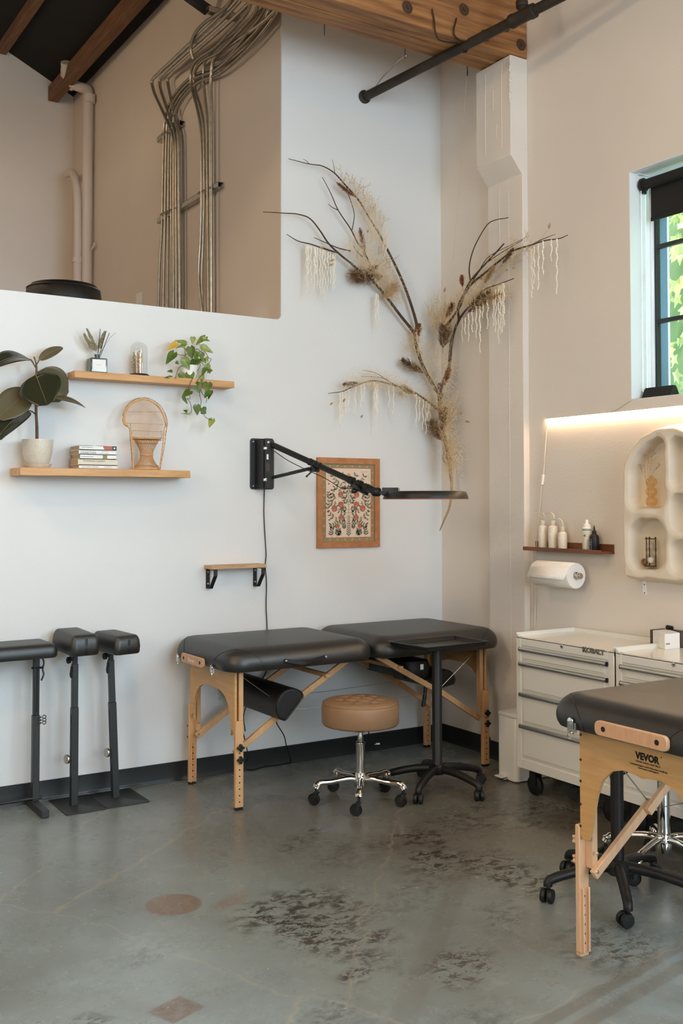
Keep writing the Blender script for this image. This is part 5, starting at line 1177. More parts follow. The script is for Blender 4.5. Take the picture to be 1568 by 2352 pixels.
def hole_row(mb, x, ys, zs, axis, r=.0038):
    for z in zs: mb.lathe([(r, 0), (r, .0006), (0, .0006)], (x, ys, z), axis, 10)

def massage_table(name, label, X0, X1, yf, yb, ztop, m0, m1, my0, my1, zc0, zc1, wood, panel_fn, knob, zj0, z0b, rc=.11):
    t = thing(name, label, 'massage table', ((X0 + X1) / 2, (yf + yb) / 2, 0))
    xm = (m0 + m1) / 2
    for i, (a, b) in enumerate(((m0, xm - .003), (xm + .003, m1))):
        mb = MB(); cushion_mesh(mb, a, b, my0, my1, zc0, zc1, rc); cu = mb.build('cushion', 'vinyl', t)
        # seams over the corners of the cushion
        for (cx, sx) in (((a, 1),) if i == 0 else ((b, -1),)):
            for (cy, sy) in ((my0, 1), (my1, -1)):
                H = zc1 - zc0; A_ = .085; tot = 2 * A_ + rc * PI / 2; P = []
                for q in range(0, 33):
                    u = q / 32; hq = .80 * max(0, math.sin(PI * u)) ** .45; ds = tot * u
                    if hq < .3: z_, ins = zc0 + .006 + (H * .32 - .006) * hq / .3, .002
                    else: aa = (hq - .3) / .7 * PI / 2; z_, ins = zc0 + H * .32 + H * .68 * math.sin(aa), H * .68 * 1.15 * (1 - math.cos(aa))
                    if ds < A_: lx, ly = ins, rc + A_ - ds
                    elif ds > A_ + rc * PI / 2: lx, ly = rc + ds - A_ - rc * PI / 2, ins
                    else: th_ = (ds - A_) / rc; rr_ = max(rc - ins, .002); lx, ly = rc - rr_ * math.cos(th_), rc - rr_ * math.sin(th_)
                    P.append(V((cx + sx * lx, cy + sy * ly, z_)))
                mb = MB(); mb.tube(P, .0015, 5); mb.build('seam', 'rubber', cu)
        mb = MB(); mb.bb((a + .075, my0 + .075, zc0 - .008), (b - .075, my1 - .075, zc0 + .006)); mb.build('cushion_board', 'rubber', t)
    w = yb - yf + .03
    for (x, sx) in ((X0, -1), (X1, 1)):
        far = sx > 0
        mb = MB(); poly = panel_fn(w); mb.prism(poly, (x - (.006 if sx < 0 else -.006), yf - .015, 0), (0, 1, 0), (0, 0, 1), (.012 * (1 if sx < 0 else -1) * -1, 0, 0))
        pn = mb.build('end_panel', 'ply', t, sharp=30)
        for y in (yf, yb):
            s_ = -1 if y == yf else 1
            mb = MB(); mb.bb((x - .004 - (0 if sx > 0 else -.010), y - .020, .23), (x + .030 * -sx, y + .008 * 1, ztop - .0)) if False else mb.bb((min(x, x - sx * .030) + (.0 if sx > 0 else .006), y - .016, .29), (max(x, x - sx * .030) - (.006 if sx > 0 else 0), y + .016, ztop))
            mb.build('upper_post', wood, t, bevel=.002)
            lo = y + s_ * .026
            mb = MB(); xa, xb = x - .022, x + .022
            mb.bb((xa, lo - .010, .012), (xb, lo + .010, .43)); mb.bb((xa + .006 * 1, lo - s_ * .010 - .012, .012), (xa + .012, lo - s_ * .010 + .012, .225)).bb((xb - .012, lo - s_ * .010 - .012, .012), (xb - .006, lo - s_ * .010 + .012, .225))
            lg = mb.build('leg', wood, t, bevel=.003)
            mb = MB(); zs_ = [.04 + .031 * q for q in range(7)] + [.276]
            hole_row(mb, x, lo + s_ * .0101, zs_, (0, s_, 0)); hole_row(mb, x, lo - s_ * .0101, zs_[:6], (0, -s_, 0)); mb.build('peg_holes', 'inkblack', lg)
            mb = MB(); mb.bb((xa + .004, lo - .010, 0), (xb - .004, lo + .012, .013)); mb.build('rubber_foot', 'rubber' if wood == 'beech' else 'beech2', lg)
            for z in ((.304, .245) if wood == 'beech' else (.375, .31)):
                mb = MB(); ns = 5 if wood != 'beech' else 4; prof = []
                for q in range(40):
                    a = 2 * PI * q / 40; r_ = .0155 + .004 * math.cos(ns * a); prof.append((r_ * math.cos(a), r_ * math.sin(a)))
                mb.prism(prof, (x, lo + s_ * .016, z), (1, 0, 0), (0, 0, 1), (0, s_ * .014, 0)); mb.cyl((x, lo + s_ * .009, z), (x, lo + s_ * .017, z), .006, 10); mb.build('knob', knob, lg, bevel=.002)
            # folding brace: lower and upper length
            xq = x - sx * .015; xj = X0 + (X1 - X0) * .18 if sx < 0 else X1 - (X1 - X0) * .18; zj = zj0; xe = xm + sx * .09; ze = ztop - .012
            yi = y - s_ * .026
            mb = MB(); mb.bar((x + sx * .0, yi, z0b - .01), (xj + -sx * .02, yi, zj + .012), .020, .030, (0, 0, 1)); mb.build('brace', wood, t, bevel=.002)
            mb = MB(); mb.bar((xj - sx * -.02, yi - s_ * .021, zj - .012), (xe, yi - s_ * .021, ze), .020, .030, (0, 0, 1)); mb.build('brace', wood, t, bevel=.002)
            mb = MB()
            mb.lathe([(.006, 0), (.005, .002), (0, .003)], (x - sx * .008, yi + -s_ * .010, z0b + .002), (0, -s_ , 0), 12).lathe([(.006, 0), (.005, .002), (0, .003)], (x - sx * .008, yf - .0 if False else yi - s_ * .010, z0b + .062), (0, -s_, 0), 12)
            mb.build('brace_screw', 'nickel', lg)
            mb = MB(); mb.tube([(x - sx * .02, yi, ztop - .03), (xj, yi, zj + .02)], .0022, 6); mb.build('steel_cable', 'nickel', t)
    for sx in (-1, 1):
        xc = xm + sx * .235; mb = MB(); mb.bb((xc - .014, yf + .02, ztop - .095), (xc + .014, yb - .02, ztop - .075)); mb.build('cross_bar', wood, t, bevel=.002)
    for y in (yf + .05, yb - .05):
        mb = MB(); xl, xr = X0 + (X1 - X0) * .18, X1 - (X1 - X0) * .18; zj = zj0 - .005
        mb.tube([(xl, y, zj), (xm, y, zj - .012), (xr, y, zj)], .0012, 5); mb.build('steel_cable', 'nickel', t)
    return t

ZT1 = .682
t1 = massage_table('massage_table', 'black padded portable massage table on beech legs standing along the wall', -1.77, -.205, -.635, -.135, ZT1, -1.862, -.125, -.745, -.028, .674, .790, 'beech',
    lambda w: arch_panel(w, ZT1 - .003, .37, .048, .03, .562, .17, .16, .055), 'plasticblk', .442, .272)
t2 = massage_table('massage_table', 'nearest black massage table with plywood end panel and lettering at right', -1.53, -.10, -3.25, -2.75, .758, -1.635, -.03, -3.345, -2.655, .760, .872, 'beech2',
    lambda w: [(0, .755), (w, .755), (w, .40), (w - .012, .388), (w - .035, .39), (w - .045, .41), (w - .060, .48), (w - .075, .545), (w - .10, .60), (w - .14, .638), (w - .19, .652), (w - .24, .648), (w / 2, .642)] + [(w - p[0], p[1]) for p in reversed([(w - .012, .388), (w - .035, .39), (w - .045, .41), (w - .060, .48), (w - .075, .545), (w - .10, .60), (w - .14, .638), (w - .19, .652), (w - .24, .648)])] + [(0, .40)], 'beech2', .462, .285, rc=.10)
def name_plate(t, c, w_, h_, mat, txt=None):
    """oval ended wooden holder on the end face (normal -x)"""
    mb = MB(); r = h_ * .38; poly = []
    for q, (cx, cy) in enumerate(((w_ / 2 - r, h_ / 2 - r), (-w_ / 2 + r, h_ / 2 - r), (-w_ / 2 + r, -h_ / 2 + r), (w_ / 2 - r, -h_ / 2 + r))):
        for i in range(7): a = PI / 2 * (q + i / 6); poly.append((cx + r * math.cos(a), cy + r * math.sin(a)))
    mb.prism(poly, c, (0, 1, 0), (0, 0, 1), (-.016, 0, 0)); o = mb.build('headrest_plate', mat, t, bevel=.003)
    for s_ in (-1, 1):
        mb = MB(); p = V(c) + V((-.0162, s_ * w_ * .37, 0)); mb.lathe([(.0085, 0), (.0085, .0006), (0, .0006)], p, (-1, 0, 0), 16); mb.build('peg_socket', 'inkblack', o)
    ORG[o.name] = ORG[t.name]
    if txt: text(txt, 'plate_lettering', 'whiteprint', o, V(c) + V((-.0166, .040, -.010)), (0, -1, 0), (0, 0, 1), .019, .075)
pc1 = at(447, 1516, x=-1.86); name_plate(t1, (-1.862, pc1.y, pc1.z), .27, .048, 'plate', 'Karma')
pc2 = at(1450, 1689, x=-1.64); name_plate(t2, (-1.635, pc2.y, pc2.z), .285, .046, 'plate')
nr = at(472, 1556, x=-1.784); text('NRG', 'panel_lettering', 'inkblack', t1, (-1.7785 - .006, nr.y, nr.z), (0, -1, 0), (0, 0, 1), .036, .085)
x_ = -1.53 - .0195 + .001
def vt(s, px, py, h_, px2, bold=0.0):
    a, b = at(px, py, x=x_), at(px2, py, x=x_); text(s, 'panel_lettering', 'inkblack', t2, (x_, a.y, a.z), (0, -1, 0), (0, 0, 1), h_, abs(b.y - a.y), bold=bold)
vt('VEVOR', 1458, 1742, .0235, 1514, .05); vt('®', 1517, 1741.5, .0045, 1519)
vt('TOUGH TOOLS, HALF PRICE', 1459, 1749.5, .0062, 1515.5, .006); vt('Technical Support and E-Warranty Certificate', 1446, 1755, .0072, 1532, .006); vt('www.vevor.com/support', 1465, 1766, .0072, 1512, .006)
def latch(t, p, hh=.05):
    mb = MB(); mb.box(V(p) + V((-.004, 0, 0)), (.006, .026, hh * .7)).lathe([(.013, 0), (.012, .003), (.004, .005), (0, .005)], V(p) + V((-.006, 0, hh * .28)), (-1, 0, 0), 14); mb.box(V(p) + V((-.004, -.02, .0)), (.005, .008, hh * .5))
    mb.torus(V(p) + V((-.009, 0, -hh * .42)), .0115, .0016, (1, 0, 0), 16, 5); mb.build('latch', 'chrome', t)
latch(t1, (-1.862, at(411, 1511, x=-1.86).y, .672)); latch(t1, (-1.862, at(489, 1533, x=-1.86).y, .672)); latch(t2, (-1.635, at(1315, 1660, x=-1.635).y + .005, .775), .062)
for i in range(5):
    p = at(1336, (1687, 1744, 1793, 1846, 1896)[i], x=-1.5425); mb = MB(); mb.lathe([(.0048, 0), (.004, .002), (0, .003)], (x_, p.y, p.z), (-1, 0, 0), 12); mb.build('panel_screw', 'brass', t2)
# carry handles
def handle(t, pts, w=.020, th=.008, col='vinyl2'):
    P = catmull(pts, 8); mb = MB(); vs = []; fs = []
    for i, p in enumerate(P):
        for (a, b) in ((-th / 2, -w / 2), (th / 2, -w / 2), (th / 2, w / 2), (-th / 2, w / 2)): vs.append(p + V((0, a, b)))
    n = len(P); fs = [(4 * i + j, 4 * i + (j + 1) % 4, 4 * i + 4 + (j + 1) % 4, 4 * i + 4 + j) for i in range(n - 1) for j in range(4)] + [(3, 2, 1, 0), tuple(4 * (n - 1) + j for j in range(4))]
    mb.add(vs, fs); o = mb.build('carry_handle', col, t, bevel=.003)
    for p in (P[2], P[-3]):
        mb = MB(); mb.lathe([(.0068, 0), (.006, .003), (0, .004)], V((p.x, min(q.y for q in P) - th / 2 + .002 if False else p.y - th / 2, p.z)), (0, -1, 0), 12); mb.build('handle_screw', 'chrome', o)
        ORG[o.name] = ORG[t.name]
hL, hR = at(655, 1518, y=-.757), at(751, 1508, y=-.757)
handle(t1, [V((hL.x, -.750, hL.z)), V((hL.x + .03, -.752, hL.z - .006)), at(700, 1523, y=-.765), V((hR.x - .03, -.752, hR.z - .006)), V((hR.x, -.750, hR.z))])
handle(t2, [V((-1.42, -2.652, .80)), V((-1.38, -2.63, .80)), V((-1.30, -2.575, .80)), V((-1.2, -2.58, .80)), V((-1.1, -2.652, .80))], .022, .01)
for o in t2.children:
    if o.name.startswith('carry'): pass
# half-round bolster slung under the table, and the ones at the far end
def half_round(name, lab, c, r, y0, y1, tilt, mat='vinyl2', flatk=.55):
    t = thing(name, lab, 'bolster', (c[0], (y0 + y1) / 2, c[1] - r))
    poly = []
    for i in range(17): a = PI * i / 16; poly.append((r * math.cos(a), r * math.sin(a)))
    poly += [(-r * .93, -r * flatk * .35), (-r * .8, -r * flatk * .5), (r * .8, -r * flatk * .5), (r * .93, -r * flatk * .35)]
    R2 = lambda p: (p[0] * math.cos(tilt) - p[1] * math.sin(tilt), p[0] * math.sin(tilt) + p[1] * math.cos(tilt))
    poly = [R2(p) for p in poly]
    mb = MB(); mb.prism(poly, (c[0], y0, c[1]), (1, 0, 0), (0, 0, 1), (0, y1 - y0, 0)); mb.build('cushion', mat, t, bevel=.010, seg=3)
    mb = MB(); P = [V((c[0] + p[0] * .97, y0 - .001, c[1] + p[1] * .97)) for p in poly]; mb.tube(P + [P[0]], .0022, 5); mb.build('piping', 'rubber', t); return t
half_round('bolster', 'black half round bolster slung under the near end of the massage table', (-1.495, .482), .088, -.70, -.12, .80)
half_round('bolster', 'black bolster slung under the far end behind the tray stand post', (-.445, .485), .075, -.60, -.10, .15)
t = thing('face_cradle_pad', 'black face cradle cushion with white care tag and strap under the far table end', 'cushion', (-.60, -.36, .5))
mb = MB(); mb.rr(-.69, -.51, -.58, -.12, [(.515, .03), (.52, .008), (.55, 0), (.59, 0), (.615, .01), (.622, .04)], .06, 8); mb.build('pad', 'vinyl2', t)
tg = at(969, 1532, y=-.585); mb = MB(); mb.box((tg.x, -.5835, tg.z - .0), (.022, .001, .03)); mb.build('care_tag', 'label', t)
mb = MB(); mb.tube([at(978, 1562, y=-.57), at(976, 1590, y=-.575), at(971, 1622, y=-.58)], [.011, .010, .012], 8); mb.build('strap', 'rubber', t)

# ------------------------------------------------------------------ wheeled bases
def twin_caster(parent, p, ang, r=.026, mat='plasticblk', name='caster'):
    """hooded twin wheel caster standing on the floor under p"""
    p = V(p); ax = V((math.cos(ang), math.sin(ang), 0)); c = V((p.x, p.y, r)); sd = V((-ax.y, ax.x, 0)); mb = MB(); c = c + ax * .012
    for s_ in (-1, 1): mb.lathe([(0, -.001), (r * .55, -.001), (r * .92, .002), (r, .006), (r, .016), (r * .9, .020), (r * .3, .021), (0, .021)], c + sd * s_ * .003, sd * s_, 22)
    mb.torus(c, r * .98, .011, sd, 14, 8, -.4, 2.6) if False else mb.ball(c + V((0, 0, r * .35)) - ax * .006, r * .95, 14, 8, (1, 1, .95)) if False else None
    mb.cyl(p + V((0, 0, .0)), V((p.x, p.y, r + .004)), .008, 10)
    mb.ball(V((p.x, p.y, r * 1.35)), r * .62, 12, 8, (1, 1, .9))
    return mb.build(name, mat, parent)
def fork_caster(parent, p, ang, r=.030):
    p = V(p); ax = V((math.cos(ang), math.sin(ang), 0)); sd = V((-ax.y, ax.x, 0)); c = V((p.x, p.y, r)) + ax * .014
    mb = MB(); mb.lathe([(0, -.009), (r * .55, -.009), (r * .6, -.006), (r * .8, -.006), (r * .9, -.009), (r, -.006), (r, .006), (r * .9, .009), (r * .8, .006), (r * .6, .006), (r * .55, .009), (0, .009)], c, sd, 24)
    w = mb.build('caster', 'rubber', parent)
    mb = MB()
    for s_ in (-1, 1): mb.bar(c + sd * s_ * .0125 - V((0, 0, .004)), V((p.x, p.y, r * 2 + .004)) + sd * s_ * .0125, .0025, .016, ax)
    mb.box(V((p.x, p.y, r * 2 + .004)), (.026, .026, .004), rotz(ang)).cyl((p.x, p.y, r * 2), (p.x, p.y, p.z), .007, 10).cyl(c - sd * .016, c + sd * .016, .004, 8)
    mb.build('caster_fork', 'blackmetal', parent); return w
def rolling_base(t, c, R, n, a0, kind, zhub, ztip, castang):
    for i in range(n):
        a = a0 + 2 * PI * i / n; d = V((math.cos(a), math.sin(a), 0)); c = V(c)
        if kind == 'chrome':
            P = catmull([c + V((0, 0, zhub)), c + d * R * .25 + V((0, 0, zhub + .014)), c + d * R * .65 + V((0, 0, zhub + .004)), c + d * R * .92 + V((0, 0, ztip + .012)), c + d * R * 1.0 + V((0, 0, ztip - .012))], 6)
            mb = MB(); k = len(P); mb.tube(P, lambda u: .0165 - .003 * math.sin(PI * min(1, u * 1.2)) + (.005 if u > .85 else 0), 14); l = mb.build('leg', 'chrome', t)
            fork_caster(l, c + d * R + V((0, 0, ztip - .01)), castang[i % len(castang)])
        else:
            P = [c + d * .02 + V((0, 0, zhub)), c + d * R * .5 + V((0, 0, zhub - .008)), c + d * (R - .02) + V((0, 0, ztip + .006)), c + d * (R + .004) + V((0, 0, ztip - .008)), c + d * (R + .006) + V((0, 0, ztip - .022))]
            mb = MB(); mb.tube(catmull(P, 4), lambda u: .0215 - .0045 * min(1, u * 1.4), 14); l = mb.build('leg', 'plasticblk', t)
            twin_caster(l, c + d * (R + .004) + V((0, 0, ztip - .012)), castang[i % len(castang)])
# tan stool
sc = V((-1.196, -.872, 0))
t = thing('rolling_stool', 'tan leather rolling stool on a chrome five star base', 'stool', sc)
mb = MB(); prof = [(0, .386), (.17, .386), (.188, .391), (.195, .402), (.195, .482), (.190, .497), (.178, .506), (.15, .512)]
mb.lathe(prof, sc, (0, 0, 1), 56)
# tufted top
n1, n2 = 18, 56; vs = []; fs = []
for i in range(n1 + 1):
    r = .15 * (1 - i / n1)
    for j in range(n2):
        a = 2 * PI * j / n2; x, y = r * math.cos(a), r * math.sin(a); u, v = (x * .8 + y * .6), (-x * .6 + y * .8)
        gr = min(abs(((u + .034) % .068) - .034), abs(((v + .034) % .068) - .034)); z = .512 + .010 * (1 - (r / .15) ** 2) - .013 * math.exp(-(gr / .008) ** 2) * min(1, (.15 - r) / .03)
        vs.append(sc + V((x, y, z)))
fs = [(i * n2 + j, i * n2 + (j + 1) % n2, (i + 1) * n2 + (j + 1) % n2, (i + 1) * n2 + j) for i in range(n1) for j in range(n2)]
mb.add(vs, fs); mb.build('seat', 'leather', t, sharp=60)
mb = MB(); mb.torus(sc + V((0, 0, .498)), .1895, .0026, (0, 0, 1), 56, 6); mb.build('seat_piping', 'leather', t)
mb = MB(); mb.lathe([(0, .372), (.06, .372), (.06, .362), (.028, .352), (.0, .352)], sc, (0, 0, 1), 24); mb.build('seat_mount', 'blackmetal', t)
mb = MB(); mb.cyl(sc + V((0, 0, .28)), sc + V((0, 0, .36)), .013, 20); mb.lathe([(.016, .335), (.016, .30), (.0145, .298)], sc, (0, 0, 1), 20); mb.build('gas_lift', 'chrome', t)
mb = MB(); mb.lathe([(.0, .09), (.024, .09), (.0245, .10), (.0225, .285), (.0245, .288), (.0245, .30), (.02, .304), (0, .304)], sc, (0, 0, 1), 28); mb.build('column', 'chrome', t)
mb = MB(); mb.lathe([(0, .07), (.022, .07), (.033, .085), (.036, .115), (.028, .14), (.024, .15)], sc, (0, 0, 1), 28); mb.build('hub', 'chrome', t)
mb = MB(); mb.tube(catmull([at(845, 1673, y=sc.y), at(848, 1688, y=sc.y), at(858, 1705, y=sc.y), at(866, 1709, y=sc.y)], 5), .0035, 7); lv = mb.build('height_lever', 'rubber', t)
mb = MB(); mb.box(at(866, 1708, y=sc.y - .002), (.026, .008, .008), rotz(-.5)); mb.build('lever_tip', 'nickel', lv)
wp = [(727, 1851), (824, 1873), (931, 1854), (888, 1818), (774, 1818)]
tips = [at(p[0], p[1], z=0) for p in wp]
ctr = sum((p - V((0, 0, 0)) for p in tips), V((0, 0, 0))) / 5
R5 = .227; a0 = math.atan2(tips[1].y - sc.y, tips[1].x - sc.x)
rolling_base(t, sc, R5, 5, a0, 'chrome', .108, .098, [2.6, 2.3, 2.0, 2.9, 2.2])
# black tray stand
tc_ = V((-.735, -.902, 0))
t = thing('tray_stand', 'black tray table on a single post and five wheels beside the tan stool', 'tray stand', tc_)
mb = MB(); mb.lathe([(0, .12), (.030, .12), (.0262, .125), (.0262, .73), (.023, .75), (0, .75)], tc_, (0, 0, 1), 24); mb.build('post', 'plasticblk', t)
mb = MB(); mb.lathe([(0, .085), (.035, .085), (.046, .10), (.046, .125), (.034, .135), (0, .135)], tc_, (0, 0, 1), 24); mb.build('hub', 'plasticblk', t)
a0 = math.atan2(-1.03 + .70, -.915 + .583)
rolling_base(t, tc_, .262, 5, math.radians(-148), 'black', .115, .075, [3.9, 4.2, 5.4, 2.2, 3.0])
cs = [V((-.952, -.757, .774)), V((-.498, -.757, .774)), V((-.498, -1.045, .774)), V((-.925, -1.062, .774))]
def quad_ring(mb, C, dz0, dz1, ins0, ins1):
    c0 = sum(C, V((0, 0, 0))) / 4
    def rg(ins, dz): return [p + (c0 - p).normalized() * ins + V((0, 0, dz)) for p in C]
    return rg(ins0, dz0), rg(ins1, dz1)
mb = MB(); c0 = sum(cs, V((0, 0, 0))) / 4
lv_ = [(0, -.006), (0, 0), (.009, .0), (.016, -.022), (.022, -.024)]
rings = [[p + (c0 - p).normalized() * i_ + V((0, 0, z_)) for p in cs] for i_, z_ in [(.0, -.006), (0, 0), (.014, 0), (.024, -.020), (.030, -.022)]]
und = [[p + (c0 - p).normalized() * i_ + V((0, 0, z_)) for p in cs] for i_, z_ in [(.012, -.006), (.022, -.024), (.034, -.027)]]
vs = [p for r in reversed(und) for p in r] + [p for r in rings for p in r]; n = len(vs) // 4
fs = [(4 * i + j, 4 * i + (j + 1) % 4, 4 * i + 4 + (j + 1) % 4, 4 * i + 4 + j) for i in range(n - 1) for j in range(4)] + [(3, 2, 1, 0), tuple(4 * (n - 1) + j for j in range(4))]
mb.add(vs, fs); mb.build('tray', 'vinyl2', t, bevel=.004, seg=3)
mb = MB(); mb.box(tc_ + V((0, 0, .745)), (.16, .12, .006), rotz(0)); mb.build('tray_bracket', 'plasticblk', t)
# black wheeled pedestal stool behind the nearest table
pc = V((-1.048, -2.432, 0)); t = thing('pedestal_stool', 'black five wheel pedestal base standing behind the nearest massage table', 'stool', pc)
mb = MB(); mb.lathe([(0, .12), (.030, .12), (.0245, .126), (.0245, .56), (0, .56)], pc, (0, 0, 1), 24); mb.build('post', 'plasticblk', t)
mb = MB(); mb.lathe([(0, .085), (.035, .085), (.052, .10), (.050, .125), (.034, .142), (0, .142)], pc, (0, 0, 1), 24); mb.build('hub', 'plasticblk', t)
rolling_base(t, pc, .275, 5, math.radians(-130), 'black', .118, .08, [2.9, 5.2, 5.6, 3.4, 3.6])
mb = MB(); mb.tube([at(1447, 1768, x=-.98), at(1420, 1783, x=-1.03), at(1403, 1786, x=-1.06)], [.005, .006, .012], 8); mb.build('height_lever', 'plasticblk', t)
mb = MB(); mb.lathe([(0, .56), (.10, .56), (.13, .575), (.135, .61), (.12, .635), (0, .64)], pc, (0, 0, 1), 32); mb.build('seat', 'vinyl2', t)
# chrome based stool by the cabinets
cc_ = at(1525, 1962, z=.065); cc_.z = 0; ct_ = at(1457, 1984, z=.09)
t = thing('chrome_stool', 'chrome five star stool base by the white tool cabinets, partly hidden', 'stool', cc_)
mb = MB(); mb.lathe([(0, .075), (.024, .075), (.026, .09), (.025, .42), (0, .42)], cc_, (0, 0, 1), 28); mb.build('column', 'chrome', t)
mb = MB(); mb.lathe([(0, .06), (.022, .06), (.034, .08), (.037, .115), (.028, .14), (.025, .15)], cc_, (0, 0, 1), 28); mb.build('hub', 'chrome', t)
rolling_base(t, cc_, .235, 5, math.atan2(ct_.y - cc_.y, ct_.x - cc_.x), 'chrome', .12, .098, [2.6, 2.3])
mb = MB(); mb.cyl(cc_ + V((0, 0, .42)), cc_ + V((0, 0, .49)), .013, 16); mb.lathe([(0, .49), (.12, .49), (.15, .50), (.155, .53), (.155, .57), (.14, .59), (0, .595)], cc_, (0, 0, 1), 40); mb.build('seat', 'leather', t)

# ------------------------------------------------------------------ arm rests along the wall, left
def slab_pad(mb, c, lx, ly, z0, z1, rc, ang, tilt=0.0, bulge=.006):
    """padded slab; long side lx along ang"""
    T0 = Matrix.Translation(V((c[0], c[1], (z0 + z1) / 2))) @ Matrix.Rotation(ang, 4, 'Z') @ Matrix.Rotation(tilt, 4, 'Y')
    mb.T = T0; h = (z1 - z0) / 2
    mb.rr(-lx / 2, lx / 2, -ly / 2, ly / 2, [(-h, .006), (-h + .006, .0), (-h * .2, -bulge * .4), (h * .45, .002), (h * .8, .010), (h - .003, .016), (h, .022), (h + .002, .05)], rc, 8); mb.T = Matrix.Identity(4)
def seam_stitch(t, pts):
    mb = MB(); mb.tube(pts, .0011, 4); mb.build('seam', 'rubber', t)
c2 = V((-2.431, -.166, 0)); c3 = V((-2.209, -.146, 0))
for i, (c, lab, lean, pang, ztop_, plate) in enumerate(((c2, 'black padded arm rest stand, middle of the three by the wall, square base plate', 0, -1.50, .874, (-2.512, -2.31, -.315, .012)), (c3, 'black padded arm rest stand, rightmost and slightly leaning, square base plate', -.036, -1.40, .850, (-2.308, -2.085, -.31, -.02)))):
    t = thing('arm_rest_stand', lab, 'arm rest', (c.x, c.y, 0), 'tattoo arm rest stands by the wall')
    mb = MB(); x0, x1, y0, y1 = plate; mb.rr(x0, x1, y0, y1, [(0.0005, 0), (.004, 0), (.0045, .001)], .012, 4); mb.build('base_plate', 'greymetal', t)
    ax_ = V((lean, lean * -.5, 1)); P = lambda z: V((c.x, c.y, 0)) + ax_ * z
    mb = MB(); mb.bar(P(.004), P(.485), .034, .034, (0, 1, 0)); ps = mb.build('lower_tube', 'greymetal', t, bevel=.002)
    mb = MB(); mb.bar(P(.10) + V((-.0172, 0, 0)), P(.45) + V((-.0172, 0, 0)), .002, .006, (0, 1, 0)); mb.build('slot', 'inkblack', ps); ORG[ps.name] = ORG[t.name]
    mb = MB(); mb.bar(P(.485), P(.70), .029, .029, (0, 1, 0)); mb.build('upper_tube', 'greymetal', t, bevel=.002)
    mb = MB(); mb.bar(P(.69), P(.755), .022, .026, (0, 1, 0)).box(P(.742) + V((-.018, 0, 0)), (.012, .03, .05)); mb.build('tilt_bracket', 'blackmetal', t, bevel=.002)
    mb = MB(); q = P(.722) + V((-.018, -.012, 0)); mb.cyl(q, q + V((-.030, -.006, 0)), .005, 8).lathe([(0, 0), (.017, 0), (.017, .012), (0, .013)], q + V((-.012, -.003, 0)), (-1, -.2, 0), 8); mb.build('tilt_knob', 'plasticblk', t)
    mb = MB(); q = P(.68) + V((-.017, -.006, 0)); mb.tube([q + V((0, 0, .01)), q + V((-.006, -.002, -.03)), q + V((-.002, 0, -.045))], .006, 8); mb.build('cam_lever', 'rubber', t)
    mb = MB(); q = P(.235) + V((-.017, 0, 0)); mb.cyl(q, q + V((-.02, -.004, 0)), .0055, 10).lathe([(0, 0), (.021, 0), (.0225, .002), (.0225, .011), (.021, .013), (0, .013)], q + V((-.014, -.003, 0)), (-1, -.25, 0), 24); mb.build('height_knob', 'nickel', t)
    # pad: long axis runs towards the camera side and right
    mb = MB(); pz0, pz1 = (.762, .862) if i == 0 else (.745, .838)
    pcx, pcy = ((c2.x + .0, c2.y - .010) if i == 0 else (-2.215, -.155))
    slab_pad(mb, (pcx, pcy),   .275 if i == 0 else .26, .148, pz0, pz1, .030, pang, .05 if i == 0 else .03); pd = mb.build('pad', 'vinyl', t, sharp=50)
    R3 = Matrix.Rotation(pang, 3, 'Z')
    for k in (-.005, .0, .005):
        e = .1385 if i == 0 else .131
        mb = MB(); mb.tube([V((pcx, pcy, 0)) + R3 @ V((e, k * 1.0, 0)) + V((0, 0, z)) for z in (pz0 + .0, (pz0 + pz1) / 2, pz1 - .022)], .0009, 4); mb.build('seam', 'rubber', t)
# wide bench rest, left
t = thing('arm_rest_bench', 'wide black padded arm rest on a telescopic steel post, leftmost by the wall', 'arm rest', (-2.75, -.14, 0))
mb = MB(); slab_pad(mb, (-2.86, -.165), .62, .255, .755, .822, .035, .03, 0); mb.build('pad', 'vinyl', t, sharp=50)
pb = V((-2.603, -.105, 0)); 
mb = MB(); mb.bb((-2.628, -.30, .004), (-2.592, .0 - .022, .040)); mb.build('foot', 'greymetal', t, bevel=.003)
mb = MB(); mb.bb((-2.622, -.122, .040), (-2.588, -.088, .455)); mb.build('lower_tube', 'greymetal', t, bevel=.002)
mb = MB(); mb.bb((-2.619, -.119, .455), (-2.591, -.091, .76)); up_ = mb.build('upper_tube', 'blackmetal', t, bevel=.002)
mb = MB(); mb.bb((-2.607, -.1205, .47), (-2.600, -.1188, .69)); mb.build('slot', 'inkblack', up_); ORG[up_.name] = ORG[t.name]
for k in range(3):
    mb = MB(); q = V((-2.582, -.122, .445 - .014 * k)); mb.torus(q + V((.014, 0, 0)), .008, .0022, (.3, 1, 0), 12, 5).cyl(q, q + V((-.02, 0, 0)), .004, 8); mb.build('adjusting_nut', 'blackmetal', t)
mb = MB(); mb.cyl((-3.1, -.115, .052), (-2.575, -.115, .052), .008, 10); mb.build('stretcher', 'blackmetal', t)
mb = MB(); mb.cyl((-3.1, -.105, .738), (-2.61, -.105, .738), .010, 10); mb.build('upper_rail', 'blackmetal', t)
mb = MB(); mb.tube(catmull([(-2.585, -.11, .75), (-2.572, -.12, .715), (-2.578, -.12, .68), (-2.574, -.125, .655), (-2.585, -.125, .625)], 5), .0042, 7); mb.cyl((-2.63, -.11, .688), (-2.575, -.125, .688), .0055, 8); mb.build('cam_lever', 'blackmetal', t)
for xx in (-3.1,):
    mb = MB(); mb.bb((xx - .018, -.30, .004), (xx + .018, -.022, .04)).bb((xx - .017, -.122, .04), (xx + .017, -.088, .76)); mb.build('rear_post', 'greymetal', t)

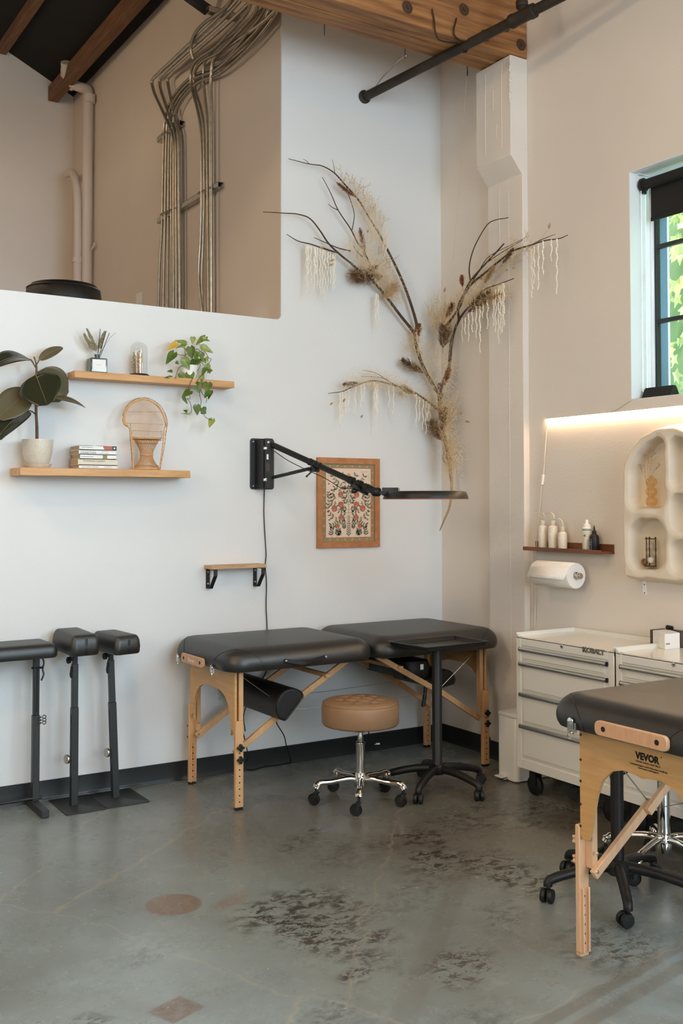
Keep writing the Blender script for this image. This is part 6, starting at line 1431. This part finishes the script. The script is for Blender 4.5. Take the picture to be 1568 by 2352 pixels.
# ------------------------------------------------------------------ white tool cabinets
def tool_cabinet(label, y1, y0, logo):
    """drawer front faces -x; y1 = end towards the corner, y0 = other end"""
    xf, xb, z0, z1 = -.427, -.012, .137, .828
    t = thing('tool_cabinet', label, 'cabinet', ((xf + xb) / 2, (y0 + y1) / 2, 0), 'white steel tool cabinets with drawers')
    mb = MB(); mb.bb((xf + .004, y0, z0), (xb, y1, z1 - .026))
    # front frame
    mb.bb((xf, y0, z0), (xf + .02, y0 + .036, z1 - .02)).bb((xf, y1 - .036, z0), (xf + .02, y1, z1 - .02)).bb((xf, y0 + .036, z0), (xf + .02, y1 - .036, .185)).bb((xf, y0 + .036, .765), (xf + .02, y1 - .036, z1 - .02))
    mb.build('body', 'cab', t, bevel=.003)
    mb = MB(); mb.bb((xf, y1 - .004, z1 - .04), (xb, y1, z1)).bb((xf, y0, z1 - .04), (xb, y0 + .004, z1)).bb((xb - .004, y0, z1 - .04), (xb, y1, z1)); 
    for (ya_, yb_) in ((y1, y1 - .03), (y0, y0 + .03)): mb.prism([(0, 0), (0, .022), (1, 0)], (xf, ya_, z1 - .022), (0, (yb_ - ya_), 0), (0, 0, 1), (.004, 0, 0))
    mb.build('top_rim', 'cab', t, bevel=.0015)
    mb = MB(); mb.bb((xf, y0, z1 - .026), (xb, y1, z1 - .020)); mb.build('top', 'cab', t)
    ts = [(.755, .690), (.680, .532), (.524, .370), (.362, .196)]
    for (zt_, zb_) in ts:
        a, b = y0 + .040, y1 - .040
        mb = MB(); mb.bb((xf + .010, a - .002, zb_ - .006), (xf + .016, b + .002, zt_ + .004)); mb.mi = 1
        mb.bb((xf + .002, a, zb_), (xf + .012, b, zt_)); mb.mi = 1; mb.bb((xf - .002, a + .016, zb_ + .010), (xf + .003, b - .016, zt_ - .014))
        dr = mb.build('drawer', ['inkblack', 'cab'], t, bevel=.003)
        mb = MB(); P = [(xf - .007, a - .001, zt_ - .008), (xf - .007, b + .001, zt_ - .008)]; mb.tube(P, .0115, 14); mb.build('handle', 'steel', dr)
        mb = MB(); mb.lathe([(.0116, 0), (.012, .003), (0, .003)], (xf - .007, a - .001, zt_ - .008), (0, -1, 0), 14).lathe([(.0116, 0), (.012, .003), (0, .003)], (xf - .007, b + .001, zt_ - .008), (0, 1, 0), 14); mb.build('handle_cap', 'plasticblk', dr)
        ORG[dr.name] = ORG[t.name]
    lk = (xf, (y0 + y1) / 2 + .0, .795); mb = MB(); mb.lathe([(.0095, 0), (.0095, .003), (.006, .004), (.006, .002), (0, .002)], lk, (-1, 0, 0), 20); mb.mi = 1; mb.box((xf - .0035, lk[1], lk[2]), (.001, .003, .008)); mb.build('lock', ['chrome', 'inkblack'], t)
    for y in (y1 - .075, y0 + .075):
        for x in (xf + .06, xb - .06):
            mb = MB(); sd = V((1, 0, 0)); c = V((x, y, .0515)); mb.lathe([(0, -.015), (.02, -.015), (.045, -.013), (.051, -.009), (.051, .009), (.045, .013), (.02, .015), (0, .015)], c, sd, 28)
            wh = mb.build('caster', 'rubber', t)
            mb = MB(); mb.bb((x - .022, y - .022, .045), (x - .018, y + .022, .133)).bb((x + .018, y - .022, .045), (x + .022, y + .022, .133)).bb((x - .03, y - .03, .130), (x + .03, y + .03, .137)); mb.build('caster_fork', 'blackmetal', wh)
            ORG[wh.name] = ORG[t.name]
    if logo:
        a, b = at(1338, 1497, x=xf), at(1388, 1505, x=xf); o = text('KOBALT', 'cabinet_lettering', 'steel', t, (xf - .0012, a.y, a.z - .001), (0, -1, 0), (0, 0, 1), .026, abs(b.y - a.y), ext=.0008, bold=.05); o.data.materials[0] = M['boxdark']; text('KOBALT', 'cabinet_lettering', 'steel', t, (xf - .0022, a.y + .0006, a.z), (0, -1, 0), (0, 0, 1), .0245, abs(b.y - a.y), ext=.001, bold=.0)
    return t
tool_cabinet('white four drawer steel tool cabinet with raised lettering, next to the bin', -1.172, -1.842, True)
tool_cabinet('white steel tool cabinet on the right, partly behind the nearest table', -1.853, -2.523, False)
mb = MB(); mb.bb((-.415, -1.852, .70), (-.405, -1.843, .80)); tag(mb.build('warning_sticker', 'bkcream'), 'narrow cream sticker in the gap between the two tool cabinets', 'sticker')

# pedal bin
t = thing('pedal_bin', 'slim white pedal bin on the floor between the massage table and tool cabinet', 'bin', (-.16, -.95, 0))
mb = MB(); mb.rr(-.307, -.02, -1.035, -.877, [(.004, .004), (.008, .0), (.34, 0), (.342, .001)], .028, 8); mb.build('body', 'binwhite', t)
mb = MB(); mb.rr(-.309, -.018, -1.037, -.875, [(.344, .001), (.346, 0), (.357, 0), (.362, .004), (.364, .02)], .029, 8); mb.build('lid', 'binwhite', t)
mb = MB(); p = at(1150, 1779, x=-.335); mb.bb((-.350, -.965, .018), (-.305, -.905, .026)); mb.build('pedal', 'binwhite', t, bevel=.003)
mb = MB(); mb.tube([(-.34, -.968, .012), (-.31, -.968, .012)], .004, 8); mb.build('pedal_arm', 'nickel', t)

# box and pouch on the right cabinet
zb = .8085
bp = [at(1499, 1483, z=zb), at(1526.5, 1492.5, z=zb), at(1561, 1489, z=zb)]
f1 = (bp[0] - bp[1]); f2 = (bp[2] - bp[1]); f1.z = f2.z = 0
t = thing('white_carton', 'small white carton with dark brown band on the right tool cabinet', 'box', (bp[1] + (f1 + f2) / 2))
hb = at(1526.5, 1456.5, x=bp[1].x).z - zb
def qbox(mb, o, a, b, h): mb.add([o, o + a, o + a + b, o + b, o + V((0, 0, h)), o + a + V((0, 0, h)), o + a + b + V((0, 0, h)), o + b + V((0, 0, h))], [(0, 3, 2, 1), (4, 5, 6, 7), (0, 1, 5, 4), (1, 2, 6, 5), (2, 3, 7, 6), (3, 0, 4, 7)])
mb = MB(); qbox(mb, bp[1], f1, f2, hb); mb.build('carton', 'label', t, bevel=.001)
mb = MB(); qbox(mb, bp[1] + f1 * 1.0 + V((0, 0, -.0005)), f1 * .26, f2, hb + .001); mb.build('band', 'boxdark', t, bevel=.004)
fu = f2.normalized(); q = at(1529, 1481.5, x=bp[1].x); text('Carbon', 'carton_lettering', 'inkblack', t, bp[1] + fu * .006 + V((0, 0, (q.z - zb) * 1.0)) + f1.normalized() * -.0006, fu, (0, 0, 1), .008, .026)
t = thing('storage_pouch', 'dark brown soft case behind the white carton at the right edge', 'case', bp[2] + V((.02, -.08, 0)))
mb = MB(); qbox(mb, bp[2] + f2 * .06 + V((0, 0, .0005)), f1 * .95, f2 * 1.4, hb * 1.02); mb.build('case', 'boxdark', t, bevel=.008)
t_ = zb + hb
mb = MB(); P = [at(1532, 1441, z=t_ + .02), at(1545, 1442, z=t_ + .016), at(1552, 1445, z=t_ + .014), at(1560, 1450, z=t_ + .004)]
q0_ = at(1532, 1441, z=t_ + .0125); fu2 = (bp[2] - bp[1]).normalized(); P = [q0_ + fu2 * (.000 + .016 * k) + V((0, 0, -.0015 * k)) for k in range(5)]
mb.tube(catmull(P, 4), lambda u: .0115 - .006 * u, 12); tag(mb.build('tattoo_machine', 'rubber'), 'small black handheld tool lying on top of the white carton', 'tool')

# ------------------------------------------------------------------ ledge with bottles, towel roll
YL0, YL1 = -.872, -1.455
t = thing('picture_ledge', 'walnut stained picture ledge holding wash bottles above the paper towel', 'shelf', (-.05, (YL0 + YL1) / 2, 1.24))
mb = MB(); mb.bb((-.100, YL1, 1.236), (-.001, YL0, 1.246)); mb.build('shelf_board', 'walnut', t, bevel=.001)
mb = MB(); mb.bb((-.104, YL1 + .0, 1.234), (-.094, YL0, 1.2555)); mb.build('front_lip', 'walnut', t, bevel=.001)
mb = MB(); mb.bb((-.010, YL1, 1.234), (-.001, YL0, 1.284)); mb.build('back_rail', 'walnut', t, bevel=.001)
zs_ = 1.2465
def wash_bottle(lab, px, ptop, w, curve):
    p = at(px, 1255, x=-.052); y = p.y; zt = at(px, ptop, x=-.052).z; r = w / 2
    t = thing('wash_bottle', lab, 'bottle', (-.052, y, zs_), 'clear plastic wash bottles on the ledge')
    mb = MB(); mb.lathe([(0, zs_), (r * .92, zs_), (r, zs_ + .005), (r, zt - .018), (r * .9, zt - .008), (r * .42, zt), (r * .40, zt + .004)], (-.052, y, 0), (0, 0, 1), 28); mb.build('bottle_body', 'liquid', t)
    mb = MB(); mb.lathe([(r * .5, zt), (r * .52, zt + .002), (r * .50, zt + .022), (r * .42, zt + .024), (r * .2, zt + .026), (0, zt + .026)], (-.052, y, 0), (0, 0, 1), 20); mb.build('cap', 'frost', t)
    P = [V((-.052, y, zt + .024))] + [at(*c, x=-.052) for c in curve]; mb = MB(); mb.tube(catmull(P, 6), lambda u: .0042 - .0022 * u, 8); mb.build('spout', 'frost', t)
    mb = MB(); q = zs_ + (zt - zs_) * .58; P1 = [( -.052 + (r + .0006) * math.cos(a), y + (r + .0006) * math.sin(a)) for a in [PI * (1.0 + .16 * k / 6) + .1 for k in range(-6, 7)]]
    vs = [(a, b, q) for a, b in P1] + [(a, b, q + .013) for a, b in P1]; n = len(P1); mb.add(vs, [(i, i + 1, n + i + 1, n + i) for i in range(n - 1)]); mb.build('bottle_label', 'label', t)
wash_bottle('tall plastic wash bottle with bent spout, leftmost on the ledge', 1246.5, 1206, .050, [(1250, 1190), (1248, 1181), (1240, 1178), (1228, 1178.5)])
wash_bottle('tall plastic wash bottle with bent spout, second on the ledge', 1269.5, 1206, .052, [(1272, 1190), (1270, 1182), (1265, 1177.5), (1256, 1178), (1247, 1183)])
wash_bottle('shorter plastic wash bottle with bent spout, third on the ledge', 1291.5, 1221, .050, [(1292, 1203), (1289, 1195), (1282, 1191.5), (1275, 1194)])
p = at(1347.5, 1258, x=-.055); y = p.y; t = thing('ink_bottle', 'white capped clear bottle with teal print on the ledge', 'bottle', (-.055, y, zs_))
mb = MB(); mb.lathe([(0, zs_), (.0225, zs_), (.024, zs_ + .004), (.024, zs_ + .118), (.021, zs_ + .122)], (-.055, y, 0), (0, 0, 1), 24); bb_ = mb.build('bottle_body', 'frost', t)
mb = MB(); mb.lathe([(.0243, zs_ + .108), (.0243, zs_ + .113)], (-.055, y, 0), (0, 0, 1), 24); mb.lathe([(.0243, zs_ + .004), (.0243, zs_ + .010)], (-.055, y, 0), (0, 0, 1), 24); mb.build('printed_band', 'teal', t)
mb = MB(); mb.lathe([(.0245, zs_ + .118), (.025, zs_ + .121), (.020, zs_ + .126), (.0195, zs_ + .140), (.010, zs_ + .142), (.008, zs_ + .158), (.0055, zs_ + .165), (0, zs_ + .165)], (-.055, y, 0), (0, 0, 1), 24); mb.build('cap', 'white', t)
text('MD', 'bottle_lettering', 'teal', t, V((-.0792, y - .001, zs_ + .075)), (-.0, -1, 0), (0, 0, 1), .012, .016)
p = at(1364.5, 1259, x=-.052); y = p.y; t = thing('ink_bottle', 'black squeeze bottle with pointed cap at the right end of the ledge', 'bottle', (-.052, y, zs_))
mb = MB(); mb.lathe([(0, zs_), (.023, zs_), (.0255, zs_ + .004), (.0255, zs_ + .072), (.022, zs_ + .083), (.011, zs_ + .092), (.011, zs_ + .095)], (-.052, y, 0), (0, 0, 1), 26); mb.build('bottle_body', 'plasticblk', t)
mb = MB(); mb.lathe([(.0118, zs_ + .092), (.0118, zs_ + .106), (.006, zs_ + .109), (.0035, zs_ + .128), (.002, zs_ + .134), (0, zs_ + .134)], (-.052, y, 0), (0, 0, 1), 18); mb.build('cap', 'plasticblk', t)
mb = MB(); xx = -.0785
for (dy, dz, w_, h_) in ((.006, .062, .020, .0014), (-.004, .010, .0014, .052), (.016, .010, .0014, .052), (.006, .010, .020, .0014), (.006, .046, .012, .004), (.006, .034, .008, .006), (.008, .022, .010, .003)): mb.bb((xx, y + dy - w_ / 2, zs_ + dz), (xx + .003, y + dy + w_ / 2, zs_ + dz + h_))
mb.build('printed_label', 'greyprint', t)
# paper towel
yr0, yr1 = -1.005, -1.295; xr, zr = -.115, 1.116
t = thing('paper_towel_roll', 'white paper towel roll hanging under the walnut ledge', 'paper towel', (xr, (yr0 + yr1) / 2, zr - .07))
mb = MB(); mb.lathe([(.020, 0), (.066, 0), (.0685, .004), (.0685, yr0 - yr1 - .004), (.066, yr0 - yr1), (.020, yr0 - yr1)], (xr, yr1, zr), (0, 1, 0), 44, True); mb.build('roll', 'paper', t)
P = [V((xr + .0688 * math.cos(a), 0, zr + .0688 * math.sin(a))) for a in [PI * (.42 + .1 * i) for i in range(5)]] + [V((xr - .078, 0, zr - .002)), V((xr - .086, 0, zr - .018))]
mb = MB(); n = len(P); vs = [p + V((0, yr1 + .004, 0)) for p in P] + [p + V((0, yr0 - .002, 0)) for p in P]; mb.add(vs, [(i, i + 1, n + i + 1, n + i) for i in range(n - 1)]); o = mb.build('loose_sheet', 'paper', t); sd_ = o.modifiers.new('s', 'SOLIDIFY'); sd_.thickness = .0012
t = thing('towel_holder', 'brushed nickel rod through the paper towel roll', 'holder', (xr, yr1, zr))
mb = MB(); mb.cyl((xr, yr0 + .02, zr), (xr, yr1 - .012, zr), .008, 14); mb.tube(catmull([(xr, yr0 + .018, zr), (xr + .03, yr0 + .022, zr), (-.001, yr0 + .022, zr)], 5), .008, 10); mb.build('rod', 'nickel', t)
mb = MB(); mb.lathe([(.0185, 0), (.0195, .002), (.0195, .006), (.015, .010), (.0165, .014), (.0175, .030), (.014, .036), (0, .037)], (xr, yr1 + .001, zr), (0, -1, 0), 24); mb.build('end_knob', 'nickel', t)

# ------------------------------------------------------------------ LED strip, cables
t = thing('led_strip', 'glowing warm LED strip light running along the right wall below the window', 'light', (-.01, -2.1, 1.965))
mb = MB(); mb.bb((-.014, -3.4, 1.9695), (-.0005, -.963, 1.973)).bb((-.0145, -3.4, 1.962), (-.0125, -.963, 1.973)) if False else mb.bb((-.016, -3.4, 1.9695), (-.0005, -.963, 1.973)); mb.build('strip_channel', 'wall_b', t)
mb = MB(); mb.bb((-.012, -3.4, 1.9655), (-.002, -.966, 1.9693)); mb.build('led_line', 'led', t)
mb = MB(); mb.tube(catmull([at(x, y, x=-.012) for x, y in ((1257, 966), (1254, 1000), (1251, 1040), (1249, 1075), (1247, 1092))], 5), .0028, 6)
mb.tube(catmull([at(x, y, x=-.012) for x, y in ((1244, 1112), (1241, 1150), (1238, 1180), (1234, 1215), (1232, 1250), (1232, 1262), (1230, 1300), (1230, 1380), (1228, 1446))], 5), .0028, 6)
tag(mb.build('light_cable', 'frost'), 'white cable dropping from the LED strip behind the ledge', 'cable')
a_, b_ = at(1247, 1090, x=-.012), at(1244, 1113, x=-.012); mb = MB(); mb.bar(a_, b_, .016, .011, (0, 1, 0)); tag(mb.build('inline_switch', 'white', bevel=.002), 'small white inline switch on the light cable', 'switch')
mb = MB(); mb.tube([at(x, y, x=-.008) for x, y in ((1224, 1262), (1223, 1350), (1222, 1446))], .0022, 6); tag(mb.build('light_cable', 'frost'), 'thin white cable beside the pilaster edge under the ledge', 'cable')
mb = MB(); mb.tube(catmull([at(x, y, x=-.004) for x, y in ((1396, 948), (1410, 943), (1425, 935), (1440, 925), (1450, 918))] + [at(1462, 915, x=.03), at(1470, 915, x=.06)], 5), .0016, 5); tag(mb.build('speaker_cable', 'frost'), 'white cable running from the LED strip to the speaker on the sill', 'cable')

# speaker on the sill
sp0, sp1 = at(1472, 915, x=.045), at(1535, 908, x=.045); zs2 = 2.0305
t = thing('desk_speaker', 'black wedge shaped speaker standing on the window sill', 'speaker', ((.09), (sp0.y + sp1.y) / 2, zs2))
prof = [(-.046, 0), (.046, 0), (.018, .052), (.012, .058), (-.012, .058), (-.018, .052)]
mb = MB(); mb.prism([(p[0] * .98, p[1] * 1.02) for p in prof], (.088, sp0.y, zs2), (1, 0, 0), (0, 0, 1), (0, sp1.y - sp0.y, 0)); mb.build('speaker_grille', 'cloth', t, bevel=.003)
mb = MB(); mb.prism([(p[0] * .86, p[1] * .9 + .002) for p in prof], (.088, sp1.y - .0005, zs2), (1, 0, 0), (0, 0, 1), (0, -.002, 0)); mb.build('side_cap', 'blackmetal', t)
# roller blind
yb0 = b - .016 if False else -1.577
t = thing('roller_blind', 'black roller blind partly lowered in the window with bead chain', 'blind', (.09, -2.2, 2.9))
ra = at(1478, 425, x=.085)
mb = MB(); mb.tube([(.085, -1.603, ra.z), (.085, -2.83, ra.z)], .026, 24); mb.build('blind_roll', 'blind', t)
bx_ = .106; bl = at(1485, 508, x=bx_)
mb = MB(); mb.bb((bx_, -2.82, bl.z + .004), (bx_ + .0012, -1.625, ra.z)); mb.build('blind_fabric', 'blind', t)
mb = MB(); mb.bb((bx_ - .004, -2.82, bl.z - .008), (bx_ + .006, -1.625, bl.z + .012)); mb.build('hem_bar', 'blind', t, bevel=.002)
mb = MB(); mb.lathe([(0, 0), (.030, 0), (.036, .003), (.036, .016), (.028, .018), (.0, .018)], (.085, -1.586, ra.z), (0, -1, 0), 24); mb.bb((.075, -1.602, ra.z - .045), (.102, -1.588, ra.z)); mb.build('chain_drive', 'plasticblk', t)
mb = MB(); mb.bb((.06, -1.584, ra.z), (.11, -1.579, ra.z + .05)).bb((.05, -1.60, 3.198), (.13, -1.579, 3.202)); mb.build('mount_bracket', 'reveal', t)
mb = MB()
for xx in (.069, .101): mb.tube([(xx, -1.594, ra.z - .03), (xx, -1.594, 2.06)], .0016, 5)
mb.build('bead_chain', 'nickel', t)

# ------------------------------------------------------------------ plaster niche shelf on the right wall
def smooth(e0, e1, x):
    q = max(0, min(1, (x - e0) / (e1 - e0))); return q * q * (3 - 2 * q)
def sd_rr(y, z, y0, y1, z0, z1, rt, rb):
    cy, cz = (y0 + y1) / 2, (z0 + z1) / 2; hy, hz = (y1 - y0) / 2, (z1 - z0) / 2
    r = rt if z > cz else rb; r = min(r, hy, hz)
    qy, qz = abs(y - cy) - hy + r, abs(z - cz) - hz + r
    return min(max(qy, qz), 0) + math.hypot(max(qy, 0), max(qz, 0)) - r
NY0, NY1, NZ0, NZ1 = -2.165, -1.592, 1.112, 1.877
DV = (-1.866 + -1.892) / 2
holes = [(-1.862, -1.650, 1.478, 1.815, .17, .05), (-1.862, -1.648, 1.178, 1.420, .085, .07), (-2.105, -1.902, 1.580, 1.815, .10, .04), (-2.105, -1.905, 1.370, 1.535, .04, .04), (-2.105, -1.905, 1.178, 1.318, .04, .05)]
DEP = .105; cell = .0042; ny = int((NY1 - NY0 + .04) / cell); nz = int((NZ1 - NZ0 + .04) / cell); rnd = random.Random(4)
vs = []; fs = []; idx = {}
for i in range(ny + 1):
    for j in range(nz + 1):
        y = NY0 - .02 + i * cell; z = NZ0 - .02 + j * cell
        wob = .004 * math.sin(y * 31 + z * 17) + .003 * math.sin(y * 57 - z * 43)
        do = sd_rr(y, z, NY0, NY1, NZ0, NZ1, .262, .045) + wob * .6
        f = smooth(.004, -.026, do) ** .6; dpt = DEP * f
        for k, h in enumerate(holes):
            if k == 0: dh = max(sd_rr(y, z, *h[:4], .17, .05), 0) if False else sd_rr(y, z, h[0], h[1], h[2], h[3], .05, .05); dh = max(dh, sd_rr(y, z, NY0 + .06, NY1 - .055, NZ0, NZ1 - .06, .215, .05))
            elif k == 2: dh = sd_rr(y, z, h[0], h[1], h[2], h[3], .04, .04); dh = max(dh, sd_rr(y, z, NY0 + .055, NY1 - .06, NZ0, NZ1 - .06, .215, .05))
            else: dh = sd_rr(y, z, *h)
            dh += wob * .5; g_ = smooth(.010, -.006, dh); rim = smooth(.035, 0, dh) * (1 - g_)
            dpt = dpt - rim * .010 * f; dpt = dpt * (1 - g_) + .010 * g_ if do < -.02 else dpt
        vs.append((-.001 - dpt, y, z)); idx[(i, j)] = do
for i in range(ny):
    for j in range(nz):
        if min(idx[(i, j)], idx[(i + 1, j)], idx[(i, j + 1)], idx[(i + 1, j + 1)]) < .004:
            a = i * (nz + 1) + j; fs.append((a, a + nz + 1, a + nz + 2, a + 1))
mb = MB(); mb.add(vs, fs); t = thing('niche_shelf', 'cream plaster arched wall shelf with rounded niches under the LED strip', 'shelf', (-.001, DV, NZ0)); mb.build('plaster_body', 'plaster', t, sharp=180)
br_ = at(1480, 1337, x=-.003); mb = MB(); mb.bb((-.006, br_.y - .011, br_.z - .062), (-.001, br_.y + .011, 1.16)); mb.mi = 1
for dz in (.008, .050): mb.lathe([(.0035, 0), (.003, .0012), (0, .0012)], (-.006, br_.y, br_.z - .062 + dz), (-1, 0, 0), 10)
mb.build('wall_bracket', ['reveal', 'brass'], t)
# amber bubble vase with sprigs
vp = at(1492, 1167, x=-.07); vy = vp.y; vz = 1.484; t = thing('bubble_vase', 'amber bubble glass vase with dry twigs in the upper left niche', 'vase', (-.06, vy, vz))
pf = []
for k in range(3):
    rr_ = .0275 - .0008 * k
    for i in range(1, 10):
        a = -PI / 2 + PI * i / 10; pf.append((rr_ * math.cos(a) + .002, vz + .024 + k * .047 + rr_ * math.sin(a) * .93))
pf.append((.011, vz + .15))
mb = MB(); mb.lathe([(0, vz)] + pf, (-.058, vy, 0), (0, 0, 1), 30); mb.build('glass_body', 'amber', t)
rnd = random.Random(8); mb = MB()
zn = lambda x, y: (1420 + x / 5.6, 960 + y / 5.6)
for pl in (((372, 1130), (375, 900), (340, 700), (340, 520), (350, 480)), ((375, 1100), (385, 850), (400, 600), (365, 500), (400, 440), (470, 395)), ((380, 1000), (400, 760), (420, 560), (430, 500), (480, 455)), ((370, 900), (350, 780), (300, 690), (285, 620), (262, 600)), ((390, 820), (450, 700), (500, 640), (530, 590)), ((372, 900), (380, 700), (375, 560), (400, 410))):
    P = catmull([at(*zn(*p), x=-.060) for p in pl], 6); mb.tube(P, .0007, 4)
    for i in range(len(P) // 2, len(P)):
        for s_ in range(2): o_ = V((rnd.gauss(0, .003), rnd.gauss(0, .004), rnd.gauss(.002, .003))); mb.tube([P[i], P[i] + o_], [.0007, .0012], 4)
mb.build('dry_twigs', 'twigpale', t)
# hourglass and agate
hy = at(1494, 1300, x=-.06).y; hz = 1.1865; t = thing('hourglass', 'brass framed hourglass with white sand in the lower left niche', 'hourglass', (-.06, hy, hz))
zh = at(*zn(430, 1560), x=-.06).z; Hh = zh - hz
for (z_, nm) in ((hz, 'bottom_plate'), (hz + Hh, 'top_plate')):
    mb = MB(); mb.lathe([(0, z_), (.029, z_), (.030, z_ + .002), (.029, z_ + .004), (0, z_ + .004)], (-.06, hy, 0), (0, 0, 1), 6); mb.build(nm, 'brass', t)
for a in (PI * .95, -PI * .38, PI * .3):
    mb = MB(); c_ = V((-.06 + .025 * math.cos(a), hy + .025 * math.sin(a), 0)); mb.lathe([(0, hz), (.0028, hz + .002), (.0028, hz + Hh * .3), (.0042, hz + Hh * .36), (.0022, hz + Hh * .5), (.0042, hz + Hh * .64), (.0028, hz + Hh * .7), (.0028, hz + Hh), (.005, hz + Hh + .004), (.004, hz + Hh + .010), (0, hz + Hh + .012)], c_, (0, 0, 1), 10); mb.build('frame_post', 'brass', t)
g0, g1 = hz + .004 + Hh * .07, hz + Hh - Hh * .07; gm = (g0 + g1) / 2; q_ = (g1 - g0) / 2
prof = [(.008, g0)] + [(.019 * math.sin(PI * u) ** .7 + .002, g0 + q_ * u) for u in (.12, .25, .4, .55, .7, .85, .95)] + [(.0018, gm)] + [(.019 * math.sin(PI * u) ** .7 + .002, gm + q_ * u) for u in (.05, .15, .3, .45, .6, .75, .88)] + [(.008, g1)]
mb = MB(); mb.lathe(prof, (-.06, hy, 0), (0, 0, 1), 24); mb.build('glass_bulbs', 'clear', t)
mb = MB(); mb.lathe([(0, g0 + .003), (.012, g0 + .006), (.0185, g0 + q_ * .35), (.0185, g0 + q_ * .5), (0, g0 + q_ * .6)], (-.06, hy, 0), (0, 0, 1), 20); mb.build('sand', 'sand', t)
ap = at(*zn(333, 1840), x=-.05); mb = MB(); mb.ball((-.05, ap.y, 1.187 + .019), .0195, 16, 10, (.55, 1, .95)); tag(mb.build('agate_stone', 'stone'), 'round brown banded stone leaning beside the hourglass', 'stone')
for (zb_, lab, hgt) in ((1.590, 'dry sprig standing in the upper right niche at the frame edge', .09),):
    yy = at(1566, 1090, x=-.06).y - .012; mb = MB(); rnd = random.Random(2)
    for k in range(5):
        d = V((rnd.gauss(0, .1), rnd.gauss(0, .25), 1)).normalized(); mb.tube([V((-.06, yy, zb_)), V((-.06, yy, zb_)) + d * hgt], .0007, 4)
        for i in range(4, 9): mb.tube([V((-.06, yy, zb_)) + d * hgt * i / 9, V((-.06, yy, zb_)) + d * hgt * i / 9 + V((0, rnd.gauss(0, .004), .003))], [.0006, .0011], 4)
    tag(mb.build('dry_sprig', 'twigpale'), lab, 'dried flowers')
